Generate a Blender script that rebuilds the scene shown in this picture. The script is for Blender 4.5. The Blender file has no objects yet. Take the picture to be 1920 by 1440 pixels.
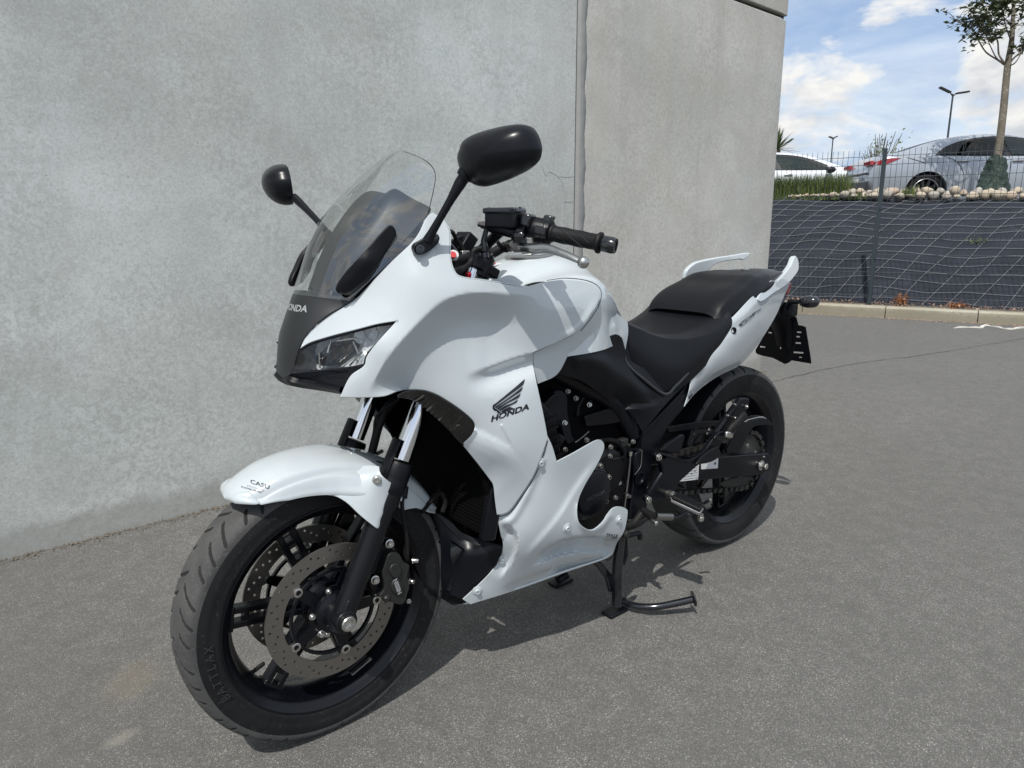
import bpy, bmesh, math, random
import numpy as np
from mathutils import Vector, Matrix
from mathutils.geometry import delaunay_2d_cdt
random.seed(7); rng=np.random.default_rng(7)
R=math.radians; PI=math.pi
scene=bpy.context.scene
COL=scene.collection
# ------------------------------------------------------------------ camera
CAM_C=np.array([2.06738,1.35704,1.09276])
CAM_R=np.array([-0.76941438,0.6387439,-0.00278281]); CAM_U=np.array([-0.1396361,-0.16394756,0.9765362]); CAM_D=np.array([-0.6233003,-0.75174958,-0.21533532])
CAM_F=1323.975
cd=bpy.data.cameras.new('camera'); cam=bpy.data.objects.new('camera',cd); COL.objects.link(cam); scene.camera=cam
cd.sensor_fit='HORIZONTAL'; cd.sensor_width=36; cd.lens=CAM_F/1920*36; cd.clip_start=.05; cd.clip_end=3000
m=Matrix.Identity(4)
for i in range(3):
    m[i][0]=CAM_R[i]; m[i][1]=CAM_U[i]; m[i][2]=-CAM_D[i]; m[i][3]=CAM_C[i]
cam.matrix_world=m
# ------------------------------------------------------------------ sun and sky
SUN_V=Vector((-.585,-.365,-1.0)).normalized()          # direction the light travels
sd=bpy.data.lights.new('sun','SUN'); sun=bpy.data.objects.new('sun',sd); COL.objects.link(sun)
sd.energy=3.6; sd.angle=R(0.53); sd.color=(1.0,.965,.91)
sun.rotation_euler=SUN_V.to_track_quat('-Z','Y').to_euler(); sun.location=(6,4,10)
w=bpy.data.worlds.new('World'); scene.world=w; w.use_nodes=True
nt=w.node_tree; N=nt.nodes; L=nt.links
for n in list(N): N.remove(n)
def nd(t,**k):
    n=N.new(t)
    for a,b in k.items(): setattr(n,a,b)
    return n
sky=nd('ShaderNodeTexSky',sky_type='NISHITA'); sky.sun_disc=False
el=math.asin(-SUN_V.z); sky.sun_elevation=el
sky.sun_rotation=math.atan2(-SUN_V.x,-SUN_V.y)
sky.air_density=1.0; sky.dust_density=1.2; sky.ozone_density=1.6; sky.altitude=100
tc=nd('ShaderNodeTexCoord'); sep=nd('ShaderNodeSeparateXYZ'); L.new(tc.outputs['Generated'],sep.inputs[0])
def mth(op,a,b=None,c=None):
    n=nd('ShaderNodeMath',operation=op)
    for i,v in enumerate((a,b,c)):
        if v is None: continue
        if isinstance(v,(int,float)): n.inputs[i].default_value=v
        else: L.new(v,n.inputs[i])
    return n.outputs[0]
zc=mth('MAXIMUM',sep.outputs[2],0.0)
zz=mth('ADD',zc,0.16)
px=mth('DIVIDE',sep.outputs[0],zz); py=mth('DIVIDE',sep.outputs[1],zz)
cmb=nd('ShaderNodeCombineXYZ'); L.new(px,cmb.inputs[0]); L.new(py,cmb.inputs[1]); 
def noise(vec,scale,detail,rough,dist=0.0,loc=(0,0,0),sc=(1,1,1)):
    mp=nd('ShaderNodeMapping'); mp.inputs['Location'].default_value=loc; mp.inputs['Scale'].default_value=sc
    L.new(vec,mp.inputs[0])
    n=nd('ShaderNodeTexNoise'); n.inputs['Scale'].default_value=scale; n.inputs['Detail'].default_value=detail
    n.inputs['Roughness'].default_value=rough; n.inputs['Distortion'].default_value=dist
    L.new(mp.outputs[0],n.inputs['Vector']); return n.outputs[0]
def ramp(fac,stops):
    n=nd('ShaderNodeValToRGB'); cr=n.color_ramp
    while len(cr.elements)<len(stops): cr.elements.new(.5)
    for e,(p,c) in zip(cr.elements,stops):
        e.position=p; e.color=c if len(c)==4 else (*c,1)
    L.new(fac,n.inputs[0]); return n.outputs[0]
def mixc(f,a,b,mode='MIX'):
    n=nd('ShaderNodeMix',data_type='RGBA',blend_type=mode)
    for i,v in ((0,f),(6,a),(7,b)):
        if isinstance(v,(int,float)): n.inputs[i].default_value=v
        elif isinstance(v,tuple): n.inputs[i].default_value=(*v,1)
        else: L.new(v,n.inputs[i])
    return n.outputs[2]
veil=ramp(noise(cmb.outputs[0],.55,9,.62,.6,(3.1,.6,0),(1,.55,1)),[(0.30,(.30,.30,.30)),(.50,(.93,.93,.93))])
# cumulus heaps: noise on the direction itself, stretched flat
cum=ramp(noise(tc.outputs['Generated'],5.2,8,.55,.25,(.35,.9,.33),(1,1,2.6)),[(0.485,(0,0,0)),(.56,(1,1,1))])
shade=ramp(noise(tc.outputs['Generated'],5.2,8,.55,.25,(.35,.9,.39),(1,1,2.6)),[(0.50,(1.06,1.05,1.02)),(.64,(.60,.64,.72))])
K=7.6
skyc=mixc(1.0,sky.outputs[0],(.86,1.0,1.20),'MULTIPLY')
veilcol=mixc(ramp(noise(cmb.outputs[0],1.1,7,.62,.3,(1,7,0)),[(.36,(0,0,0)),(.62,(1,1,1))]),(3.6,4.7,6.4),(6.6,7.3,8.1))
c1=mixc(veil,skyc,veilcol)
heap=mixc(1.0,shade,(K,K,K),'MULTIPLY')
c2=mixc(cum,c1,heap)
bg=nd('ShaderNodeBackground'); L.new(c2,bg.inputs[0]); bg.inputs[1].default_value=0.105
out=nd('ShaderNodeOutputWorld'); L.new(bg.outputs[0],out.inputs[0])
vs=scene.view_settings
scene.display_settings.display_device='sRGB'
vs.view_transform='Standard'; vs.look='None'; vs.gamma=1.0; vs.use_curve_mapping=False; vs.exposure=0.18
scene.render.engine='CYCLES'
scene.cycles.max_bounces=8; scene.cycles.transparent_max_bounces=24; scene.cycles.transmission_bounces=6
try: scene.cycles.use_denoising=True
except Exception: pass
# ------------------------------------------------------------------ helpers
def ray(u,v): return CAM_D+CAM_R*(u-960)/CAM_F-CAM_U*(v-720)/CAM_F
def PY(u,v,Y=0.0):
    r=ray(u,v); return CAM_C+r*((Y-CAM_C[1])/r[1])
def PZ(u,v,Z=0.0):
    r=ray(u,v); return CAM_C+r*((Z-CAM_C[2])/r[2])
def PX(u,v,X=0.0):
    r=ray(u,v); return CAM_C+r*((X-CAM_C[0])/r[0])
def PD(u,v,depth): return CAM_C+ray(u,v)*depth
def link(o,parent=None):
    COL.objects.link(o)
    if parent is not None:
        o.parent=parent
        if parent.type=='EMPTY': o.matrix_parent_inverse=Matrix.Translation(parent.location).inverted()
    return o
def thing(name,loc,label,cat,group=None):
    o=bpy.data.objects.new(name,None); o.location=loc; o.empty_display_size=.1; COL.objects.link(o)
    o['label']=label; o['category']=cat
    if group: o['group']=group
    return o
def tag(o,label=None,cat=None,group=None,kind=None):
    if label: o['label']=label
    if cat: o['category']=cat
    if group: o['group']=group
    if kind: o['kind']=kind
    return o
def mk(name,verts,faces,mat,parent=None,smooth=35,bevel=0,seg=2,recalc=False,edges=()):
    me=bpy.data.meshes.new(name); me.from_pydata([tuple(map(float,v)) for v in verts],list(edges),[tuple(int(i) for i in f) for f in faces]); 
    if recalc:
        bm=bmesh.new(); bm.from_mesh(me); bmesh.ops.remove_doubles(bm,verts=bm.verts,dist=1e-6); bmesh.ops.recalc_face_normals(bm,faces=bm.faces); bm.to_mesh(me); bm.free()
    me.update()
    if smooth:
        me.shade_smooth()
        if smooth<180: me.set_sharp_from_angle(angle=R(smooth))
    me.materials.append(mat)
    o=bpy.data.objects.new(name,me); link(o,parent)
    if bevel:
        b=o.modifiers.new('bevel','BEVEL'); b.width=bevel; b.segments=seg; b.limit_method='ANGLE'; b.angle_limit=R(35); b.harden_normals=False
    return o
class MB:
    "collects shapes into one mesh"
    def __init__(s): s.v=[]; s.f=[]
    def add(s,v,f):
        k=len(s.v); s.v+= [tuple(map(float,p)) for p in v]; s.f+=[tuple(int(i)+k for i in q) for q in f]; return s
    def box(s,c,sz,ax=None):
        c=np.array(c,float); h=np.array(sz,float)/2
        A=np.eye(3) if ax is None else np.array(ax,float)
        v=[c+A[0]*h[0]*a+A[1]*h[1]*b+A[2]*h[2]*d for a in(-1,1) for b in(-1,1) for d in(-1,1)]
        return s.add(v,[(0,1,3,2),(4,6,7,5),(0,4,5,1),(2,3,7,6),(0,2,6,4),(1,5,7,3)])
    def tube(s,pts,r,n=12,cap=True,up=None,flat=None):
        P=np.array(pts,float); k=len(P)
        rr=np.full(k,r,float) if np.isscalar(r) else np.array(r,float)
        T=np.gradient(P,axis=0); T/=np.linalg.norm(T,axis=1)[:,None]+1e-12
        u=np.array(up if up is not None else (0,0,1.),float)
        if abs(u@T[0])>.95: u=np.array((0,1.,0))
        v=[]
        a=u-T[0]*(u@T[0]); a/=np.linalg.norm(a)
        fl=(1,1) if flat is None else flat
        for i in range(k):
            a=a-T[i]*(a@T[i]); a/=np.linalg.norm(a); b=np.cross(T[i],a)
            for j in range(n):
                t=2*PI*j/n; v.append(P[i]+rr[i]*(a*math.cos(t)*fl[0]+b*math.sin(t)*fl[1]))
        f=[(i*n+j,i*n+(j+1)%n,(i+1)*n+(j+1)%n,(i+1)*n+j) for i in range(k-1) for j in range(n)]
        if cap: f+=[tuple(range(n))[::-1],tuple((k-1)*n+j for j in range(n))]
        return s.add(v,f)
    def lathe(s,o,ax,prof,n=32,cap=True):
        "prof: list of (radius, height along axis)"
        o=np.array(o,float); ax=np.array(ax,float); ax/=np.linalg.norm(ax)
        t=np.array((0,0,1.)) if abs(ax[2])<.9 else np.array((1.,0,0)); a=np.cross(ax,t); a/=np.linalg.norm(a); b=np.cross(ax,a)
        v=[o+ax*h+(a*math.cos(2*PI*j/n)+b*math.sin(2*PI*j/n))*r for r,h in prof for j in range(n)]
        k=len(prof); f=[(i*n+j,i*n+(j+1)%n,(i+1)*n+(j+1)%n,(i+1)*n+j) for i in range(k-1) for j in range(n)]
        if cap: f+=[tuple(range(n))[::-1],tuple((k-1)*n+j for j in range(n))]
        return s.add(v,f)
    def prism(s,loop,off):
        "loop: list of 3D points (planar), off: extrusion vector"
        k=len(loop); v=[np.array(p,float) for p in loop]; off=np.array(off,float); v=v+[p+off for p in v]
        f=[tuple(range(k))[::-1],tuple(range(k,2*k))]+[(i,(i+1)%k,k+(i+1)%k,k+i) for i in range(k)]
        return s.add(v,f)
    def build(s,name,mat,parent=None,smooth=35,bevel=0,seg=2):
        return mk(name,s.v,s.f,mat,parent,smooth,bevel,seg,recalc=True)
def catmull(P,n=8,closed=False):
    P=np.array(P,float); out=[]; k=len(P)
    rngi=range(k if closed else k-1)
    for i in rngi:
        p0=P[(i-1)%k] if closed or i>0 else 2*P[0]-P[1]
        p1=P[i]; p2=P[(i+1)%k]
        p3=P[(i+2)%k] if closed or i+2<k else 2*P[-1]-P[-2]
        for j in range(n):
            t=j/n; out.append(.5*((2*p1)+(-p0+p2)*t+(2*p0-5*p1+4*p2-p3)*t*t+(-p0+3*p1-3*p2+p3)*t**3))
    if not closed: out.append(P[-1])
    return np.array(out)
def spl(P,n=8,closed=False): return catmull(P,n,closed)
def grid_mesh(name,G,mat,parent=None,thick=0.0,smooth=35,closed_u=False,nrm=1,bevel=0):
    "G: array [rows, cols, 3]; thick>0 turns the sheet into a shell, offset against the normal"
    G=np.array(G,float); a,b=G.shape[:2]
    Gu=np.gradient(G,axis=0); Gv=np.gradient(G,axis=1); nn=np.cross(Gu,Gv); nn/=np.linalg.norm(nn,axis=2)[...,None]+1e-9; nn*=nrm
    V=[p for r_ in G for p in r_]; ix=lambda i,j:i*b+j
    F=[(ix(i,j),ix(i+1,j),ix(i+1,j+1),ix(i,j+1)) if nrm>0 else (ix(i,j),ix(i,j+1),ix(i+1,j+1),ix(i+1,j)) for i in range(a-1) for j in range(b-1)]
    if thick:
        k=len(V); H=G-nn*thick; V+= [p for r_ in H for p in r_]
        F+= [tuple(q+k for q in f[::-1]) for f in F]
        rim=[ix(0,j) for j in range(b)]+[ix(i,b-1) for i in range(1,a)]+[ix(a-1,j) for j in range(b-2,-1,-1)]+[ix(i,0) for i in range(a-2,0,-1)]
        for i in range(len(rim)):
            p,q=rim[i],rim[(i+1)%len(rim)]; F.append((p,q,q+k,p+k) if nrm>0 else (q,p,p+k,q+k))
    return mk(name,V,F,mat,parent,smooth,bevel=bevel,recalc=bool(thick))
def resample(P,step):
    P=np.array(P,float); d=np.r_[0,np.cumsum(np.linalg.norm(np.diff(P,axis=0),axis=1))]; n=max(2,int(round(d[-1]/step))+1)
    t=np.linspace(0,d[-1],n); return np.stack([np.interp(t,d,P[:,i]) for i in range(P.shape[1])],1)
def outline_curve(pts,step=5,closed=True):
    "pts: (u,v[,y][,'c']) ; 'c' marks a corner. Curves run smoothly between corners."
    P=[];C=[]
    for p in pts:
        c=len(p)>0 and p[-1]=='c'; q=[float(x) for x in (p[:-1] if c else p)]
        P.append(q[:2]); C.append(c)
    n=len(P)
    if not any(C): return resample(np.vstack([catmull(P,8,True),P[0:1]]),step)[:-1]
    s=C.index(True); order=[(s+i)%n for i in range(n+1)]
    out=[];seg=[P[order[0]]]
    for i in order[1:]:
        seg.append(P[i])
        if C[i]:
            cv=catmull(seg,8) if len(seg)>2 else np.array(seg); cv=resample(cv,step); out.append(cv[:-1]); seg=[P[i]]
    return np.vstack(out)
def tps(X,y,lam=1e-3):
    X=np.array(X,float)/100.; y=np.array(y,float); n=len(X)
    d=np.linalg.norm(X[:,None]-X[None],axis=2); K=np.where(d>0,d*d*np.log(d+1e-12),0)+lam*np.eye(n)
    A=np.zeros((n+3,n+3)); A[:n,:n]=K; A[:n,n]=1; A[:n,n+1:]=X; A[n,:n]=1; A[n+1:,:n]=X.T
    c=np.linalg.solve(A,np.r_[y,0,0,0])
    def f(Q):
        Q=np.array(Q,float)/100.; d=np.linalg.norm(Q[:,None]-X[None],axis=2)
        return np.where(d>0,d*d*np.log(d+1e-12),0)@c[:n]+c[n]+Q@c[n+1:]
    return f
def sstep(x): x=np.clip(x,0,1); return x*x*(3-2*x)
def seg_dist(Q,poly):
    "signed distance (positive on the right hand side in image space, v down) and arclength fraction"
    P=np.array(poly,float); best=np.full(len(Q),1e9); sg=np.zeros(len(Q)); tt=np.zeros(len(Q))
    Ls=np.r_[0,np.cumsum(np.linalg.norm(np.diff(P,axis=0),axis=1))]
    for i in range(len(P)-1):
        a,b=P[i],P[i+1]; e=b-a; l=e@e; t=np.clip(((Q-a)@e)/l,0,1); c=a+t[:,None]*e; w=Q-c; d=np.linalg.norm(w,axis=1)
        s=np.sign(e[0]*w[:,1]-e[1]*w[:,0]); mk_=d<best
        best=np.where(mk_,d,best); sg=np.where(mk_,s,sg); tt=np.where(mk_,(Ls[i]+t*math.sqrt(l))/Ls[-1],tt)
    return best*sg,tt
def relief(Q,feats):
    o=np.zeros(len(Q))
    for ft in feats:
        poly=catmull(ft['p'],6) if len(ft['p'])>2 else np.array(ft['p'],float)
        d,t=seg_dist(Q,poly); kind=ft.get('k','step'); a=ft['a']; w=ft.get('w',12.); 
        tp=ft.get('taper',(.12,.12)); g=np.ones(len(Q))
        if tp[0]: g*=sstep(t/tp[0])
        if tp[1]: g*=sstep((1-t)/tp[1])
        if kind=='step':   # drops by a within w pixels on the positive side, then recovers over Lr
            Lr=ft.get('L',80.); s=np.clip(d,0,None); o+=a*g*sstep(s/w)*np.exp(-(np.clip(s-w,0,None)/Lr)**2)
        elif kind=='crest':   # falls away at once beyond the line, then eases out and slowly returns
            Lr=ft.get('L',200.); s=np.clip(d,0,None); o+=a*g*np.sin(np.clip(s/w,0,1)*PI/2)*np.exp(-(np.clip(s-w,0,None)/Lr)**2)
        elif kind=='ridge': o+=a*g*np.exp(-(d/w)**2)
    return o
def panel(name,outline,ctrl,mat,parent=None,step=6,thick=.003,feats=(),mirror=True,bevel=.0012,smooth=32,lines=(),keep_y=True,ymin=None,plane='y',seg=2,lam=.02):
    ol=outline_curve(outline,step)
    X=[];Y=[]
    for p in list(outline)+list(ctrl):
        q=[x for x in p if x!='c']
        if len(q)>=3: X.append(q[:2]); Y.append(q[2])
    f=tps(X,Y,lam)
    lo=ol.min(0); hi=ol.max(0); gx=np.arange(lo[0]+step*.5,hi[0],step); gy=np.arange(lo[1]+step*.5,hi[1],step*.92)
    pts=[]
    for j,yv in enumerate(gy):
        for xv in gx: pts.append((xv+(step*.5 if j%2 else 0),yv))
    pts=np.array(pts)
    # keep inside and away from outline
    closed=np.vstack([ol,ol[:1]]); d,_=seg_dist(pts,closed); 
    inside=np.zeros(len(pts),bool)
    for i in range(len(closed)-1):
        x1,y1=closed[i];x2,y2=closed[i+1]
        c=((y1>pts[:,1])!=(y2>pts[:,1]))&(pts[:,0]<(x2-x1)*(pts[:,1]-y1)/(y2-y1+1e-12)+x1); inside^=c
    pts=pts[inside&(np.abs(d)>step*.45)]
    vs=[Vector((float(a),float(b))) for a,b in ol]; n=len(vs); ed=[(i,(i+1)%n) for i in range(n)]
    for ln in lines:
        lc=resample(catmull(ln,8) if len(ln)>2 else np.array(ln,float),step); 
        dd,_=seg_dist(pts,lc); pts=pts[np.abs(dd)>step*.4]
        k=len(vs); vs+=[Vector((float(a),float(b))) for a,b in lc]; ed+=[(k+i,k+i+1) for i in range(len(lc)-1)]
    vs+=[Vector((float(a),float(b))) for a,b in pts]
    r=delaunay_2d_cdt(vs,ed,[tuple(range(n))],1,1e-4)
    uv=np.array([tuple(v) for v in r[0]]); tri=[tuple(t) for t in r[2]]
    yv=f(uv)+relief(uv,feats)
    if ymin is not None: yv=np.maximum(yv,ymin)
    V=np.array([PY(u,v,y) for (u,v),y in zip(uv,yv)])
    # normals
    nn=np.zeros_like(V); T=np.array(tri)
    fn=np.cross(V[T[:,1]]-V[T[:,0]],V[T[:,2]]-V[T[:,0]])
    # orient towards camera
    cen=V[T].mean(1); s=np.sign(((CAM_C-cen)*fn).sum(1)); fn*=s[:,None]; T=np.array([t if q>0 else t[::-1] for t,q in zip(T,s)])
    for i in range(3): np.add.at(nn,T[:,i],fn)
    nn/=np.linalg.norm(nn,axis=1)[:,None]+1e-12
    k=len(V); F=[tuple(t) for t in T]+[tuple(int(x)+k for x in t[::-1]) for t in T]
    cnt={}
    for t in T:
        for a,b in ((t[0],t[1]),(t[1],t[2]),(t[2],t[0])): cnt[(int(a),int(b))]=1
    for (a,b) in list(cnt):
        if (b,a) not in cnt: F.append((b,a,a+k,b+k))
    V=np.vstack([V,V-nn*thick])
    o=mk(name,V,F,mat,parent,smooth,bevel=bevel,seg=seg)
    if mirror: mirrored(o,parent)
    return o
from mathutils.bvhtree import BVHTree
_bv={}
def bvh(o):
    if o.name not in _bv:
        me=o.data; _bv[o.name]=BVHTree.FromPolygons([v.co.copy() for v in me.vertices],[tuple(q.vertices) for q in me.polygons])
    return _bv[o.name]
def hit(u,v,objs,off=.0008):
    "first surface point met by the line of sight through photo pixel (u,v)"
    d=Vector(ray(u,v)).normalized(); best=None
    for o in objs:
        r=bvh(o).ray_cast(Vector(CAM_C),d)
        if r[0] is not None and (best is None or r[3]<best[3]): best=r
    if best is None: return None
    return np.array(best[0]-d*off)
def hit_n(u,v,objs):
    d=Vector(ray(u,v)).normalized(); best=None
    for o in objs:
        r=bvh(o).ray_cast(Vector(CAM_C),d)
        if r[0] is not None and (best is None or r[3]<best[3]): best=r
    n=best[1]; n=n if n.dot(d)<0 else -n
    return np.array(best[0]),np.array(n)
def text_mesh(txt,bold=0.0,italic=0.0,sp=1.0):
    cu=bpy.data.curves.new('t','FONT'); cu.body=txt; cu.size=1; cu.align_x='CENTER'; cu.align_y='CENTER'; cu.shear=italic; cu.offset=bold; cu.space_character=sp; cu.resolution_u=3
    t=bpy.data.objects.new('t',cu); COL.objects.link(t); dg=bpy.context.evaluated_depsgraph_get(); me=bpy.data.meshes.new_from_object(t.evaluated_get(dg)); bpy.data.objects.remove(t)
    return np.array([tuple(v.co) for v in me.vertices]),[tuple(q.vertices) for q in me.polygons]
def text_hit(txt,c,Rv,Uv,objs,mat,parent,off=.0008,name='lettering',**k):
    V,F=text_mesh(txt,**k); P=[]
    for x,y,_ in V:
        q=hit(c[0]+x*Rv[0]+y*Uv[0],c[1]+x*Rv[1]+y*Uv[1],objs,off); P.append(q if q is not None else P[-1])
    return mk(name,P,F,mat,parent,smooth=0)
def mirrored(o,parent=None,deep=False):
    c=o.copy(); COL.objects.link(c); c.scale=(1,-1,1)
    if o.parent is not None: c.matrix_parent_inverse=o.matrix_parent_inverse.copy()
    if deep:
        for ch in [x for x in bpy.data.objects if x.parent==o]:
            k=ch.copy(); COL.objects.link(k); k.parent=c; k.matrix_parent_inverse=ch.matrix_parent_inverse.copy()
    return c
# ------------------------------------------------------------------ materials
class Mat:
    def __init__(s,name,col=(.5,.5,.5),rough=.5,metal=0,spec=None,coat=0,coat_rough=.03,ior=None):
        s.m=bpy.data.materials.new(name); s.m.use_nodes=True; s.nt=s.m.node_tree; s.b=s.nt.nodes['Principled BSDF']
        b=s.b.inputs; b['Base Color'].default_value=(*col,1); b['Roughness'].default_value=rough; b['Metallic'].default_value=metal
        if spec is not None: b['Specular IOR Level'].default_value=spec
        if coat: b['Coat Weight'].default_value=coat; b['Coat Roughness'].default_value=coat_rough
        if ior: b['IOR'].default_value=ior
    def n(s,t,**k):
        n=s.nt.nodes.new(t)
        for a,b in k.items(): setattr(n,a,b)
        return n
    def l(s,a,b): s.nt.links.new(a,b)
    def pos(s,sc=(1,1,1),loc=(0,0,0),rot=(0,0,0)):
        t=s.n('ShaderNodeTexCoord'); mp=s.n('ShaderNodeMapping'); mp.inputs['Scale'].default_value=sc; mp.inputs['Location'].default_value=loc; mp.inputs['Rotation'].default_value=rot
        s.l(t.outputs['Object'],mp.inputs[0]); return mp.outputs[0]
    def noise(s,scale,det=4,rough=.55,dist=0,sc=(1,1,1),loc=(0,0,0)):
        n=s.n('ShaderNodeTexNoise'); n.inputs['Scale'].default_value=scale; n.inputs['Detail'].default_value=det; n.inputs['Roughness'].default_value=rough; n.inputs['Distortion'].default_value=dist
        s.l(s.pos(sc,loc),n.inputs['Vector']); return n.outputs[0]
    def vor(s,scale,feature='F1',out='Distance',sc=(1,1,1),rnd=1):
        n=s.n('ShaderNodeTexVoronoi',feature=feature); n.inputs['Scale'].default_value=scale; n.inputs['Randomness'].default_value=rnd
        s.l(s.pos(sc),n.inputs['Vector']); return n.outputs[out]
    def ramp(s,f,stops,interp='LINEAR'):
        n=s.n('ShaderNodeValToRGB'); cr=n.color_ramp; cr.interpolation=interp
        while len(cr.elements)<len(stops): cr.elements.new(.5)
        for e,(p,c) in zip(cr.elements,stops):
            e.position=p; c=(c,c,c) if isinstance(c,(int,float)) else c; e.color=(*c,1)
        s.l(f,n.inputs[0]); return n.outputs[0]
    def mix(s,f,a,b,mode='MIX'):
        n=s.n('ShaderNodeMix',data_type='RGBA',blend_type=mode)
        for i,v in ((0,f),(6,a),(7,b)):
            if isinstance(v,(int,float)): n.inputs[i].default_value=v if i==0 else (v,v,v,1)
            elif isinstance(v,tuple): n.inputs[i].default_value=(*v,1)
            else: s.l(v,n.inputs[i])
        return n.outputs[2]
    def math(s,op,a,b=None,c=None):
        n=s.n('ShaderNodeMath',operation=op)
        for i,v in enumerate((a,b,c)):
            if v is None: continue
            if isinstance(v,(int,float)): n.inputs[i].default_value=v
            else: s.l(v,n.inputs[i])
        return n.outputs[0]
    def col(s,c): s.l(c,s.b.inputs['Base Color']); return s
    def rough(s,c): s.l(c,s.b.inputs['Roughness']); return s
    def bump(s,h,strength=.3,dist=.001,prev=None):
        n=s.n('ShaderNodeBump'); n.inputs['Strength'].default_value=strength; n.inputs['Distance'].default_value=dist; s.l(h,n.inputs['Height'])
        if prev is not None: s.l(prev,n.inputs['Normal'])
        s.l(n.outputs[0],s.b.inputs['Normal']); s._b=n.outputs[0]; return n.outputs[0]
M={}
def simple(k,col,rough=.5,metal=0,var=.12,bump=0,bscale=400,**kw):
    a=Mat(k,col,rough,metal,**kw)
    if var:
        f=a.noise(6,5,.6); g=a.noise(60,3,.6)
        c=a.mix(f,tuple(x*(1-var) for x in col),tuple(min(1,x*(1+var)) for x in col)); c=a.mix(a.ramp(g,[(.35,0.0),(.75,.35)]),c,tuple(x*(1-var) for x in col)); a.col(c)
        a.rough(a.ramp(a.noise(14,4,.6),[(.3,max(0,rough-.05)),(.7,min(1,rough+.06))]))
    if bump: a.bump(a.noise(bscale,3,.6),bump,.0006)
    M[k]=a.m; return a
# concrete
def concrete(k,tint=(1,1,1),warm=1.0,dark=1.0):
    a=Mat(k,(.3,.3,.3),.8,spec=.35)
    t=lambda c:tuple(x*y*dark for x,y in zip(c,tint))
    big=a.noise(.85,7,.62,.5,sc=(1,1,1.2)); c=a.mix(a.ramp(big,[(.38,0),(.60,1)]),t((.485,.487,.468)),t((.635,.635,.612)))
    warmp=a.noise(1.1,5,.6,.3,loc=(5,2,1)); c=a.mix(a.ramp(warmp,[(.45,0),(.68,.7*warm)]),c,t((.49,.465,.42)))
    green=a.noise(1.5,5,.65,.8,loc=(9,4,6)); c=a.mix(a.ramp(green,[(.52,0),(.70,.5)]),c,t((.49,.555,.535)))
    cloud=a.noise(1.7,8,.66,.6,sc=(1,1,1.35)); c=a.mix(a.ramp(cloud,[(.38,.40),(.58,0)]),c,t((.37,.36,.335)))
    st=a.noise(2.2,5,.6,.2,sc=(2.6,2.6,.16)); c=a.mix(a.ramp(st,[(.48,0),(.76,.30)]),c,t((.30,.29,.265)))
    fine=a.noise(120,5,.74,.2); c=a.mix(a.ramp(fine,[(.34,.50),(.50,0)]),c,t((.30,.293,.272))); c=a.mix(a.ramp(fine,[(.50,0),(.70,.45)]),c,t((.66,.67,.66))); f2=a.noise(46,5,.72,.4,loc=(3,8,1)); gt=a.ramp(a.noise(1.3,5,.65,.5,loc=(2,6,9)),[(.40,.25),(.62,1)]); c=a.mix(a.math('MULTIPLY',a.ramp(f2,[(.40,.62),(.56,0)]),gt),c,t((.36,.352,.33)))
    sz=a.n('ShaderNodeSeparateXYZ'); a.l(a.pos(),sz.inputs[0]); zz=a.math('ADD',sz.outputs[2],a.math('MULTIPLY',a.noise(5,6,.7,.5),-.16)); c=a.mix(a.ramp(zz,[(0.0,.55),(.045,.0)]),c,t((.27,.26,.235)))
    # bug holes
    v=a.vor(46); hole=a.ramp(v,[(.045,1),(.075,0)]); gate=a.ramp(a.noise(9,2,.5,loc=(3,3,3)),[(.60,0),(.64,1)]); hole=a.mix(1.0,hole,gate,'MULTIPLY'); c=a.mix(hole,c,t((.12,.12,.115)))
    v2=a.vor(15); h2=a.ramp(v2,[(.018,1),(.032,0)]); h2=a.mix(1.0,h2,a.ramp(a.noise(4,2,.5,loc=(7,1,3)),[(.55,0),(.60,1)]),'MULTIPLY'); c=a.mix(h2,c,t((.07,.07,.068)))
    a.col(c); a.rough(a.ramp(cloud,[(.3,.78),(.7,.62)]))
    b=a.bump(a.noise(120,4,.7),.25,.0015); b=a.bump(hole,-.6,.002,b)
    M[k]=a.m; return a
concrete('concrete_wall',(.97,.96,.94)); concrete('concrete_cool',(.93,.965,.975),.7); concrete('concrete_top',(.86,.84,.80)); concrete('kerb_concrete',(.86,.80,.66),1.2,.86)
# asphalt
a=Mat('asphalt',(.1,.1,.1),.85,spec=.4)
v=a.n('ShaderNodeTexVoronoi'); v.inputs['Scale'].default_value=400; a.l(a.pos(),v.inputs['Vector'])
sepc=a.n('ShaderNodeSeparateColor'); a.l(v.outputs['Color'],sepc.inputs[0])
c=a.ramp(sepc.outputs[0],[(0,(.120,.117,.109)),(.30,(.160,.156,.146)),(.62,(.200,.194,.182)),(.88,(.255,.249,.234)),(1,(.50,.49,.465))])
gap=a.ramp(v.outputs['Distance'],[(.36,0),(.70,1)]); c=a.mix(a.math('MULTIPLY',gap,.6),c,(.055,.054,.051))
v3=a.n('ShaderNodeTexVoronoi'); v3.inputs['Scale'].default_value=95; a.l(a.pos(),v3.inputs['Vector']); s3=a.n('ShaderNodeSeparateColor'); a.l(v3.outputs['Color'],s3.inputs[0])
spot=a.math('MULTIPLY',a.ramp(s3.outputs[1],[(.80,0),(.86,1)]),a.ramp(v3.outputs['Distance'],[(.16,1),(.32,0)])); c=a.mix(a.math('MULTIPLY',spot,.8),c,(.30,.295,.28))
far=a.noise(.7,6,.6,.4); c=a.mix(a.ramp(far,[(.36,.0),(.62,.42)]),c,(.125,.121,.112)); 
mid=a.noise(14,6,.7,.4); c=a.mix(a.ramp(mid,[(.40,.36),(.62,0)]),c,(.085,.083,.078))
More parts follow.
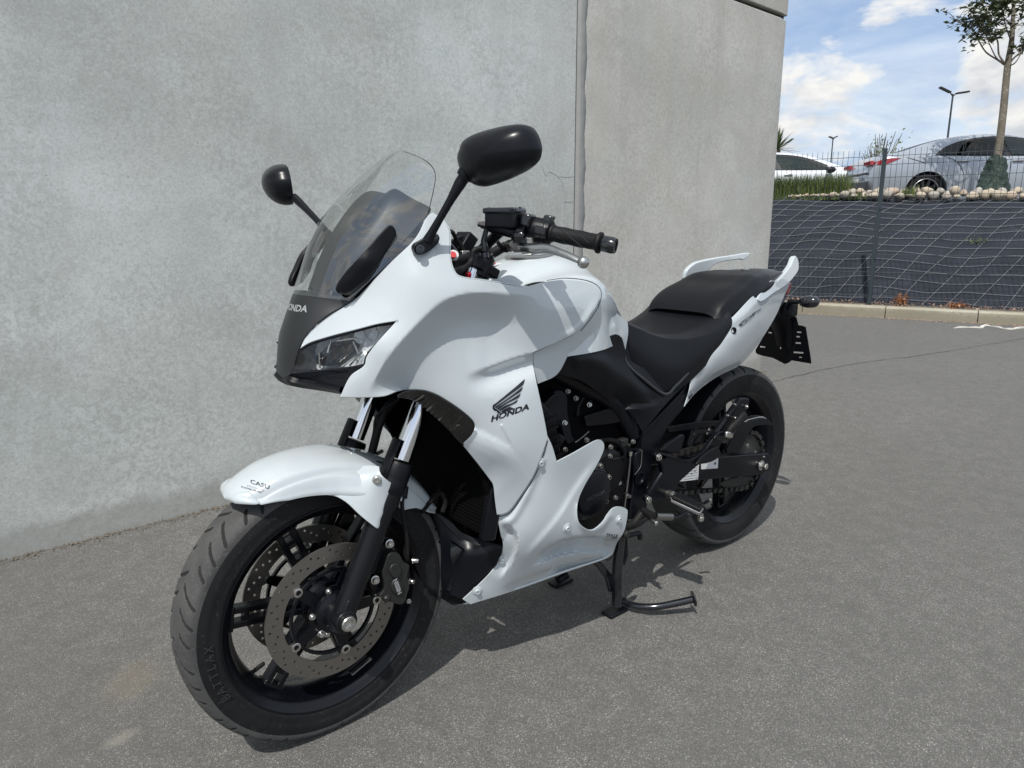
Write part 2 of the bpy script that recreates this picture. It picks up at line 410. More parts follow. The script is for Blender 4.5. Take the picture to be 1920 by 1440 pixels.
# ochre rust stain near the front wheel and pale smear
def blob(cx,cy,sx,sy,rot=0):
    t=a.n('ShaderNodeTexCoord'); mp=a.n('ShaderNodeMapping',vector_type='TEXTURE'); mp.inputs['Location'].default_value=(cx,cy,0); mp.inputs['Scale'].default_value=(sx,sy,1); mp.inputs['Rotation'].default_value=(0,0,rot)
    a.l(t.outputs['Object'],mp.inputs[0]); g=a.n('ShaderNodeVectorMath',operation='LENGTH'); a.l(mp.outputs[0],g.inputs[0]); 
    wob=a.math('MULTIPLY_ADD',a.noise(9,5,.65),1.1,a.math('SUBTRACT',g.outputs['Value'],.55)); return a.ramp(wob,[(.35,1),(1.0,0)])
st=PZ(245,1275); c=a.mix(a.math('MULTIPLY',blob(st[0],st[1],.12,.07,.9),.22),c,(.27,.215,.13))
st=PZ(225,1385); c=a.mix(a.math('MULTIPLY',blob(st[0],st[1],.05,.025,.2),.22),c,(.45,.42,.34))
a.col(c)
hb=a.math('MULTIPLY_ADD',gap,-1.0,a.math('MULTIPLY',a.noise(420,3,.6),.5)); b=a.bump(hb,.65,.0018); b=a.bump(a.noise(24,5,.65),.25,.008,b)
M['asphalt']=a.m
simple('sealant',(.29,.29,.28),.62,var=.2,bump=.5,bscale=90)
simple('joint_dark',(.05,.05,.05),.8)
simple('crack',(.06,.058,.055),.95,var=0)
# paint
def paint(k,col,rough=.22,flake=0.,coat=1.,cr=.02,metal=0):
    a=Mat(k,col,rough,metal,coat=coat,coat_rough=cr,spec=.5)
    if flake:
        f=a.vor(2600,'F1','Color'); g=a.n('ShaderNodeSeparateColor'); a.l(f,g.inputs[0]); a.col(a.mix(a.math('MULTIPLY',g.outputs[0],flake),col,tuple(min(1,x*1.12+.05) for x in col)))
    M[k]=a.m; return a
paint('white_paint',(.485,.53,.55),.30,.25)
paint('white_plastic',(.62,.66,.67),.35,0,.4,.12)
paint('matte_grey',(.0145,.016,.0175),.40,0,.06,.3)
simple('black_plastic',(.0045,.005,.0072),.42,spec=.22,var=.1,bump=.12,bscale=900)
simple('black_gloss',(.008,.009,.012),.16,var=0,coat=.6)
simple('black_satin',(.0045,.0050,.0075),.30,spec=.28,var=.1)
simple('frame_black',(.0038,.0044,.0070),.36,spec=.22,var=.12,bump=.05,bscale=500)
simple('engine_black',(.0030,.0030,.0042),.40,metal=.05,spec=.25,var=.2,bump=.25,bscale=500)
simple('clutch_black',(.0055,.0062,.010),.36,metal=.1,spec=.3,var=.1,bump=.2,bscale=800)
simple('dark_void',(.002,.002,.0025),.9,spec=.1,var=0)
simple('rubber',(.008,.008,.0085),.58,spec=.25,var=.15,bump=.2,bscale=600)
a=simple('seat_vinyl',(.0050,.0056,.0078),.44,spec=.24,var=.05); a.bump(a.vor(900,'F1'),.16,.0006)
simple('chrome',(.82,.83,.85),.07,metal=1,var=0)
simple('alloy',(.50,.50,.49),.30,metal=1,var=.12,bump=.15,bscale=500)
simple('bolt_steel',(.60,.59,.56),.28,metal=1,var=.1)
simple('dull_steel',(.30,.29,.27),.42,metal=1,var=.15)
simple('gunmetal',(.034,.034,.033),.45,metal=.5,var=.15,bump=.25,bscale=700)
simple('chain_metal',(.028,.027,.026),.5,metal=.4,var=.3)
a=Mat('disc_steel',(.36,.345,.33),.40,.9); rr=a.noise(9,3,.5,0); a.col(a.ramp(a.noise(3,3,.5),[(.3,(.20,.186,.170)),(.7,(.27,.252,.232))])); M['disc_steel']=a.m
a=Mat('tyre_rubber',(.03,.03,.03),.70,spec=.22); c=a.ramp(a.noise(9,6,.7,.3),[(.35,(.009,.009,.010)),(.62,(.015,.015,.0155)),(.8,(.027,.027,.027))]); c=a.mix(a.ramp(a.noise(150,3,.6),[(.60,0),(.75,.4)]),c,(.10,.098,.094)); a.col(c); a.bump(a.noise(300,4,.7),.3,.0008); M['tyre_rubber']=a.m
a=Mat('tyre_tread',(.05,.05,.05),.8,spec=.3); c=a.ramp(a.noise(12,6,.72,.3),[(.32,(.050,.050,.050)),(.55,(.072,.071,.070)),(.8,(.100,.099,.097))]); c=a.mix(a.ramp(a.noise(170,3,.6),[(.60,0),(.75,.5)]),c,(.17,.165,.155)); a.col(c); a.bump(a.noise(260,4,.7),.45,.0010); M['tyre_tread']=a.m
simple('tyre_groove',(.012,.012,.012),.9,var=0)
simple('rim_black',(.0028,.0032,.0055),.28,spec=.35,var=.05)
simple('fork_black',(.0055,.0062,.008),.36,spec=.3,var=.08)
simple('disc_hole',(.006,.006,.006),.8,var=0)
simple('red_plastic',(.42,.01,.02),.3,var=0)
simple('decal_black',(.004,.005,.009),.4,var=0,coat=.3)
simple('decal_grey',(.42,.43,.44),.3,metal=.4,var=0)
simple('decal_dim',(.030,.031,.034),.5,var=0)
simple('label_white',(.62,.62,.62),.5,var=.05)
simple('label_red',(.55,.05,.05),.5,var=0)
simple('slot_light',(.55,.55,.52),.5,var=0)
# clear glass-like shells: clear body with Fresnel mirror on top
def shell(k,tint=(1,1,1),extra=0.,rough=.0,ior=1.49,darken=1.0):
    m=bpy.data.materials.new(k); m.use_nodes=True; nt=m.node_tree; 
    for n in list(nt.nodes): nt.nodes.remove(n)
    t=nt.nodes.new('ShaderNodeBsdfTransparent'); t.inputs[0].default_value=(*[x*darken for x in tint],1)
    g=nt.nodes.new('ShaderNodeBsdfGlossy'); g.inputs['Roughness'].default_value=rough; g.inputs[0].default_value=(1,1,1,1)
    f=nt.nodes.new('ShaderNodeFresnel'); f.inputs[0].default_value=ior
    geo=nt.nodes.new('ShaderNodeNewGeometry')
    # the far side of a thin sheet must not act as glass seen from inside
    bm=nt.nodes.new('ShaderNodeMath'); bm.operation='ADD'; bm.inputs[1].default_value=extra; nt.links.new(f.outputs[0],bm.inputs[0])
    iv=nt.nodes.new('ShaderNodeMath'); iv.operation='SUBTRACT'; iv.inputs[0].default_value=1; nt.links.new(geo.outputs['Backfacing'],iv.inputs[1])
    mu=nt.nodes.new('ShaderNodeMath'); mu.operation='MULTIPLY'; nt.links.new(bm.outputs[0],mu.inputs[0]); nt.links.new(iv.outputs[0],mu.inputs[1])
    mx=nt.nodes.new('ShaderNodeMixShader'); o=nt.nodes.new('ShaderNodeOutputMaterial')
    nt.links.new(mu.outputs[0],mx.inputs[0]); nt.links.new(t.outputs[0],mx.inputs[1]); nt.links.new(g.outputs[0],mx.inputs[2]); nt.links.new(mx.outputs[0],o.inputs[0]); M[k]=m; return m
shell('screen_clear',(.93,.94,.935),.09); shell('lamp_glass',(.97,.98,.98),.0); shell('smoke_glass',(.50,.49,.48),.02)
shell('car_glass',(.03,.035,.04),.0); shell('car_glass_clear',(.30,.46,.42),.02)
simple('reflector',(.86,.87,.89),.20,metal=.45,var=0)
simple('reflector_dark',(.05,.05,.055),.22,metal=.6,var=0)
# surroundings
simple('fence_post',(.030,.042,.052),.45,var=.1)
simple('fence_wire',(.045,.055,.065),.45,var=0)
a=Mat('geotextile',(.03,.033,.042),.85,spec=.3); c=a.ramp(a.noise(2.2,6,.7,.8),[(.35,(.013,.016,.024)),(.6,(.021,.025,.036)),(.8,(.042,.047,.062))]); a.col(c); a.bump(a.noise(3,5,.6),.6,.03); M['geotextile']=a.m
simple('cord',(.17,.175,.19),.7,var=.1)
simple('gravel_soil',(.16,.135,.105),.9,var=.4,bump=.6,bscale=60)
a=Mat('stone',(.45,.40,.33),.8); oi=a.n('ShaderNodeObjectInfo'); c=a.ramp(oi.outputs['Random'],[(0,(.40,.35,.28)),(.35,(.50,.43,.32)),(.6,(.34,.33,.30)),(.8,(.46,.31,.20)),(1,(.54,.49,.40))]); c=a.mix(a.ramp(a.noise(16,5,.65,.4),[(.4,0),(.7,.5)]),c,(.28,.23,.18)); a.col(c); a.bump(a.noise(40,5,.6),.5,.01); M['stone']=a.m
def leafm(k,c1,c2,rough=.5,tr=.25):
    a=Mat(k,c1,rough); oi=a.n('ShaderNodeNewGeometry'); a.col(a.ramp(oi.outputs['Random Per Island'],[(0,c1),(1,c2)])); M[k]=a.m
    tl=a.n('ShaderNodeBsdfTranslucent'); a.l(a.ramp(oi.outputs['Random Per Island'],[(0,c1),(1,c2)]),tl.inputs[0]); mx=a.n('ShaderNodeMixShader'); mx.inputs[0].default_value=tr
    o=a.nt.nodes['Material Output']; a.l(a.b.outputs[0],mx.inputs[1]); a.l(tl.outputs[0],mx.inputs[2]); a.l(mx.outputs[0],o.inputs[0])
leafm('leaf_dark',(.020,.032,.014),(.075,.095,.035)); leafm('leaf_bush',(.10,.15,.05),(.22,.28,.12)); leafm('grass_blade',(.045,.085,.020),(.19,.22,.07)); leafm('palm_leaf',(.035,.06,.02),(.09,.12,.05))
leafm('dry_leaf',(.20,.075,.03),(.36,.16,.07)); leafm('dry_litter',(.25,.13,.09),(.48,.36,.26))
a=Mat('bark',(.14,.12,.09),.9); c=a.ramp(a.noise(8,6,.7,.3,sc=(1,1,.25)),[(.3,(.085,.072,.055)),(.6,(.15,.13,.10)),(.8,(.21,.19,.15))]); v=a.vor(26); c=a.mix(a.ramp(v,[(.14,1),(.2,0)]),c,(.42,.40,.33)); a.col(c); a.bump(a.noise(40,5,.7,.2,sc=(1,1,.2)),.6,.01); M['bark']=a.m
a=simple('green_tarp',(.007,.026,.015),.40,var=.25); a.bump(a.noise(16,4,.6,1.2,sc=(1,1,2.2)),.8,.03)
paint('silver_paint',(.35,.385,.43),.30,0,1.,.03,.35)
paint('car_white',(.66,.69,.72),.30,0,1.,.03)
simple('car_trim',(.012,.012,.013),.4,var=0); simple('car_dark',(.02,.021,.023),.5,var=0); simple('car_grey',(.10,.10,.105),.5,var=0)
simple('tail_red',(.30,.012,.020),.12,var=0,coat=1); simple('lamp_grey',(.16,.165,.17),.5,var=0)
simple('plate_face',(.55,.57,.56),.45,var=.05)
simple('plastic_strip',(.72,.70,.64),.45,var=.1)
# ------------------------------------------------------------------ ground
gv=[];gf=[]
xs=np.r_[-400,-60,np.linspace(-14,8,45),60,400]; ys=np.r_[-400,-60,np.linspace(-10,8,37),60,400]
def gz(x,y): return 0.0
for x in xs:
    for y in ys: gv.append((x,y,gz(x,y)))
nb=len(ys)
for i in range(len(xs)-1):
    for j in range(nb-1): gf.append((i*nb+j,(i+1)*nb+j,(i+1)*nb+j+1,i*nb+j+1))
tag(mk('ground',gv,gf,M['asphalt'],smooth=0),kind='structure')
# hairline crack running away from the wall corner (a thin joint in the asphalt)
pts=[PZ(*q)[:2] for q in [(1424,722),(1490,706),(1560,690),(1640,677),(1720,668),(1800,655),(1860,645),(1925,634)]]
pts=catmull(pts,8); cb=MB(); V=[];F=[]
for i,p in enumerate(pts):
    t=pts[min(i+1,len(pts)-1)]-pts[max(i-1,0)]; t/=np.linalg.norm(t); n=np.array([-t[1],t[0]]); ww=.0018+.003*random.random(); j=(random.random()-.5)*.02
    V+=[(*(p+n*(ww+j)),.004),(*(p-n*(ww-j)),.004)]
for i in range(len(pts)-1): F.append((2*i,2*i+1,2*i+3,2*i+2))
tag(mk('ground_crack',V,F,M['crack'],smooth=0),kind='structure')
# ------------------------------------------------------------------ concrete building wall
wn=np.array([-.0227,.99974,0]); wd=np.array([-.99974,-.0227,0]); W0=np.array([1.995,-1.442,0])
def wp(x,off=0.0,z=0.0):
    t=(x-W0[0])/wd[0]; p=W0+wd*t+wn*off; p[2]=z; return p
bld=thing('concrete_building',tuple(wp(-.7,-.5)),'grey precast concrete building wall beside the white motorcycle','building')
def slab(name,x0,x1,z0,z1,mat,off=0,th=.25,bev=.006):
    a=wp(x0,off,z0); b=wp(x1,off,z0); mb=MB(); mb.prism([a,b,b+np.array([0,0,z1-z0]),a+np.array([0,0,z1-z0])],-wn*th); return mb.build(name,mat,bld,bevel=bev)
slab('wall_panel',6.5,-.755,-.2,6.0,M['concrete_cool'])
XR=-2.877; JZ=2.515
# right-hand panel with shallow chamfered end
def endpanel(z0,z1,mat,name='wall_panel',set_=0.0,xs_=-.822):
    a=wp(xs_,set_); b=wp(XR+.105,set_); c=wp(XR,set_-.014); d=wp(XR,-.25); e=wp(xs_,-.25)
    loop=[p+np.array([0,0,z0]) for p in (a,b,c,d,e)]; mb=MB(); mb.prism(loop,(0,0,z1-z0)); return mb.build(name,mat,bld,bevel=.004)
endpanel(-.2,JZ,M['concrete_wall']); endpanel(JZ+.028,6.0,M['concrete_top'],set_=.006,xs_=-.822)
jb=MB(); jb.prism([wp(-.822,-.03,JZ),wp(XR+.01,-.03,JZ),wp(XR+.01,-.03,JZ+.028),wp(-.822,-.03,JZ+.028)],-wn*.1); jb.build('joint_gap',M['joint_dark'],bld)
# building body behind, so that the wall is a building from every side
bb=MB(); bb.prism([wp(6.4,-.25,-.2),wp(XR+.12,-.25,-.2),wp(XR+.12,-7,-.2),wp(6.4,-7,-.2)],(0,0,6.1)); bb.build('rear_wall',M['concrete_cool'],bld)
# sealant strip: wavy edged smear over the joint, with a recessed dark groove at its left
zs=np.linspace(0,6,260); V=[];F=[]
for i,z in enumerate(zs):
    wl=-.764; wr=-.826-.006*math.sin(z*23)-.007*rng.random()-.006*max(0,math.sin(z*5.3+1)); 
    bul=.003+.003*rng.random()
    for x,o in ((wl,-.012),(wl-.008,.0015),(wl-.022,bul+.003),(wl-.042,bul),(wr+.004,.002),(wr,-.004)): V.append(wp(x,o,z))
for i in range(len(zs)-1):
    for j in range(5): F.append((i*6+j,i*6+j+1,(i+1)*6+j+1,(i+1)*6+j))
mk('joint_sealant',V,F,M['sealant'],bld,smooth=180)
gb=MB(); gb.prism([wp(-.7545,-.035,0),wp(-.7645,-.035,0),wp(-.7645,-.035,6),wp(-.7545,-.035,6)],-wn*.05); gb.build('joint_gap',M['joint_dark'],bld)
# formwork crack marks left of the joint, tie hole
for pl in ([(1014,308),(1024,330),(1030,322),(1050,335),(1056,352),(1060,378),(1057,392)],[(1050,331),(1062,332),(1077,331)],[(1056,378),(1066,379),(1076,377)]):
    P=[]
    for u,v in pl:
        r_=ray(u,v); t=((W0-CAM_C)@wn+.0008)/(r_@wn); P.append(CAM_C+r_*t)
    MB().tube(catmull(P,5),.0006,5).build('wall_crack',M['sealant'],bld)
r_=ray(1443,351); t=((W0-CAM_C)@wn+.0)/(r_@wn); p=CAM_C+r_*t; MB().lathe(p-wn*.013,wn,[(.012,0),(.012,.004)],12).build('tie_hole',M['joint_dark'],bld)
# ------------------------------------------------------------------ kerb
ka=np.array([-6.76,-3.05,0]); kb=np.array([-7.45,-1.05,0]); kd=(kb-ka)/np.linalg.norm(kb-ka); kn=np.array([-kd[1],kd[0],0]); 
if kn[0]>0: kn=-kn
KH=.14
kerb=bpy.data.objects.new('kerb',None); kerb.location=tuple(ka); COL.objects.link(kerb); tag(kerb,kind='structure')
jt=[-5.4,-4.4,-3.4]
s0=np.dot(PZ(1656,600)-ka,kd); s1=np.dot(PZ(1832,606)-ka,kd); gap=s1-s0
k=-4
edges=[s0+gap*i for i in range(-4,6)]
for i in range(len(edges)-1):
    p=ka+kd*(edges[i]+.004); q=ka+kd*(edges[i+1]-.004)
    mb=MB(); mb.prism([p+np.array([0,0,-.1]),p+kn*.14+np.array([0,0,-.1]),p+kn*.14+np.array([0,0,KH]),p+kn*.02+np.array([0,0,KH]),p+np.array([0,0,KH-.02])],q-p)
    mb.build('kerb_stone',M['kerb_concrete'],kerb,bevel=.004)
# ------------------------------------------------------------------ embankment
def F3(s,off,z=0.0): p=ka+kd*s+kn*off; return np.array([p[0],p[1],z])
FO=.20                                   # fence line offset behind kerb face
nS,nT=90,26; G=np.zeros((nS,nT,3))
TOPZ=1.51
def TP(s): return TOPZ+.03-.030*s
def slope_pt(s,t):
    # t 0..1 up the slope; slightly convex and wavy
    TZ=TOPZ+.03-.030*s; o=.42+2.05*t; z=KH-.01+(TZ-KH)*(1-(1-t)**1.35); z+=.018*math.sin(s*2.1+t*4)+.010*math.sin(s*5.3-t*7)
    z+= -.02*abs(math.sin(s*1.1)); return F3(s,o,z)
for i in range(nS):
    for j in range(nT): G[i,j]=slope_pt(-6+14*i/(nS-1),j/(nT-1))
tag(grid_mesh('embankment',G,M['geotextile'],None,smooth=180,nrm=-1),kind='structure')
# soil strip between kerb and mat, top plateau
mk_=[F3(-6,.13,KH-.015),F3(8,.13,KH-.015),F3(8,.60,KH-.012),F3(-6,.60,KH-.012)]
tag(mk('soil_strip',mk_,[(0,1,2,3)],M['gravel_soil'],smooth=0),kind='structure')
pl=[F3(-40,2.40,TOPZ-.14),F3(60,2.40,TOPZ-.14),F3(60,90,TOPZ-.11),F3(-40,90,TOPZ-.11)]
tag(mk('car_park_ground',pl,[(0,1,2,3)],M['asphalt'],smooth=0),kind='structure')
# net of cords over the mat
net=thing('slope_net',tuple(F3(0,1.2,.8)),'pale cord net pinned over the dark weed mat on the slope','net')
def slope_surface(s,t):
    p=slope_pt(s,t); return p+np.array([-kn[0]*.012,-kn[1]*.012,.014])
for k in range(15):
    t=.03+k*.066; P=[]
    ph=random.random()*6; 
    for i in range(60):
        s=-5.5+13*i/59; P.append(slope_surface(s,min(1,max(0,t+.006*math.sin(s*4+ph)+.004*math.sin(s*9.1+ph*2)))))
    MB().tube(P,.0036,4,cap=False).build('cord',M['cord'],net)
for k in range(-26,36):
    P=[]; ph=random.random()*6
    for i in range(26):
        t=i/25; s=k*.27+1.25*t+.02*math.sin(t*9+ph)
        if -5.8<s<7.8: P.append(slope_surface(s,t))
    if len(P)>3: MB().tube(P,.0036,4,cap=False).build('cord',M['cord'],net)
# ------------------------------------------------------------------ mesh fence
def fence_s(u,v,z): return np.dot(PZ(u,v,z)-ka,kd)
SP=None
# post: solve for where the ray through its foot meets the fence line
def on_fence(u,v):
    r_=ray(u,v); P0=ka+kn*FO; t=((P0-CAM_C)@kn)/(r_@kn); return CAM_C+r_*t
foot=on_fence(1630,566); top=on_fence(1656,279); SPost=np.dot(foot-ka,kd); HT=top[2]
fen=thing('wire_fence',tuple(F3(SPost,FO,KH)),'dark grey welded wire mesh fence standing behind the kerb','fence')
for sp in (SPost-2.5,SPost,SPost+2.5):
    b=F3(sp,FO,KH-.05); mb=MB(); mb.box(b+np.array([0,0,(HT-KH)/2+.02]),(.048,.06,HT-KH+.07),(kd,kn,(0,0,1))); mb.build('fence_post',M['fence_post'],fen,bevel=.004)
    mb=MB(); 
    for zz_ in (HT-.12,HT-.7,HT-1.3,HT-1.85): mb.box(F3(sp+.018,FO-.034,zz_),(.022,.016,.03),(kd,kn,(0,0,1)))
    mb.build('clip',M['fence_post'],fen)
topw=on_fence(1555,294.5)[2]; 
zt=HT-.035
folds=[zt-.10,zt-.95,zt-1.75]
wires=MB()
def foldoff(z):
    for c in (zt-.10,zt-.98,zt-1.78):
        d=abs(z-c)
        if d<.05: return -.028*(1-d/.05)
    return 0
zl=sorted(set([KH+.03,zt+.03]+[c+d for c in (zt-.10,zt-.98,zt-1.78) for d in (-.05,0,.05)]))
zl=[z for z in zl if z>KH+.02]
s=SPost-2.44
while s<SPost+2.45:
    if abs(s-SPost)>.03: wires.tube([F3(s,FO+foldoff(z),z) for z in zl],.0024,4,cap=False)
    s+=.060
hz=[]
for c in (zt-.10,zt-.98,zt-1.78): hz+=[c-.05,c+.05]
hz+=[zt-.30,zt-.52,zt-.74,zt-1.22,zt-1.44]
for z in hz: wires.tube([F3(SPost-2.47,FO-.003,z),F3(SPost+2.47,FO-.003,z)],.0032,4)
tag(wires.build('wire_mesh',M['fence_wire'],fen,smooth=0),kind='stuff')
# ------------------------------------------------------------------ stones on the edge of the slope
edge=bpy.data.objects.new('stone_edging',None); edge.location=tuple(F3(0,2.4,TOPZ)); COL.objects.link(edge)
tag(edge,'row of rounded tan boulders along the top of the dark slope','rocks')
def rock(seed,sx,sy,sz):
    rr=random.Random(seed); bm=bmesh.new(); bmesh.ops.create_icosphere(bm,subdivisions=2,radius=1)
    for v_ in bm.verts:
        k=1+.20*math.sin(v_.co.x*2.3+seed)+.17*math.sin(v_.co.y*3.1+seed*2)+.14*math.sin(v_.co.z*2.9+seed*3)+(rr.random()-.5)*.14
        v_.co=Vector((v_.co.x*k*sx,v_.co.y*k*sy,v_.co.z*k*sz))
    me=bpy.data.meshes.new('stone'); bm.to_mesh(me); bm.free(); me.shade_smooth(); me.materials.append(M['stone']); return me
rocks=[rock(i+1,*q) for i,q in enumerate([(.11,.09,.07),(.13,.10,.08),(.09,.09,.065),(.15,.11,.085),(.10,.12,.075),(.12,.08,.09),(.08,.07,.055)])]
def put_rock(p,k=1.0):
    o=bpy.data.objects.new('stone',random.choice(rocks)); o.location=tuple(p); o.rotation_euler=(random.uniform(-.3,.3),random.uniform(-.3,.3),random.uniform(0,6.28)); s_=k*random.uniform(.75,1.12); o.scale=(s_,s_,s_)
    COL.objects.link(o); o.parent=edge; o.matrix_parent_inverse=Matrix.Translation(edge.location).inverted()
s=np.dot(PZ(1565,375,TOPZ)-ka,kd)-.1 if False else -.9
sR=-.32
while sR<3.6:
    put_rock(F3(sR,2.36+random.uniform(-.05,.05),TP(sR)+.025),random.uniform(.55,.85)); 
    put_rock(F3(sR+.07,2.50+random.uniform(-.04,.04),TP(sR)+.065+random.uniform(0,.03)),random.uniform(.6,.95))
    if random.random()<.75: put_rock(F3(sR+.04,2.68+random.uniform(-.05,.05),TP(sR)+.06),random.uniform(.6,.85))
    sR+=random.uniform(.125,.175)
# low gravel pile under the grass
for i in range(20): put_rock(F3(-.95+.75*i/19,2.34,TP(-.7)+.015),.28)
# ------------------------------------------------------------------ grasses
def blades(name,boxes,n,h,mat,parent=None,wd_=.010,seed=3,lean=.5):
    rr=random.Random(seed); V=[];F=[]
    for k in range(n):
        s,o,z=boxes(rr); b=F3(s,o,z); hh=h*rr.uniform(.45,1.15); a=rr.uniform(0,6.28); d=np.array([math.cos(a),math.sin(a),0]); L_=hh*lean*rr.uniform(.2,1)
        sd_=np.array([-d[1],d[0],0])*wd_*rr.uniform(.6,1.3); i=len(V)
        V+=[b-sd_,b+sd_,b+d*L_*.35+np.array([0,0,hh*.6])+sd_*.7,b+d*L_*.35+np.array([0,0,hh*.6])-sd_*.7,b+d*L_+np.array([0,0,hh])]
        F+=[(i,i+1,i+2,i+3),(i+3,i+2,i+4)]
    return mk(name,V,F,mat,parent,smooth=0)
tag(blades('tall_grass',lambda r:(r.uniform(-1.9,-.15),r.uniform(2.36,3.1),TOPZ-.02),7500,.40,M['grass_blade'],wd_=.007),'tall green grass growing on top of the slope beside the wall','grass',kind='stuff')
tag(blades('edge_grass',lambda r:(r.uniform(-1.9,.15),r.uniform(2.30,2.46),TOPZ+.0),1500,.09,M['grass_blade'],wd_=.008,seed=5),'short green grass fringing the top of the dark mat','grass',kind='stuff')
tag(blades('weed_tuft',lambda r:(r.gauss(.72,.05),r.uniform(2.35,2.5),TP(.7)+.01),120,.16,M['grass_blade'],wd_=.006,seed=8),'small grass tuft sprouting among the boulders','weed')
# dry litter along the kerb
V=[];F=[]
rr=random.Random(4)
for k in range(1500):
    b=F3(rr.uniform(-3,4.5),rr.uniform(.14,.44),KH+rr.uniform(-.005,.03)); i=len(V); q=rng.normal(size=(2,3)); q[0]/=np.linalg.norm(q[0]); q[1]-=q[0]*(q[0]@q[1]); q[1]/=np.linalg.norm(q[1]); s_=rr.uniform(.006,.022)
    V+=[b-q[0]*s_,b+q[1]*s_*.5,b+q[0]*s_,b-q[1]*s_*.5]; F.append((i,i+1,i+2,i+3))
tag(mk('leaf_litter',V,F,M['dry_litter'],smooth=0),'dry brown leaf litter lying behind the kerb','litter',kind='stuff')
def dryplant(u,v,label,h,n,seed,wdt=.05):
    p=on_fence(u,v); s_=np.dot(p-ka,kd); rr=random.Random(seed); V=[];F=[]
    for k in range(n):
        b=F3(s_+rr.gauss(0,wdt),.19+rr.uniform(-.03,.1),KH+abs(rr.gauss(.35,.25))*h); i=len(V); q=np.array([[rr.gauss(0,1) for _ in range(3)] for _ in range(2)]); q[0]/=np.linalg.norm(q[0]); q[1]-=q[0]*(q[0]@q[1]); q[1]/=np.linalg.norm(q[1]); z=rr.uniform(.012,.03)
        V+=[b-q[0]*z,b+q[1]*z*.45,b+q[0]*z,b-q[1]*z*.45]; F.append((i,i+1,i+2,i+3))
    tag(mk('dry_plant',V,F,M['dry_leaf'],smooth=0),label,'plant')
dryplant(1688,566,'taller upright rust brown dead plant at the foot of the fence right of the post',.16,150,1,.04)
dryplant(1796,572,'low rust brown dead plant between kerb and fence further right',.10,90,2,.06)
pw=PZ(1828,453,.95)
# little weed on the mat
rr=random.Random(11); V=[];F=[]
def on_slope(u,v):
    r_=ray(u,v); best=None
    for t in np.linspace(7,14,700):
        p=CAM_C+r_*t; o=np.dot(p-ka,kn); s_=np.dot(p-ka,kd); tt=(o-.42)/2.05
        if 0<tt<1 and p[2]<=slope_pt(s_,tt)[2]+.01: return p
    return CAM_C+r_*11
pw=on_slope(1829,455)
for k in range(90):
    b=pw+np.array([rr.gauss(0,.03),rr.gauss(0,.06),rr.gauss(.02,.03)]); i=len(V); q=np.array([[rr.gauss(0,1) for _ in range(3)] for _ in range(2)]); q[0]/=np.linalg.norm(q[0]); q[1]-=q[0]*(q[0]@q[1]); q[1]/=np.linalg.norm(q[1]); z=rr.uniform(.01,.022)
    V+=[b-q[0]*z,b+q[1]*z*.45,b+q[0]*z,b-q[1]*z*.45]; F.append((i,i+1,i+2,i+3))
tag(mk('small_weed',V,F,M['leaf_bush'],smooth=0),'small green weed poking through the dark mat','weed')
# white plastic strip on the ground
def strip(pts,w_):
    P=catmull([PZ(u,v,.012) for u,v in pts],8); V=[];F=[]
    for i,p in enumerate(P):
        t=P[min(i+1,len(P)-1)]-P[max(i-1,0)]; t/=np.linalg.norm(t); n=np.array([-t[1],t[0],0]); ww=w_*min(1,i/6+.15); z=.006+.012*abs(math.sin(i*.35))
        V+=[(*(p+n*ww)[:2],z),(*(p-n*ww)[:2],z+.004),(*(p-n*ww)[:2],.003),(*(p+n*ww)[:2],.003)]
    for i in range(len(P)-1):
        for j in range(4): F.append((4*i+j,4*i+(j+1)%4,4*i+4+(j+1)%4,4*i+4+j))
    return mk('plastic_strip',V,F,M['plastic_strip'],smooth=40)
tag(strip([(1788,614),(1812,612.5),(1838,613.5),(1843,611),(1850,609.5),(1866,612),(1890,616),(1905,615),(1935,611)],.018),'white curled plastic strip lying on the asphalt by the kerb','litter')

# grit and crumbs of asphalt along the foot of the wall
V=[];F=[];rr=random.Random(17)
for k in range(2600):
    x=rr.uniform(XR,2.4); b=wp(x,abs(rr.gauss(0,.022))+.002,.004); z=rr.uniform(.0015,.0045)*(1.6 if rr.random()<.06 else 1); i=len(V); a_=rr.uniform(0,3)
    c_,s_=math.cos(a_)*z,math.sin(a_)*z; V+=[b+np.array([c_,s_,0]),b+np.array([-s_,c_,0]),b+np.array([-c_,-s_,0]),b+np.array([s_,-c_,0]),b+np.array([0,0,z*1.2])]
    F+=[(i,i+1,i+4),(i+1,i+2,i+4),(i+2,i+3,i+4),(i+3,i,i+4)]
tag(mk('grit',V,F,M['gravel_soil'],smooth=0),'loose grit gathered along the foot of the concrete wall','grit',kind='stuff')
V=[];F=[]
for k in range(520):
    p_=ka+kd*rr.uniform(-1.5,3.6)-kn*abs(rr.gauss(0,.05))+np.array([0,0,.004]); z=rr.uniform(.004,.012); i=len(V); a_=rr.uniform(0,3); c_,s_=math.cos(a_)*z,math.sin(a_)*z
    V+=[p_+np.array([c_,s_,0]),p_+np.array([-s_,c_,0]),p_+np.array([-c_,-s_,0]),p_+np.array([s_,-c_,0]),p_+np.array([0,0,z])]; F+=[(i,i+1,i+4),(i+1,i+2,i+4),(i+2,i+3,i+4),(i+3,i,i+4)]
tag(mk('kerb_grit',V,F,M['dry_litter'],smooth=0),'crumbs and leaf scraps lying on the asphalt in front of the kerb','litter',kind='stuff')
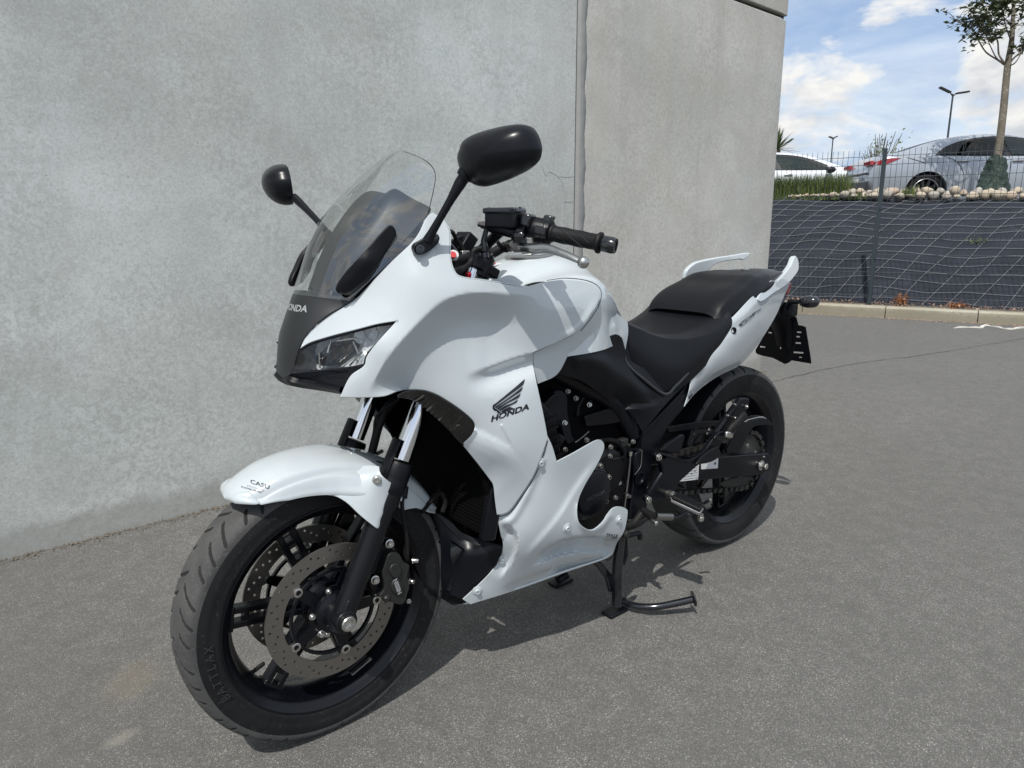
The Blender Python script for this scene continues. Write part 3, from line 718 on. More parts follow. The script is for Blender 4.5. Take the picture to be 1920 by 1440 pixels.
# ------------------------------------------------------------------ cars on the upper car park
def build_car(name,origin,heading,label,prof,paintm,wheelm='rim_black',clear_front=True):
    """prof: dict of station arrays; car space x forward from the rear bumper, y right, z up"""
    h=np.array([heading[0],heading[1],0.]); h/=np.linalg.norm(h); rt=np.array([h[1],-h[0],0.]); O=np.array(origin,float)
    T=lambda x,y,z: O+h*x+rt*y+np.array([0,0,z])
    root=thing(name,tuple(T(prof['len']/2,0,0)),label,'car')
    X=np.array(prof['x']); 
    it=lambda k,x: np.interp(x,X,prof[k])
    xs=np.linspace(X[0],X[-1],74)
    def smooth(k):
        a=it(k,xs); 
        for _ in range(3): a=np.r_[a[0],(a[:-2]+2*a[1:-1]+a[2:])/4,a[-1]]
        return a
    S={k:smooth(k) for k in ('zb','zs','zr','ws','wm','wr')}
    def section(i):
        zb,zs,zr,ws,wm,wr=[S[k][i] for k in ('zb','zs','zr','ws','wm','wr')]
        zc=zb+.22
        gh=max(zr-zs,0.0)
        pts=[(0,zb),(ws*.8,zb),(ws,zb+.03),(wm*.985,zc),(wm,zb+(zs-zb)*.62),(wm*.985,zs-.05),(wm*.955,zs-.012),(wm*.93,zs+min(.004,gh)),
             (wr+(wm*.93-wr)*.62,zs+gh*.38),(wr+(wm*.93-wr)*.26,zs+gh*.74),(wr,zs+gh*.90),(wr*.82,zs+gh*.975),(wr*.4,zr),(0,zr)]
        return pts
    secs=[section(i) for i in range(len(xs))]
    V=[];F=[];n=len(secs[0])
    for x,s in zip(xs,secs):
        xx=x
        for y,z in s: V.append(T(xx,y,z))
        for y,z in s[::-1][1:-1]: V.append(T(xx,-y,z))
    m_=2*n-2
    for i in range(len(xs)-1):
        for j in range(m_): F.append((i*m_+j,i*m_+(j+1)%m_,(i+1)*m_+(j+1)%m_,(i+1)*m_+j))
    F.append(tuple(range(m_))[::-1]); F.append(tuple((len(xs)-1)*m_+j for j in range(m_)))
    body=mk('body',V,F,paintm,root,smooth=50,recalc=True)
    # wheel arches
    WR=prof['wr_']
    for ax_ in prof['axles']:
        cut=MB(); cut.lathe(T(ax_,-1.2,WR-.005),rt,[(WR+.045,0),(WR+.045,2.4)],40); co=cut.build('cutter',M['car_dark'])
        bmod=body.modifiers.new('b','BOOLEAN'); bmod.object=co; bmod.operation='DIFFERENCE'; bmod.solver='EXACT'
        dg=bpy.context.evaluated_depsgraph_get(); me=bpy.data.meshes.new_from_object(body.evaluated_get(dg)); body.modifiers.clear(); body.data=me; bpy.data.objects.remove(co)
    body.data.shade_smooth(); body.data.set_sharp_from_angle(angle=R(38))
    liner=MB()
    for ax_ in prof['axles']: liner.lathe(T(ax_,-.62,WR),rt,[(WR+.03,0),(WR+.03,1.24)],24)
    liner.box(T(prof['len']/2,0,.42),(prof['len']-.5,1.2,.34),(h,rt,(0,0,1)))
    # side lookup
    def sy(x,z):
        i=int(np.clip(np.searchsorted(xs,x),1,len(xs)-1)); t=(x-xs[i-1])/(xs[i]-xs[i-1]); r_=[]
        for s in (secs[i-1],secs[i]):
            zz=np.array([p[1] for p in s[2:11]]); yy=np.array([p[0] for p in s[2:11]]); r_.append(np.interp(z,zz,yy))
        return r_[0]*(1-t)+r_[1]*t
    def patch(nm,ol,mat,off=.006,par=None,step=.05,sides=(1,-1),smooth=True):
        cv=outline_curve(ol,step) if smooth else resample(np.vstack([[p[:2] for p in ol],[ol[0][:2]]]),step)[:-1]
        lo,hi=cv.min(0),cv.max(0); gx,gy=np.meshgrid(np.arange(lo[0]+.03,hi[0],step),np.arange(lo[1]+.02,hi[1],step*.6)); P=np.stack([gx.ravel(),gy.ravel()],1)
        cl=np.vstack([cv,cv[:1]]); ins=np.zeros(len(P),bool)
        for i in range(len(cl)-1):
            (x1,y1),(x2,y2)=cl[i],cl[i+1]; ins^=((y1>P[:,1])!=(y2>P[:,1]))&(P[:,0]<(x2-x1)*(P[:,1]-y1)/(y2-y1+1e-12)+x1)
        d,_=seg_dist(P,cl); P=P[ins&(np.abs(d)>step*.3)]
        vs_=[Vector(map(float,p)) for p in cv]+[Vector(map(float,p)) for p in P]; k=len(cv)
        r_=delaunay_2d_cdt(vs_,[(i,(i+1)%k) for i in range(k)],[tuple(range(k))],1,1e-5)
        for sd in sides:
            Vv=[T(p[0],sd*(sy(p[0],p[1])+off),p[1]) for p in r_[0]]
            kk=len(Vv); Vv+=[T(p[0],sd*(sy(p[0],p[1])-.004),p[1]) for p in r_[0]]
            bd={}
            for t in r_[2]:
                for a_,b_ in ((t[0],t[1]),(t[1],t[2]),(t[2],t[0])): bd[(a_,b_)]=1
            Ff=[tuple(t) for t in r_[2]]+[tuple(q+kk for q in t[::-1]) for t in r_[2]]+[(b_,a_,a_+kk,b_+kk) for a_,b_ in bd if (b_,a_) not in bd]
            mk(nm,Vv,Ff,mat,par or root,smooth=40,recalc=True)
    liner.build('underbody',M['car_dark'],root)
    # wheels
    for ax_ in prof['axles']:
        for sd in (1,-1):
            c=T(ax_,sd*(prof['hw']-.02),WR); out=rt*sd
            ty=MB(); ty.lathe(c-out*.22,out,[(WR*.70,0),(WR*.93,0),(WR,.03),(WR,.18),(WR*.95,.21),(WR*.80,.22),(WR*.74,.215),(WR*.72,.20),(WR*.70,.12)],40,cap=False); tyo=ty.build('wheel',M['tyre_rubber'],root)
            rm=MB(); rm.lathe(c-out*.22,out,[(WR*.74,.212),(WR*.715,.216),(WR*.69,.205),(WR*.69,.03)],40,cap=False); rm.build('rim_ring',M['alloy'],tyo)
            sp=MB(); sp.lathe(c-out*.10,out,[(.0,.04),(.055,.045),(.07,.02),(.07,0)],16)
            for k in range(10):
                a_=2*PI*k/10; u_=h*math.cos(a_)+np.array([0,0,1])*math.sin(a_); w_=np.cross(out,u_); sp.prism([c-out*.06+u_*.05-w_*.022,c-out*.06+u_*.05+w_*.022,c-out*.03+u_*WR*.69+w_*.026,c-out*.03+u_*WR*.69-w_*.026],-out*.03)
            sp.lathe(c-out*.20,out,[(WR*.62,0),(WR*.62,.01)],24)
            sp.build('wheel_spokes',M['car_dark'],tyo)
    return root,T,patch,sy,xs,S
heading=(-.70,.714)
# silver four-door coupe
prof=dict(len=4.7,hw=.90,wr_=.335,axles=(1.02,3.80),
 x =[0.0,.06,.22,.45,.75,1.1,1.5,2.0,2.5,3.0,3.45,3.8,4.2,4.5,4.66,4.7],
 zb=[.40,.30,.22,.20,.19,.19,.18,.18,.18,.18,.18,.18,.19,.21,.26,.32],
 zs=[.66,.90,1.02,1.01,.99,.975,.965,.955,.95,.94,.93,.90,.84,.74,.62,.50],
 zr=[.68,.93,1.05,1.065,1.13,1.26,1.37,1.425,1.42,1.33,1.13,.965,.88,.77,.64,.52],
 ws=[.55,.66,.74,.80,.84,.86,.86,.86,.86,.86,.86,.86,.82,.72,.58,.42],
 wm=[.60,.72,.82,.87,.90,.91,.91,.91,.91,.91,.91,.90,.87,.78,.62,.46],
 wr=[.55,.66,.74,.72,.66,.60,.57,.56,.56,.60,.68,.78,.78,.70,.56,.40])
CG=TOPZ-.10
def car_origin(u,depth,x_local,side,heading):
    h=np.array([heading[0],heading[1],0.]); h/=np.linalg.norm(h); rt=np.array([h[1],-h[0],0.]); p=PD(u,370,depth); p[2]=CG; return p-h*x_local-rt*side
org=car_origin(1735,13.4,1.02,.90,heading)
car,T,patch,sy,xs_,S_=build_car('parked_car',org,heading,'silver four-door coupe parked behind the fence and boulders','' or prof,M['silver_paint'])
win=[(1.13,1.01,'c'),(1.30,1.12),(1.60,1.25),(2.05,1.335),(2.45,1.34),(2.85,1.29),(3.2,1.17),(3.52,1.0,'c'),(3.0,.985),(2.2,.99),(1.6,1.0)]
patch('window_surround',[(p[0]+(.0),p[1]+(.012 if p[1]>1.05 else -.012),*p[2:]) for p in win],M['car_trim'],off=.004)
patch('window',[(1.22,1.02,'c'),(1.35,1.11),(1.62,1.225),(2.0,1.305),(2.28,1.318,'c'),(2.36,1.005,'c'),(1.8,1.01)],M['car_glass'],off=.018)
patch('window',[(2.40,1.315,'c'),(2.48,1.005,'c'),(3.0,1.0),(3.40,1.01,'c'),(3.15,1.155),(2.85,1.262)],M['car_glass_clear'],off=.018)
patch('tail_light',[(.10,.90,'c'),(.28,.952),(.52,.960,'c'),(.36,.885),(.24,.84),(.07,.85,'c')],M['tail_red'],off=.008)
h_=np.array([*heading,0.]); h_/=np.linalg.norm(h_); r_t=np.array([h_[1],-h_[0],0.])
def crosspatch(nm,x0,x1,z,mat,w_,dz):
    mb=MB(); mb.prism([T(x0,-w_,z),T(x1,-w_*1.02,z+dz),T(x1,w_*1.02,z+dz),T(x0,w_,z)],(0,0,.012)); return mb.build(nm,mat,car)
# rear window (lies on the sloping back), boot seam, rear lights across, bumper insert, number plate
V=[];F=[]
xr=np.linspace(.62,1.42,12)
for i,x in enumerate(xr):
    zr=np.interp(x,xs_,S_['zr']); wr=np.interp(x,xs_,S_['wr'])*.80
    for j in range(7):
        y=(-1+2*j/6); V.append(T(x,y*wr,zr+.006-.016*abs(y)**3))
for i in range(11):
    for j in range(6): F.append((i*7+j,i*7+j+1,(i+1)*7+j+1,(i+1)*7+j))
mk('rear_window',V,F,M['car_trim'],car,smooth=60)
for sd_ in (1,-1):
    mb=MB(); mb.box(T(.055,sd_*.56,.885),(.07,.34,.085),(h_,r_t,(0,0,1))); mb.build('tail_light',M['tail_red'],car,bevel=.012)
for nm,x,z,w_,hh,mt in [('bumper_insert',-.006,.42,.74,.24,'car_dark'),('number_plate',-.022,.60,.26,.10,'plate_face')]:
    mb=MB(); c_=T(x,0,z); mb.box(c_,(.05,w_*2,hh),(h_,r_t,(0,0,1))); mb.build(nm,M[mt],car,bevel=.008)
for zz_,w_,hh in ((.70,.66,.035),): 
    mb=MB(); mb.box(T(.015,0,zz_),(.05,w_*2,hh),(h_,r_t,(0,0,1))); mb.build('trim_strip',M['car_dark'],car,bevel=.008)
def seam(pts,nm='door_seam',r_=.006,mat='car_dark'):
    mb=MB(); P=catmull([(x,0,z) for x,z in pts],6)
    for sd in (1,): mb.tube([T(p[0],sd*(sy(p[0],p[2])+.001),p[2]) for p in P],r_,5)
    mb.build(nm,M[mat],car)
seam([(1.28,.99),(1.52,.86),(1.66,.62),(1.66,.30)]); seam([(2.44,.98),(2.46,.6),(2.42,.28)]); seam([(.62,.965),(.95,.86)])
for x in (1.62,2.58):
    mb=MB(); c_=T(x,sy(x,.885)+.022,.885); mb.box(c_,(.20,.03,.026),(h_,r_t,(0,0,1))); mb.build('door_handle',M['alloy'],car,bevel=.008)
mb=MB(); c_=T(3.36,1.01,1.0); mb.lathe(c_-h_*.10,h_,[(.03,0),(.075,.03),(.085,.09),(.06,.16),(.02,.19)],14); mb.tube([T(3.38,.86,.95),c_],.02,8); mb.build('wing_mirror',M['car_trim'],car)
# white hatchback behind
prof2=dict(len=4.2,hw=.88,wr_=.32,axles=(.80,3.35),
 x =[0.0,.05,.2,.45,.8,1.2,1.8,2.2,2.6,3.0,3.35,3.8,4.1,4.2],
 zb=[.40,.30,.22,.20,.19,.18,.18,.18,.18,.18,.18,.2,.26,.35],
 zs=[.80,.96,1.02,1.02,1.01,1.0,.98,.97,.96,.95,.93,.84,.68,.52],
 zr=[.85,1.10,1.26,1.36,1.43,1.46,1.455,1.42,1.33,1.17,1.02,.88,.70,.54],
 ws=[.6,.7,.76,.80,.84,.84,.84,.84,.84,.84,.84,.80,.6,.44],
 wm=[.66,.77,.84,.87,.89,.89,.89,.89,.89,.89,.89,.84,.66,.48],
 wr=[.5,.58,.62,.62,.60,.58,.57,.57,.60,.68,.76,.74,.58,.4])
heading2=(-.66,.75)
org2=car_origin(1556,16.6,2.92,.9,heading2)
car,T,patch,sy,xs_,S_=build_car('parked_car',org2,heading2,'white hatchback parked behind the tall grass next to the wall',prof2,M['car_white'])
h_=np.array([*heading2,0.]); h_/=np.linalg.norm(h_); r_t=np.array([h_[1],-h_[0],0.])
patch('window_surround',[(.35,1.06,'c'),(.6,1.30),(1.2,1.385),(1.8,1.385),(2.3,1.32),(2.75,1.16),(3.05,1.0,'c'),(2.2,1.0),(1.2,1.02)],M['car_trim'],off=.004)
patch('window',[(.55,1.08,'c'),(.75,1.27),(1.2,1.355),(1.5,1.355,'c'),(1.62,1.04,'c'),(1.1,1.05)],M['car_glass'],off=.018)
patch('window',[(1.66,1.35,'c'),(1.82,1.035,'c'),(2.4,1.02),(2.88,1.02,'c'),(2.55,1.17),(2.2,1.29)],M['car_glass_clear'],off=.018)
seam([(1.70,1.0),(1.72,.6),(1.68,.28)])
for x in (1.45,1.95):
    mb=MB(); c_=T(x,sy(x,.90)+.022,.90); mb.box(c_,(.19,.03,.026),(h_,r_t,(0,0,1))); mb.build('door_handle',M['alloy'],car,bevel=.008)
mb=MB(); c_=T(2.86,1.03,.99); mb.lathe(c_-h_*.11,h_,[(.03,0),(.08,.03),(.09,.10),(.06,.18),(.02,.21)],14); mb.tube([T(2.9,.86,.96),c_],.02,8); mr=mb.build('wing_mirror',M['car_trim'],car)
MB().lathe(c_+np.array([0,0,.045])-h_*.09,h_,[(.03,0),(.06,.03),(.062,.10),(.04,.16)],14).build('mirror_cap',M['car_white'],mr)
# ------------------------------------------------------------------ street lamps
def lamp(u,vtop,depth,label,two):
    b=PD(u,vtop,depth); g=PD(u,400,depth); x,y=b[0],b[1]; H_=b[2]
    root=thing('street_lamp',(x,y,CG),label,'street lamp')
    MB().lathe((x,y,CG),(0,0,1),[(.11,0),(.08,.5),(.05,H_-CG)],10).build('pole',M['fence_post'],root)
    sd=CAM_R.copy(); sd[2]=0; sd/=np.linalg.norm(sd); 
    for s_ in ((-1,1) if two else (-1,1)):
        mb=MB(); a_=np.array([x,y,H_]); e=a_+sd*s_*(.95 if two else .30)*(1 if s_<0 else .8)+np.array([0,0,.42 if s_<0 and two else .10]); m_=(a_+e)/2
        ax0=(e-a_)/np.linalg.norm(e-a_); mb.tube([a_-np.array([0,0,.15]),a_+ax0*.2],.04,6); mb.box(a_+ax0*((.15+.42) if two else .25),((.75 if two else .35),.30,.10),(ax0,np.cross((0,0,1),ax0),np.cross(ax0,np.cross((0,0,1),ax0)))); mb.build('lamp_head',M['car_dark'],root,bevel=.02)
lamp(1787,176,43,'tall grey street lamp with two heads rising behind the silver car',True)
lamp(1562,259,66,'small distant street lamp seen above the white car and the fence',False)
# ------------------------------------------------------------------ shrub and palm behind the cars
def leafball(name,label,cat,c,rad,n,size,mat,seed,stems=6,clumps=None):
    rr=random.Random(seed); root=thing(name,(c[0],c[1],CG),label,cat); V=[];F=[]; sb=MB()
    tips=[]
    for k in range(stems):
        a_=rr.uniform(0,6.28); e=np.array([c[0]+math.cos(a_)*rad[0]*rr.uniform(.2,1),c[1]+math.sin(a_)*rad[0]*rr.uniform(.2,1),c[2]+rad[1]*rr.uniform(-.2,1)]); tips.append(e)
        sb.tube(catmull([(c[0],c[1],CG),((c[0]*.6+e[0]*.4),(c[1]*.6+e[1]*.4),CG+(e[2]-CG)*.6),e],4),[.016]*4+[.01]*4+[.005],5)
    sb.build('stem',M['bark'],root)
    for k in range(n):
        t=rr.choice(tips); f_=rr.uniform(.35,1); b=np.array([c[0],c[1],CG])*(1-f_)+t*f_+np.array([rr.gauss(0,.09),rr.gauss(0,.09),rr.gauss(0,.08)])
        q=np.array([[rr.gauss(0,1) for _ in range(3)] for _ in range(2)]); q[0]/=np.linalg.norm(q[0]); q[1]-=q[0]*(q[0]@q[1]); q[1]/=np.linalg.norm(q[1]); z=size*rr.uniform(.6,1.3); i=len(V)
        V+=[b-q[0]*z,b+q[1]*z*.5,b+q[0]*z,b-q[1]*z*.5]; F.append((i,i+1,i+2,i+3))
    mk('foliage',V,F,mat,root,smooth=0)
c_=PD(1651,283,17.0); leafball('shrub','sparse pale green shrub rising behind the silver car boot','shrub',c_,(.50,.42),420,.040,M['leaf_bush'],5,26)
c_=PD(1632,287,17.0); 
# palm
pc=PD(1456,281,24); proot=thing('palm',(pc[0],pc[1],CG),'spiky palm top showing beside the wall above the white car','palm tree')
MB().lathe((pc[0],pc[1],CG),(0,0,1),[(.16,0),(.13,pc[2]-CG)],10).build('trunk',M['bark'],proot)
V=[];F=[];rr=random.Random(2)
for k in range(60):
    a_=rr.uniform(0,6.28); el_=rr.uniform(-.1,1.45); L_=rr.uniform(.6,.95); d=np.array([math.cos(a_)*math.cos(el_),math.sin(a_)*math.cos(el_),math.sin(el_)]); n_=np.cross(d,(0,0,1)); n_/=np.linalg.norm(n_)+1e-9; i=len(V); b=pc.copy()
    V+=[b-n_*.02,b+n_*.02,b+d*L_*.5+n_*.035,b+d*L_*.5-n_*.035,b+d*L_+np.array([0,0,-.06])]; F+=[(i,i+1,i+2,i+3),(i+3,i+2,i+4)]
d=PD(1490,259,24)-pc; n_=np.cross(d,(0,0,1)); n_/=np.linalg.norm(n_); i=len(V); V+=[pc-n_*.03,pc+n_*.03,pc+d*.8+np.array([0,0,.06]),pc+d*.8-np.array([0,0,.03]),pc+d]; F+=[(i,i+1,i+2,i+3),(i+3,i+2,i+4)]
mk('crown',V,F,M['palm_leaf'],proot,smooth=0)
# ------------------------------------------------------------------ young tree with green watering bag
DT=11.75
tp=lambda u,v,dd=0.0: PD(u,v,DT+dd)
base=tp(1863,352); base[2]=TOPZ-.03
tree=thing('young_tree',tuple(base),'young evergreen tree with bare lower trunk standing on the boulder edge','tree')
tr=[base,tp(1866,330),tp(1874,270),tp(1882,200),tp(1889,126),tp(1897,75),tp(1900,20),tp(1904,-50),tp(1905,-120)]
rad=np.array([13,13,12.5,12,11,8.5,6,4.5,3])*.5*DT/CAM_F*1.05
cv=catmull(tr,6); rr_=np.interp(np.arange(len(cv))/6,np.arange(len(tr)),rad); 
MB().tube(cv,rr_,14).build('trunk',M['bark'],tree)
limbs=[([(1885,123,0),(1870,112,.1),(1848,97,.15),(1833,72,.2),(1825,57,.2),(1812,50,.25),(1798,40,.3),(1780,32,.35)],3.2),
 ([(1883,118,0),(1868,108,-.1),(1855,82,-.2),(1847,62,-.2),(1835,50,-.25),(1815,22,-.3)],2.4),
 ([(1884,119,0),(1873,102,0),(1871,80,.1),(1866,66,.1),(1858,58,.1),(1852,30,.1),(1840,5,.1)],3.4),
 ([(1890,122,0),(1905,105,.1),(1918,96,.2),(1945,80,.3),(1975,40,.4)],3.4),
 ([(1893,123,0),(1903,118,-.2),(1915,100,-.2),(1940,60,-.3),(1960,10,-.4)],2.6),
 ([(1897,80,0),(1886,50,-.2),(1880,20,-.3),(1874,-20,-.4)],2.6),
 ([(1899,60,0),(1912,35,.2),(1925,0,.3),(1935,-50,.4)],2.6),
 ([(1899,55,0),(1885,35,.2),(1865,10,.3),(1850,-30,.4)],2.4),
 ([(1901,30,0),(1885,5,0),(1870,-35,0),(1850,-70,0)],2.4),([(1902,0,0),(1925,-40,.1),(1950,-80,.1)],2.4)]
lb=[];tips=[]
for pts,w_ in limbs:
    P=catmull([tp(*q) for q in pts],5); r0=w_*.5*DT/CAM_F; MB().tube(P,np.linspace(r0,r0*.4,len(P)),7).build('branch',M['bark'],tree); lb.append(P)
rr=random.Random(21); V=[];F=[]; tw=MB()
ctrs=[]
for P in lb:
    for k in range(21):
        f_=rr.uniform(.45,1); p=P[int(f_*(len(P)-1))]; e=p+np.array([rr.gauss(0,.10),rr.gauss(0,.10),rr.gauss(.07,.08)])
        if e[2]<3.95+.0 and rr.random()<.75: continue
        tw.tube([p,(p+e)/2+np.array([0,0,.015]),e],[.006,.005,.003],4,cap=False); ctrs.append(e)
tw.build('twig',M['bark'],tree)
for e in ctrs:
    for k in range(rr.randint(7,12)):
        b=e+np.array([rr.gauss(0,.045),rr.gauss(0,.045),rr.gauss(0,.04)]); a_=rr.uniform(0,6.28); d=np.array([math.cos(a_),math.sin(a_),rr.uniform(-.9,.5)]); d/=np.linalg.norm(d); n_=np.cross(d,(rr.gauss(0,.4),rr.gauss(0,.4),1)); n_/=np.linalg.norm(n_); L_=rr.uniform(.075,.13); w_=L_*.24; i=len(V); up=np.cross(n_,d)*L_*.06
        V+=[b,b+d*L_*.45+n_*w_+up,b+d*L_,b+d*L_*.45-n_*w_+up,b+d*L_*.45]; F+=[(i,i+1,i+4),(i+1,i+2,i+4),(i,i+4,i+3),(i+4,i+2,i+3)]
mk('leaf_crown',V,F,M['leaf_dark'],tree,smooth=0)
# bag: wrinkled sleeve, wide at the foot
V=[];F=[];nz_,na=26,36
for i in range(nz_):
    t=i/(nz_-1); v=356-70*t; u=1863+6*math.sin(t*2.2)-6*(1-t)**2*1.5; c_=tp(u,v); c_[2]=TOPZ-.02+(tp(1868,288)[2]-TOPZ)*t
    for j in range(na):
        a_=2*PI*j/na; r_=.125+.17*(1-t)**2.2+.035*math.sin(t*PI*1.1)+.014*math.sin(3*a_+t*9)+.012*math.sin(7*a_-t*16)+.010*math.sin(t*46+2*math.sin(a_*2))
        if t>.93: r_=.075
        V.append(c_+np.array([math.cos(a_)*r_,math.sin(a_)*r_,.012*math.sin(5*a_+t*12)]))
for i in range(nz_-1):
    for j in range(na): F.append((i*na+j,i*na+(j+1)%na,(i+1)*na+(j+1)%na,(i+1)*na+j))
bag=tag(mk('watering_bag',V,F,M['green_tarp'],smooth=180),'crumpled dark green watering bag wrapped around the foot of the tree trunk','bag')
# ------------------------------------------------------------------ motorcycle
bike=thing('motorcycle',(.72,0,0),'white touring motorcycle parked on its centre stand beside the concrete wall','motorcycle')
WB=1.49; FC=np.array([WB,0,.300]); RC=np.array([0,0,.322])
def plate2d(name,ol,holes,T3,thick,mat,parent=None,step=None,bevel=0,smooth=35,fill=None):
    "flat plate: ol, holes in 2D; T3 maps an array of 2D points to 3D; thick = offset vector"
    vs=[Vector(map(float,p)) for p in ol]; n=len(vs); ed=[(i,(i+1)%n) for i in range(n)]
    for h in holes:
        k=len(vs); m_=len(h); vs+=[Vector(map(float,p)) for p in h]; ed+=[(k+i,k+(i+1)%m_) for i in range(m_)]
    if fill is not None: vs+=[Vector(map(float,p)) for p in fill]
    r=delaunay_2d_cdt(vs,ed,[tuple(range(n))],1,1e-6)
    P=np.array([tuple(v) for v in r[0]]); tri=np.array([t for t in r[2]]); c=P[tri].mean(1); keep=np.ones(len(tri),bool)
    for h in holes:
        h=np.array(h); ins=np.zeros(len(tri),bool); q=np.vstack([h,h[:1]])
        for i in range(len(h)):
            (x1,y1),(x2,y2)=q[i],q[i+1]; ins^=((y1>c[:,1])!=(y2>c[:,1]))&(c[:,0]<(x2-x1)*(c[:,1]-y1)/(y2-y1+1e-15)+x1)
        keep&=~ins
    tri=tri[keep]; V=np.array(T3(P)); k=len(V); th=np.array(thick,float)
    bd=set()
    for t in tri:
        for a_,b_ in ((t[0],t[1]),(t[1],t[2]),(t[2],t[0])): bd.add((int(a_),int(b_)))
    F=[tuple(t) for t in tri]+[tuple(int(x)+k for x in t[::-1]) for t in tri]+[(b_,a_,a_+k,b_+k) for a_,b_ in bd if (b_,a_) not in bd]
    return mk(name,np.vstack([V,V+th]),F,mat,parent,smooth,bevel=bevel,recalc=True)
def circ2(cx,cy,r,n=16,a0=0): return [(cx+r*math.cos(a0+2*PI*i/n),cy+r*math.sin(a0+2*PI*i/n)) for i in range(n)]
def ext(name,px,Y,thick,mat,parent=None,bevel=.0015,holes=(),step=6,mirror=False,seg=2,toward=False):
    "outline in photo pixels laid on the plane y=Y, extruded inwards"
    ol=outline_curve(px,step); T3=lambda P:[PY(u,v,Y) for u,v in P]
    o=plate2d(name,ol,[outline_curve(h,step*.6) for h in holes],T3,(0,-thick,0),mat,parent or bike,bevel=bevel)
    o.modifiers and setattr(o.modifiers[0],'segments',seg)
    if mirror: mirrored(o,parent or bike)
    return o
def bolt(p,ax,r,h,mat,parent,hexr=.45,name='bolt'):
    mb=MB(); mb.lathe(p,ax,[(r*1.25,0),(r*1.25,h*.25),(r,h*.3),(r,h*.85),(r*.85,h),(r*hexr,h),(r*hexr,h*.45),(0.0001,h*.45)],14)
    return mb.build(name,M[mat],parent,smooth=30)
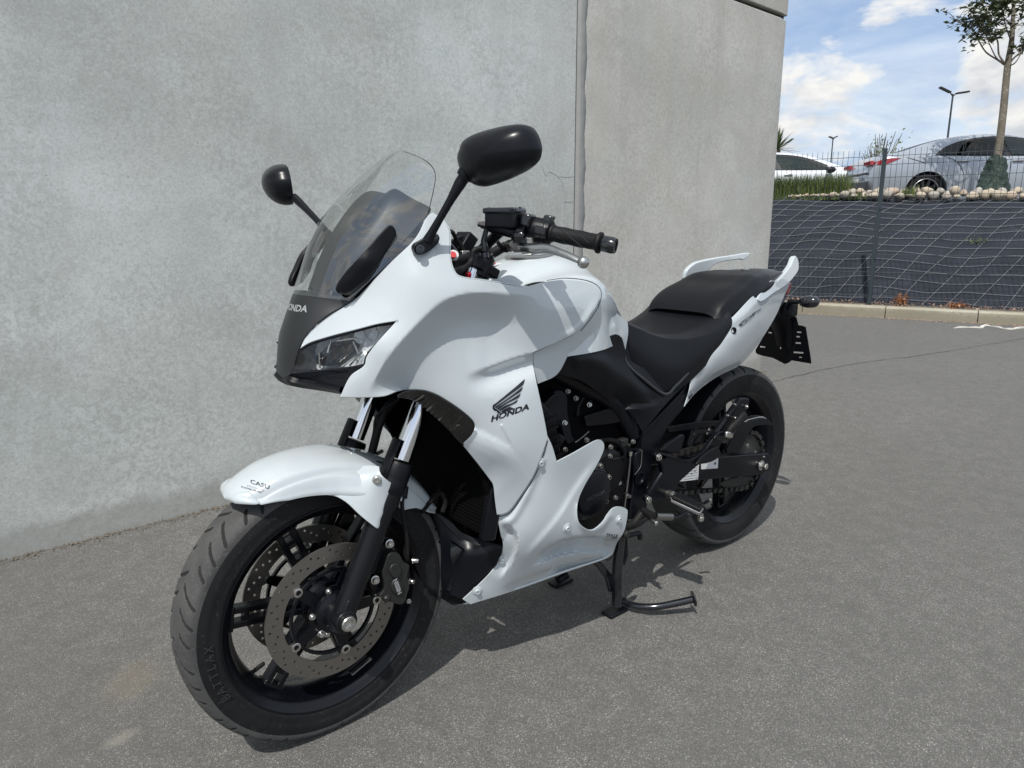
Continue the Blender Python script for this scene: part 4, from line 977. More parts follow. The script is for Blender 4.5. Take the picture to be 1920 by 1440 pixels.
# ---- wheels
def wheel(name,c,R0,halfw,rimw,n_ang,grooves,pitch,front=True,phi0=8.5):
    c=np.array(c,float)
    def at(phi,r,y): return c+np.array([r*math.cos(phi),y,r*math.sin(phi)])
    # rim barrel
    w_=rimw
    prof=[(.2325,w_+.006),(.2315,w_+.010),(.228,w_+.010),(.222,w_+.004),(.213,w_-.001),(.209,w_-.010),(.204,w_-.022),(.197,.014),(.194,.0),(.197,-.014),(.204,-w_+.022),(.209,-w_+.010),(.213,-w_+.001),(.222,-w_-.004),(.228,-w_-.010),(.2315,-w_-.010),(.2325,-w_-.006),(.222,-w_+.006),(.214,0),(.222,w_-.006),(.2325,w_+.006)]
    mb=MB(); mb.lathe(c,(0,1,0),prof,120,cap=False); rim=mb.build(name,M['rim_black'],bike,smooth=40)
    # tyre side walls
    hs=halfw
    side=[(.2285,w_+.008),(.2345,w_+.0095),(.240,w_+.012),(.247,hs-.004),(.2555,hs-.0005),(.264,hs-.0005),(R0-.024,hs-.003)]
    full=[(r,y) for r,y in side]
    mb=MB(); mb.lathe(c,(0,1,0),full,120,cap=False); mb.lathe(c,(0,1,0),[(r,-y) for r,y in full][::-1],120,cap=False); ty=mb.build('tyre',M['tyre_rubber'],rim,smooth=60)
    # tread crown with cut grooves
    nl=72; A=np.linspace(0,2*PI,n_ang,endpoint=False); S=np.linspace(-1,1,nl)
    y0=hs-.003; sag=.024
    AA,SS=np.meshgrid(A,S,indexing='ij')
    yy=y0*np.sin(SS*PI/2*.93)/math.sin(PI/2*.93); rr=R0-sag*(1-np.sqrt(np.maximum(0,1-(np.abs(SS)*.985)**2.3)))/(1-math.sqrt(1-.985**2.3))
    D=np.zeros_like(AA)
    if grooves:
        for sgn in (1,-1):
            s_=SS*sgn
            for k in range(grooves):
                kind=k%3; s0,s1,span=[(.03,.90,.115),(.34,.86,.075),(.18,.93,.10)][kind]
                t=(s_-s0)/(s1-s0); off=(k+(.5 if sgn<0 else 0))*2*PI/grooves
                ctr=off-span*np.power(np.clip(t,0,1),.70)+span*.0
                d=(AA-ctr+PI)%(2*PI)-PI; arc=np.abs(d)*R0
                # slope aware width
                sl=span*.70*np.power(np.clip(t,.05,1),-.30)/(s1-s0)*R0/(y0*1.25); dd=arc/np.sqrt(1+sl**2)
                wd2=.0040*np.clip(np.minimum((t+.02)*12,(1.02-t)*9),0,1)
                g=np.clip(1-(dd/np.maximum(wd2,1e-5))**4,0,1)*(t>-.02)*(t<1.02)
                D=np.maximum(D,g)
    rr=rr-D*.0035
    G=np.stack([c[0]+rr*np.cos(AA),c[1]+yy,c[2]+rr*np.sin(AA)],-1)
    V=G.reshape(-1,3); F=[]
    idx=np.arange(n_ang*nl).reshape(n_ang,nl); nx_=np.roll(idx,-1,0)
    q=np.stack([idx[:,:-1],nx_[:,:-1],nx_[:,1:],idx[:,1:]],-1).reshape(-1,4)
    me=bpy.data.meshes.new('tread'); me.vertices.add(len(V)); me.vertices.foreach_set('co',V.astype(np.float32).ravel()); me.loops.add(q.size); me.loops.foreach_set('vertex_index',q.astype(np.int32).ravel()); me.polygons.add(len(q)); me.polygons.foreach_set('loop_start',np.arange(0,q.size,4,dtype=np.int32)); me.update(calc_edges=True); me.validate()
    me.materials.append(M['tyre_tread']); me.materials.append(M['tyre_groove']); me.shade_smooth()
    dq=D.reshape(-1)[q].mean(1)>.30; me.polygons.foreach_set('material_index',dq.astype(np.int32))
    o=bpy.data.objects.new('tread',me); link(o,rim)
    # spokes: six twin bars with bridge pieces
    for k in range(6):
        a=R(phi0+60*k); er=np.array([math.cos(a),0,math.sin(a)]); et=np.array([-math.sin(a),0,math.cos(a)]); mb=MB()
        for s_ in (-1,1):
            pts=[(.040,.012,.030),(.075,.013,.026),(.14,.0145,.020),(.190,.0155,.020),(.207,.019,.026)]
            for (r1,o1,w1),(r2,o2,w2) in zip(pts[:-1],pts[1:]):
                q1=c+er*r1+et*s_*o1; q2=c+er*r2+et*s_*o2; hy1=w1*.62;hy2=w2*.62; hw_=.0068
                v=[q1-et*hw_-np.array([0,hy1,0]),q1+et*hw_-np.array([0,hy1,0]),q1+et*hw_+np.array([0,hy1,0]),q1-et*hw_+np.array([0,hy1,0]),q2-et*hw_-np.array([0,hy2,0]),q2+et*hw_-np.array([0,hy2,0]),q2+et*hw_+np.array([0,hy2,0]),q2-et*hw_+np.array([0,hy2,0])]
                mb.add(v,[(0,3,2,1),(4,5,6,7),(0,1,5,4),(1,2,6,5),(2,3,7,6),(3,0,4,7)])
        for r_ in (.072,.118,.165): mb.box(c+er*r_,(.010,.022,.022),(er,(0,1,0),et))
        mb.box(c+er*.199,(.014,.034,.052),(er,(0,1,0),et))
        mb.build('spoke',M['rim_black'],rim,smooth=30,bevel=.002)
    mb=MB(); mb.lathe(c-np.array([0,.055,0]),(0,1,0),[(.012,0),(.034,.0),(.036,.02),(.050,.034),(.052,.076),(.036,.09),(.034,.11),(.012,.11)],40); mb.build('hub',M['rim_black'],rim,smooth=35)
    return rim,at
fw,fat=wheel('front_wheel',FC,.300,.0605,.047,1500,42,0)
rw,rat=wheel('rear_wheel',RC,.314,.081,.064,900,30,0,False,phi0=25)
# valve stem and weights
vp=PY(478,1258,.01); a_=math.atan2(vp[2]-.3,vp[0]-WB); er=np.array([math.cos(a_),0,math.sin(a_)])
MB().lathe(FC+er*.206+np.array([0,.004,0]),-er+np.array([0,.25,0]),[(.0075,0),(.0055,.012),(.004,.016),(.0045,.018),(.0045,.040),(.003,.042)],12).build('valve_stem',M['rubber'],fw)
a_=R(-112); er=np.array([math.cos(a_),0,math.sin(a_)]); et=np.array([-math.sin(a_),0,math.cos(a_)])
MB().box(FC+er*.2015+np.array([0,.024,0]),(.004,.012,.055),(er,(0,1,0),et)).build('balance_weight',M['dull_steel'],fw,bevel=.001)
# tyre side lettering (raised, dim)
def arc_text(txt,c,r,y,a0,size,mat,parent,step,flip=1,name='lettering'):
    for i,ch in enumerate(txt):
        if ch==' ': continue
        cu=bpy.data.curves.new(name,'FONT'); cu.body=ch; cu.size=size; cu.extrude=.0002; cu.align_x='CENTER'; cu.align_y='CENTER'
        a=a0+i*step*flip; er=Vector((math.cos(a),0,math.sin(a))); et=Vector((-math.sin(a),0,math.cos(a)))*flip; 
        up=er*(1 if flip>0 else -1)
        mt=Matrix((( et.x,up.x,0,c[0]+er.x*r),(et.y,up.y,1,y),(et.z,up.z,0,c[2]+er.z*r),(0,0,0,1)))
        tmp=bpy.data.objects.new('t',cu); COL.objects.link(tmp); dg=bpy.context.evaluated_depsgraph_get(); me=bpy.data.meshes.new_from_object(tmp.evaluated_get(dg)); bpy.data.objects.remove(tmp)
        me.transform(mt); 
        if mt.determinant()<0: me.flip_normals()
        me.materials.clear(); me.materials.append(mat); link(bpy.data.objects.new(name,me),parent)
arc_text('BATTLAX',FC,.254,.0612,R(-24),.024,M['decal_dim'],fw,R(4.4),1)
# ---- brake discs
def disc(c,y,sgn,parent,ph=42.2,ro=.148,ri=.111):
    holes=[]
    for k in range(60):
        a=2*PI*k/60; r=[.1385,.1310,.1235][k%3]; 
        if ro<.14: r=ro-[.008,.014,.020][k%3]
        holes.append(circ2(r*math.cos(a),r*math.sin(a),.0030,9))
    # inner edge with tabs at the bobbins
    inn=[]
    for i in range(150):
        a=2*PI*i/150; d=min(abs((math.degrees(a)-ph-72*k+180)%360-180) for k in range(5)); r=ri-(.011*sstep(np.array([(7.5-d)/3.]))[0] if d<7.5 else 0); inn.append((r*math.cos(a),r*math.sin(a)))
    holes.append(inn)
    T3=lambda P:[(c[0]+p[0],y+.0025*sgn,c[2]+p[1]) for p in P]
    d=plate2d('brake_disc',circ2(0,0,ro,150),holes,T3,(0,-.005*sgn,0),M['disc_steel'],parent,smooth=30)
    # carrier
    wnd=[]
    for k in range(5):
        a0=ph+72*k; w=[]
        for t in np.linspace(a0+7,a0+65,14): w.append((.0905*math.cos(R(t)),.0905*math.sin(R(t))))
        for t in np.linspace(a0+58,a0+14,10): w.append((.056*math.cos(R(t)),.056*math.sin(R(t))))
        wnd.append(w)
    oc=[]
    for i in range(150):
        a=360*i/150; dd=min(abs((a-ph-72*k+180)%360-180) for k in range(5)); r=.0965+(.010*sstep(np.array([(6.5-dd)/3.]))[0] if dd<6.5 else 0); oc.append((r*math.cos(R(a)),r*math.sin(R(a))))
    plate2d('disc_carrier',oc,wnd+[circ2(0,0,.034,24)],lambda P:[(c[0]+p[0],y+.004*sgn,c[2]+p[1]) for p in P],(0,-.008*sgn,0),M['rim_black'],parent,smooth=30)
    for k in range(5):
        a=R(ph+72*k); p=np.array([c[0]+.1015*math.cos(a),y+.0025*sgn,c[2]+.1015*math.sin(a)])
        MB().lathe(p,(0,sgn,0),[(.0100,-.006),(.0100,.003),(.0085,.0038),(.0055,.0035),(.0052,.001),(.0001,.001)],20).build('disc_button',M['bolt_steel'],parent)
        a2=a+R(36); p=np.array([c[0]+.050*math.cos(a2),y+.004*sgn,c[2]+.050*math.sin(a2)]); bolt(p,(0,sgn,0),.0058,.007,'bolt_steel',parent)
disc(FC,.063,1,fw); disc(FC,-.063,-1,fw,ph=30)
# speed sensor ring / fins at the hub
mb=MB(); mb.lathe(FC+np.array([0,.066,0]),(0,1,0),[(.030,0),(.046,0),(.044,.010),(.034,.016),(.030,.030),(.022,.034),(.018,.034)],40); mb.build('hub_cover',M['black_satin'],fw)
# ---- fork
RK=.4606; fa=np.array([-math.sin(RK),0,math.cos(RK)]); ff=np.array([math.cos(RK),0,math.sin(RK)])
def fork_leg(sgn):
    y=.1029*sgn; b=FC+np.array([0,y,0])
    mb=MB(); mb.lathe(b-fa*.022,fa,[(.012,-.008),(.020,-.004),(.0225,.02),(.0238,.06),(.0248,.16),(.0258,.26),(.029,.275),(.029,.30)],36)
    leg=mb.build('fork_lower',M['fork_black'],bike)
    # axle lug
    mb=MB(); mb.lathe(b+np.array([0,-.026*sgn,0]),(0,sgn,0),[(.024,0),(.024,.05)],28); mb.box(b+fa*.02,(.030,.044,.05),(ff,(0,1,0),fa)); mb.build('axle_lug',M['fork_black'],leg,bevel=.003)
    MB().lathe(b+np.array([0,.022*sgn,0]),(0,sgn,0),[(.0155,0),(.0165,.002),(.0165,.010),(.0145,.0125),(.0110,.0125),(.0100,.004),(.0001,.003)],28).build('axle_end',M['bolt_steel'],leg,smooth=35)
    # seal collar and front guard shell
    mb=MB(); mb.lathe(b,fa,[(.029,.276),(.0315,.280),(.0320,.300),(.0305,.306),(.0310,.312),(.0300,.338),(.028,.344),(.022,.345)],36); mb.build('dust_seal',M['black_plastic'],leg)
    V=[];F=[];n=18
    for k,(s_,r_) in enumerate([(.296,.0345),(.34,.0340),(.385,.0330),(.389,.0315)]):
        for i in range(n+1):
            a=R(-75+103*i/n); d=ff*math.cos(a)+np.array([0,1,0])*math.sin(a); V.append(b+fa*s_+d*r_)
    for k in range(3):
        for i in range(n): F.append((k*(n+1)+i,k*(n+1)+i+1,(k+1)*(n+1)+i+1,(k+1)*(n+1)+i))
    nn=len(V); V+= [v-(v-(b+fa*((v-b)@fa)))*.10 for v in V]; F+=[tuple(q+nn for q in f[::-1]) for f in F]
    F+=[(3*(n+1)+i,3*(n+1)+i+1,3*(n+1)+i+1+nn,3*(n+1)+i+nn) for i in range(n)]
    F+=[(k*(n+1)+e,(k+1)*(n+1)+e,(k+1)*(n+1)+e+nn,k*(n+1)+e+nn) for k in range(3) for e in (0,n)]
    mk('fork_guard',V,F,M['black_plastic'],leg,smooth=40,recalc=True)
    MB().lathe(b,fa,[(.0205,.35),(.0205,.80)],40).build('fork_tube',M['chrome'],bike)
    return leg
for s_ in (1,-1): fork_leg(s_)
MB().lathe(FC+np.array([0,-.12,0]),(0,1,0),[(.010,0),(.010,.24)],16).build('axle',M['dull_steel'],fw)
# pinch bolts on left lug
for (u,v) in ((612,1170),(602,1188)): bolt(PY(u,v,.070),(.2,1,.1),.0062,.010,'bolt_steel',bike)
# bottom yoke
yc=FC+fa*.52
mb=MB(); mb.box(yc+ff*(-.012),(.085,.27,.045),(ff,(0,1,0),fa)); 
for s_ in (1,-1): mb.lathe(yc+np.array([0,.103*s_,0])-fa*.03,fa,[(.031,0),(.031,.06)],24)
mb.build('lower_yoke',M['black_satin'],bike,bevel=.004)
yc=FC+fa*.80; mb=MB(); mb.box(yc+ff*(-.02),(.07,.26,.022),(ff,(0,1,0),fa)); 
for s_ in (1,-1): mb.lathe(yc+np.array([0,.103*s_,0])-fa*.012,fa,[(.030,0),(.030,.026),(.018,.034)],24)
mb.build('upper_yoke',M['black_satin'],bike,bevel=.003)
# ---- front fender (loft around the wheel)
TH=np.array([57.5,58.6,60.5,63.1,73.2,85.7,93.2,98.4,103,108,114,119.5,121.2,122.5,124,130.8,137.4,145.2,150.0,151.5])
RL=np.array([.332,.330,.320,.311,.289,.274,.268,.266,.266,.268,.270,.270,.268,.262,.256,.250,.273,.287,.301,.318])
YL=np.array([.012,.040,.060,.070,.080,.087,.096,.105,.112,.117,.121,.122,.120,.086,.084,.082,.079,.074,.062,.030])
YS=np.array([.010,.034,.052,.062,.071,.076,.080,.083,.085,.086,.080,.080,.080,.079,.078,.076,.073,.068,.056,.026])
def RTOP(t): return np.interp(t,[57,60,72,85,97,110,120,138,152],[.334,.343,.345,.341,.338,.334,.333,.326,.322])
ths=np.unique(np.r_[np.linspace(57.5,151.5,95),TH]); Gf=[]
for t in ths:
    rt=RTOP(t); rl=np.interp(t,TH,RL); yl=np.interp(t,TH,YL); ys=np.interp(t,TH,YS); rs=rt-.030 if t<150 else rt-.02
    if t<63.5:
        q_=math.sqrt(max(0,1-((63.5-t)/6.0)**2)); yl=.071*q_+.002; ys=.063*q_+.0015; rl=rt-.004-.026*((t-57.5)/6.0); rs=rt-.010-.020*((t-57.5)/6.)
    rs=max(rs,rl+.004); k=np.linspace(0,1,13); row=[]
    half=[(0,rt),(ys*.28,rt-.0008),(ys*.55,rt-.004),(ys*.78,rt-.010),(ys*.93,rs+ (rt-rs)*.45),(ys,rs),(ys+(yl-ys)*.35,rs-(rs-rl)*.12),(ys+(yl-ys)*.6,rs-(rs-rl)*.35),(ys+(yl-ys)*.8,rs-(rs-rl)*.62),(yl,rs-(rs-rl)*.85),(yl,rl)]
    if t<66:
        b_=float(sstep(np.array([(t-58.5)/7.5]))[0]); el_=[(yl*math.sin(q*PI/20),rl+(rt-rl)*math.cos(q*PI/20)**.9) for q in range(11)]
        half=[(e_[0]*(1-b_)+h_[0]*b_,e_[1]*(1-b_)+h_[1]*b_) for e_,h_ in zip(el_,half)]
    half=catmull(half,3)
    full=[(-y,r) for y,r in half[::-1]][:-1]+[tuple(q) for q in half]
    Gf.append([(WB+r*math.cos(R(t)),y,.3+r*math.sin(R(t))) for y,r in full])
fender=grid_mesh('front_fender',np.array(Gf),M['white_paint'],bike,thick=.003,smooth=32,nrm=1,bevel=.0008)
fs=panel('fender_side',[(543,937,.074,'c'),(575,931,.079),(602,928,.086),(620,929,.092),(633,932,.098),(652,944,.108),(675,966,.120),(700,986,.129),(707,991,.131,'c'),(716,990,.127,'c'),(730,952,.127),(745,913,.126,'c'),(730,903,.128),(718,893,.128),(712,884,.126),(711,874,.108,'c'),(690,872,.086),(660,876,.074),(620,886,.066),(580,900,.064),(552,918,.069)],[(690,920,.116),(650,910,.094),(610,912,.082),(700,950,.124)],M['white_paint'],bike,step=5,lam=.02,bevel=.001,feats=[dict(k='crest',p=[(709,989),(722,948),(737,906)],a=-.009,w=10,L=60,taper=(0,0)),dict(k='ridge',p=[(560,915),(600,898),(650,889),(700,893)],a=.002,w=9,taper=(.2,.2))])
hp,hn=hit_n(707,900,[fs]); bolt(hp-hn*.001,hn,.0078,.006,'bolt_steel',fs)
# grey bracket on top of the fender
pb=PY(690,866,-.01); 
mb=MB(); mb.box(PY(695,862,0.0)+np.array([0,0,.002]),(.05,.13,.012),(ff,(0,1,0),fa)); mb.build('fender_brace',M['gunmetal'],bike,bevel=.004)
# ---- front caliper
def caliper():
    body=ext('brake_caliper',[(726,1044,'c'),(733,1037),(745,1036),(752,1044),(757,1055,'c'),(768,1060),(764,1080),(768,1100),(764,1112),(759,1130),(749,1134,'c'),(737,1130),(726,1127),(716,1122,'c'),(712,1118),(719,1108),(722,1098),(720,1088,'c'),(717,1075),(720,1064)],.112,.055,M['gunmetal'],bevel=.005)
    ext('caliper_piston_cap',[(735,1060),(748,1057),(754,1070),(748,1083),(737,1083),(731,1072)],.117,.010,M['gunmetal'],body,bevel=.003)
    ext('caliper_piston_cap',[(738,1090),(750,1087),(757,1100),(752,1115),(741,1115),(734,1102)],.117,.010,M['gunmetal'],body,bevel=.003)
    ext('pad_cover',[(752,1062),(766,1064),(770,1082),(756,1082)],.100,.03,M['black_satin'],body,bevel=.002)
    for u,v in ((730,1019),(703,1087)): bolt(PY(u,v,.105),(.1,1,.1),.0078,.010,'bolt_steel',body)
    bolt(PY(767,1089,.098),(-.5,1,0),.0055,.012,'bolt_steel',body); bolt(PY(766,1127,.098),(0,1,0),.0045,.006,'bolt_steel',body); bolt(PY(773,1051,.10),(-.8,.6,0),.0055,.014,'bolt_steel',body)
    MB().lathe(PY(724,1122,.11),(.5,.9,-.3),[(.009,-.02),(.009,0),(.006,.006)],14).build('slide_pin',M['gunmetal'],body)
    ext('caliper_bracket',[(716,1008,'c'),(734,1008),(738,1026),(728,1040),(712,1062),(702,1080),(712,1098),(716,1118,'c'),(708,1118),(694,1098),(690,1075),(700,1045)],.098,.020,M['black_satin'],body,bevel=.003)
    return body
cal=caliper()
mirrored(cal,bike,deep=True)
def text3(txt,size,O,xd,yd,mat,parent,name='lettering',italic=0.0,extr=.0003,bold=0.0,sp=1.0,sx=1.0):
    cu=bpy.data.curves.new(name,'FONT'); cu.body=txt; cu.size=size; cu.extrude=extr; cu.align_x='CENTER'; cu.align_y='CENTER'; cu.shear=italic; cu.offset=bold; cu.space_character=sp
    tmp=bpy.data.objects.new('t',cu); COL.objects.link(tmp); dg=bpy.context.evaluated_depsgraph_get(); me=bpy.data.meshes.new_from_object(tmp.evaluated_get(dg)); bpy.data.objects.remove(tmp)
    xd=Vector(xd).normalized(); yd=Vector(yd); yd=(yd-xd*yd.dot(xd)).normalized(); z=xd.cross(yd)
    me.transform(Matrix(((xd.x*sx,yd.x,z.x,O[0]),(xd.y*sx,yd.y,z.y,O[1]),(xd.z*sx,yd.z,z.z,O[2]),(0,0,0,1))))
    me.materials.clear(); me.materials.append(mat); o=bpy.data.objects.new(name,me); link(o,parent); return o
def text_px(txt,p0,p1,pup,Y,h,mat,parent,**k):
    "centre between pixel p0 and p1 (baseline direction), up towards pup"
    a=PY(*p0,Y); b=PY(*p1,Y); c=(a+b)/2; u=PY(*pup,Y)-c; return text3(txt,h,c,b-a,u,mat,parent,**k)
text_px('NISSIN',(741,1088),(749,1112),(760,1096),.1176,.0135,M['decal_grey'],cal,bold=.0004)
# brake hose
MB().tube(catmull([PY(764,1040,.10),PY(763,1010,.10),PY(757,975,.098),PY(754,945,.095),PY(757,925,.09),PY(760,900,.085)],6),[.0045]*31,10).build('brake_hose',M['rubber'],bike)
MB().tube([PY(757,935,.094),PY(760,912,.088)],.0075,12).build('hose_fitting',M['black_plastic'],bike)
MB().tube(catmull([PY(716,846,.03),PY(705,852,0),PY(697,858,-.01)],5),.0045,8).build('hose',M['rubber'],bike)
MB().tube(catmull([PY(742,750,.0),PY(722,770,0),PY(710,800,0),PY(702,830,0),PY(697,850,0)],5),.0095,10).build('hose',M['rubber'],bike)
MB().tube(catmull([PY(748,748,.02),PY(708,778,0),PY(701,810,0),PY(696,850,0)],5),.003,8).build('cable',M['rubber'],bike)
# ---- side fairing (one big moulded panel per side)
FAIR=[(637,745,.150,'c'),(656,706,.160),(682,686,.166),(688,667,.170),(712,636,.180),(743,602,.188,'c'),(705,608,.160),(667,618,.132),(632,627,.105),(604,635,.085),(580,643,.068),(562,654,.056,'c'),
 (568,641,.056),(575,630,.060),(591,612,.070),(617,591,.085),(646,574,.100),(669,558,.113),(692,534,.128),(735,489,.160),(768,458,.178),(785,437,.182),(799,409,.176),(811,398,.172,'c'),(827,408,.178),(841,428,.188),(844,447,.196),(844,482,.212),(852,509,.224),(867,520,.230),
 (911,526,.232),(977,537,.224),(1000,534,.214,'c'),(1023,528,.204),(1064,524,.196),(1104,530,.186),(1123,544,.186),(1121,568,.198),(1104,596,.208),(1086,618,.212),(1062,634,.214),(1000,661,.226,'c'),
 (1000,684,.233,'c'),(1007,719,.238),(1017,765,.242),(1026,812,.244),(1026,824,.246),(1016,853,.247),(1000,892,.242),(972,936,.226),(952,960,.212),(932,966,.200,'c'),(928,936,.203),(925,911,.206),(917,898,.208),(895,869,.215),(867,834,.222,'c'),(885,815,.228),(890,795,.232),(872,775,.234),(838,751,.228),(812,737,.220),(786,731,.210),(750,733,.196),(721,743,.182),(682,746,.168)]
FC_=[(700,640,.190),(720,590,.176),(780,520,.205),(820,470,.203),(860,548,.242),(900,547,.244),(960,550,.240),(1040,548,.218),(800,600,.222),(760,650,.212),(700,720,.178),(740,735,.196),
 (900,600,.236),(1000,580,.236),(1080,560,.213),(1060,600,.222),(980,630,.236),(860,680,.240),(920,720,.246),(980,720,.242),(960,760,.247),(900,760,.243),(940,850,.243),(980,850,.248),(820,700,.226),(780,700,.214),(960,920,.222)]
feats=[
 dict(k='crest',p=[(688,744),(714,692),(748,644),(792,598),(828,567),(864,553),(905,549),(960,552),(1050,557)],a=-.036,w=62,L=170,taper=(.10,.30)),
 dict(k='crest',p=[(864,707),(915,689),(960,673),(1000,661),(1020,654)],a=-.017,w=17,L=20,taper=(.45,.0)),
 dict(k='crest',p=[(880,780),(920,826),(950,860),(976,888)],a=-.007,w=44,L=400,taper=(.35,.35)),
 dict(p=[(1118,560),(1105,590),(1080,618),(1040,640)],k='ridge',a=.003,w=5,taper=(.2,.2)),
]
fairing=panel('side_fairing',FAIR,FC_,M['white_paint'],bike,lam=.25,step=4.6,feats=feats,bevel=.0014,smooth=40,thick=.0032)
# inner edge return of the fairing at the cockpit (white lip facing inwards)
lip=[(827,408,.178),(841,428,.188),(844,447,.196),(844,482,.212),(852,509,.224),(867,520,.230),(911,526,.232),(977,537,.224),(1020,545,.215)]
L0=catmull([PY(*q) for q in lip],6); L1=L0+np.stack([np.zeros(len(L0)),np.full(len(L0),-.022),np.full(len(L0),-.006)],1)
o=grid_mesh('fairing_lip',np.array([L0,L1]),M['white_paint'],bike,thick=.002,smooth=40); mirrored(o,bike)
# ---- indicator lens set in the fairing mouth
LENS=[(745,743,.192,'c'),(760,735,.200),(786,732,.207),(812,738,.216),(838,752,.224),(872,776,.230),(890,795,.229),(885,815,.226),(867,833,.219,'c'),(852,818,.214),(838,802,.208),(815,780,.200),(794,760,.192),(781,751,.188),(765,745,.188)]
panel('indicator_lens',LENS,[(820,760,.217),(855,790,.225)],M['smoke_glass'],bike,step=5,thick=.002,bevel=.0008)
back=panel('indicator_reflector',[(p[0],p[1],p[2]-.022)+tuple(p[3:]) for p in LENS],[(820,760,.192),(855,790,.200)],M['reflector_dark'],bike,step=6,thick=.002,bevel=0)
for k in range(11):
    t=k/10; a=np.array([792,742])*(1-t)+np.array([872,785])*t; b=np.array([778,752])*(1-t)+np.array([852,812])*t; a=a+np.array([3,-1])
    P0=PY(a[0],a[1],.205+.018*t); P1=PY(b[0],b[1],.190+.022*t); mb=MB(); mb.tube([P0,P1],.0013 if k%3 else .0020,5); o=mb.build('lens_rib',M['gunmetal' if k%3 else 'dull_steel'],bike); mirrored(o,bike)
MB().tube(catmull([PY(q[0]+2,q[1]+1,q[2]-.002) for q in LENS[8:]+LENS[:1]],5),.0022,6).build('lens_edge',M['reflector_dark'],bike)
MB().lathe(PY(858,800,.196),(0.3,1,0.1),[(.014,-.008),(.010,.000),(.007,.002),(.006,.006),(.0001,.009)],20).build('indicator_bulb',M['dull_steel'],bike)
# ---- belly pan
BELLY=[(1027,818,.246,'c'),(1036,838,.248),(1044,866,.250,'c'),(1075,850,.248),(1118,826,.240),(1130,828,.238),(1133,838,.238),(1129,852,.238),(1118,874,.240),(1098,907,.240),(1086,933,.240),(1082,956,.240),(1085,978,.240),(1096,991,.240),(1112,994,.238),(1128,981,.236),(1141,962,.234),(1152,952,.232),(1163,950,.230),(1174,954,.228),(1177,962,.228),(1171,994,.224),(1157,1017,.214,'c'),(1149,1039,.200,'c'),(1131,1050,.188),(1067,1071,.172),(972,1105,.150),(882,1133,.118,'c'),(868,1124,.110,'c'),(907,1088,.136),(930,1061,.160),(941,1038,.182),(943,1019,.190),(937,991,.193),(931,968,.193,'c'),(948,958,.200),(971,937,.213),(996,891,.228),(1013,856,.236)]
bf=[dict(p=[(1115,832),(1060,878),(1020,960),(985,1020),(968,1050)],a=-.000,w=10,L=40),
    dict(k='crest',p=[(1129,851),(1083,916),(1048,972),(1006,1022),(982,1050)],a=-.0050,w=13,L=70,taper=(.25,.15)),
    dict(k='crest',p=[(985,1064),(1015,1032),(1060,1010),(1110,1004),(1166,1009)],a=-.030,w=20,L=60,taper=(.3,.0)),
    dict(k='crest',p=[(930,1106),(985,1080),(1040,1060),(1100,1046),(1150,1036)],a=-.014,w=14,L=30,taper=(.3,.1)),dict(k='step',p=[(985,1066),(1030,1044),(1090,1032),(1150,1036)],a=.017,w=6,L=22,taper=(.3,.1)),
    dict(p=[(1020,850),(1000,900),(978,945),(958,975),(938,976)],k='ridge',a=.005,w=7,taper=(.1,.1)),
    dict(k='crest',p=[(935,978),(962,990),(972,1015),(962,1050),(935,1092)],a=-.015,w=9,L=40,taper=(.2,.3)),
    dict(p=[(1086,940),(1088,978),(1108,996),(1130,984),(1148,958)],k='ridge',a=.006,w=6,taper=(.1,.1))]
belly=panel('belly_pan',BELLY,[(1000,960,.236),(1040,930,.243),(1060,890,.246),(1050,990,.240),(1000,1020,.228),(960,1010,.212),(1100,1040,.216),(1030,1060,.192),(950,1080,.168),(900,1110,.135),(985,930,.232)],M['white_paint'],bike,lam=.12,step=3.6,feats=bf,bevel=.0016,smooth=40,thick=.0035)
# underside of the belly pan closing to the keel
und=[(1149,1039,.200),(1131,1050,.188),(1067,1071,.172),(972,1105,.150),(882,1133,.118)]
U0=catmull([PY(*q) for q in und],5); U1=U0.copy(); U1[:,1]*=.25; U1[:,2]-=.030; Um=(U0+U1)/2; Um[:,2]-=.006
o=grid_mesh('belly_underside',np.array([U0-np.array([0,.003,0]),Um,U1]),M['white_plastic'],bike,thick=.003,smooth=60,nrm=-1); mirrored(o,bike)
for u,v in ((1013,868),(1063,990),(1160,974),(940,1050),(895,1108)):
    hp,hn=hit_n(u,v,[belly]); MB().lathe(hp-hn*.002,hn,[(.0125,0),(.0125,.0025),(.0105,.0035),(.0065,.0040),(.0062,.0080),(.0030,.0080),(.0028,.0040),(.0001,.0040)],22).build('belly_bolt',M['white_paint'],belly,smooth=30)
text_hit('ERMAX',(1147,1004.5),(6.6,.8),(0,-8.0),[belly],M['decal_black'],belly,bold=.04,italic=.3)
text_hit('SPORT',(1152,1009.5),(3.6,.3),(0,-4.6),[belly],M['decal_black'],belly,bold=.04,italic=.3)
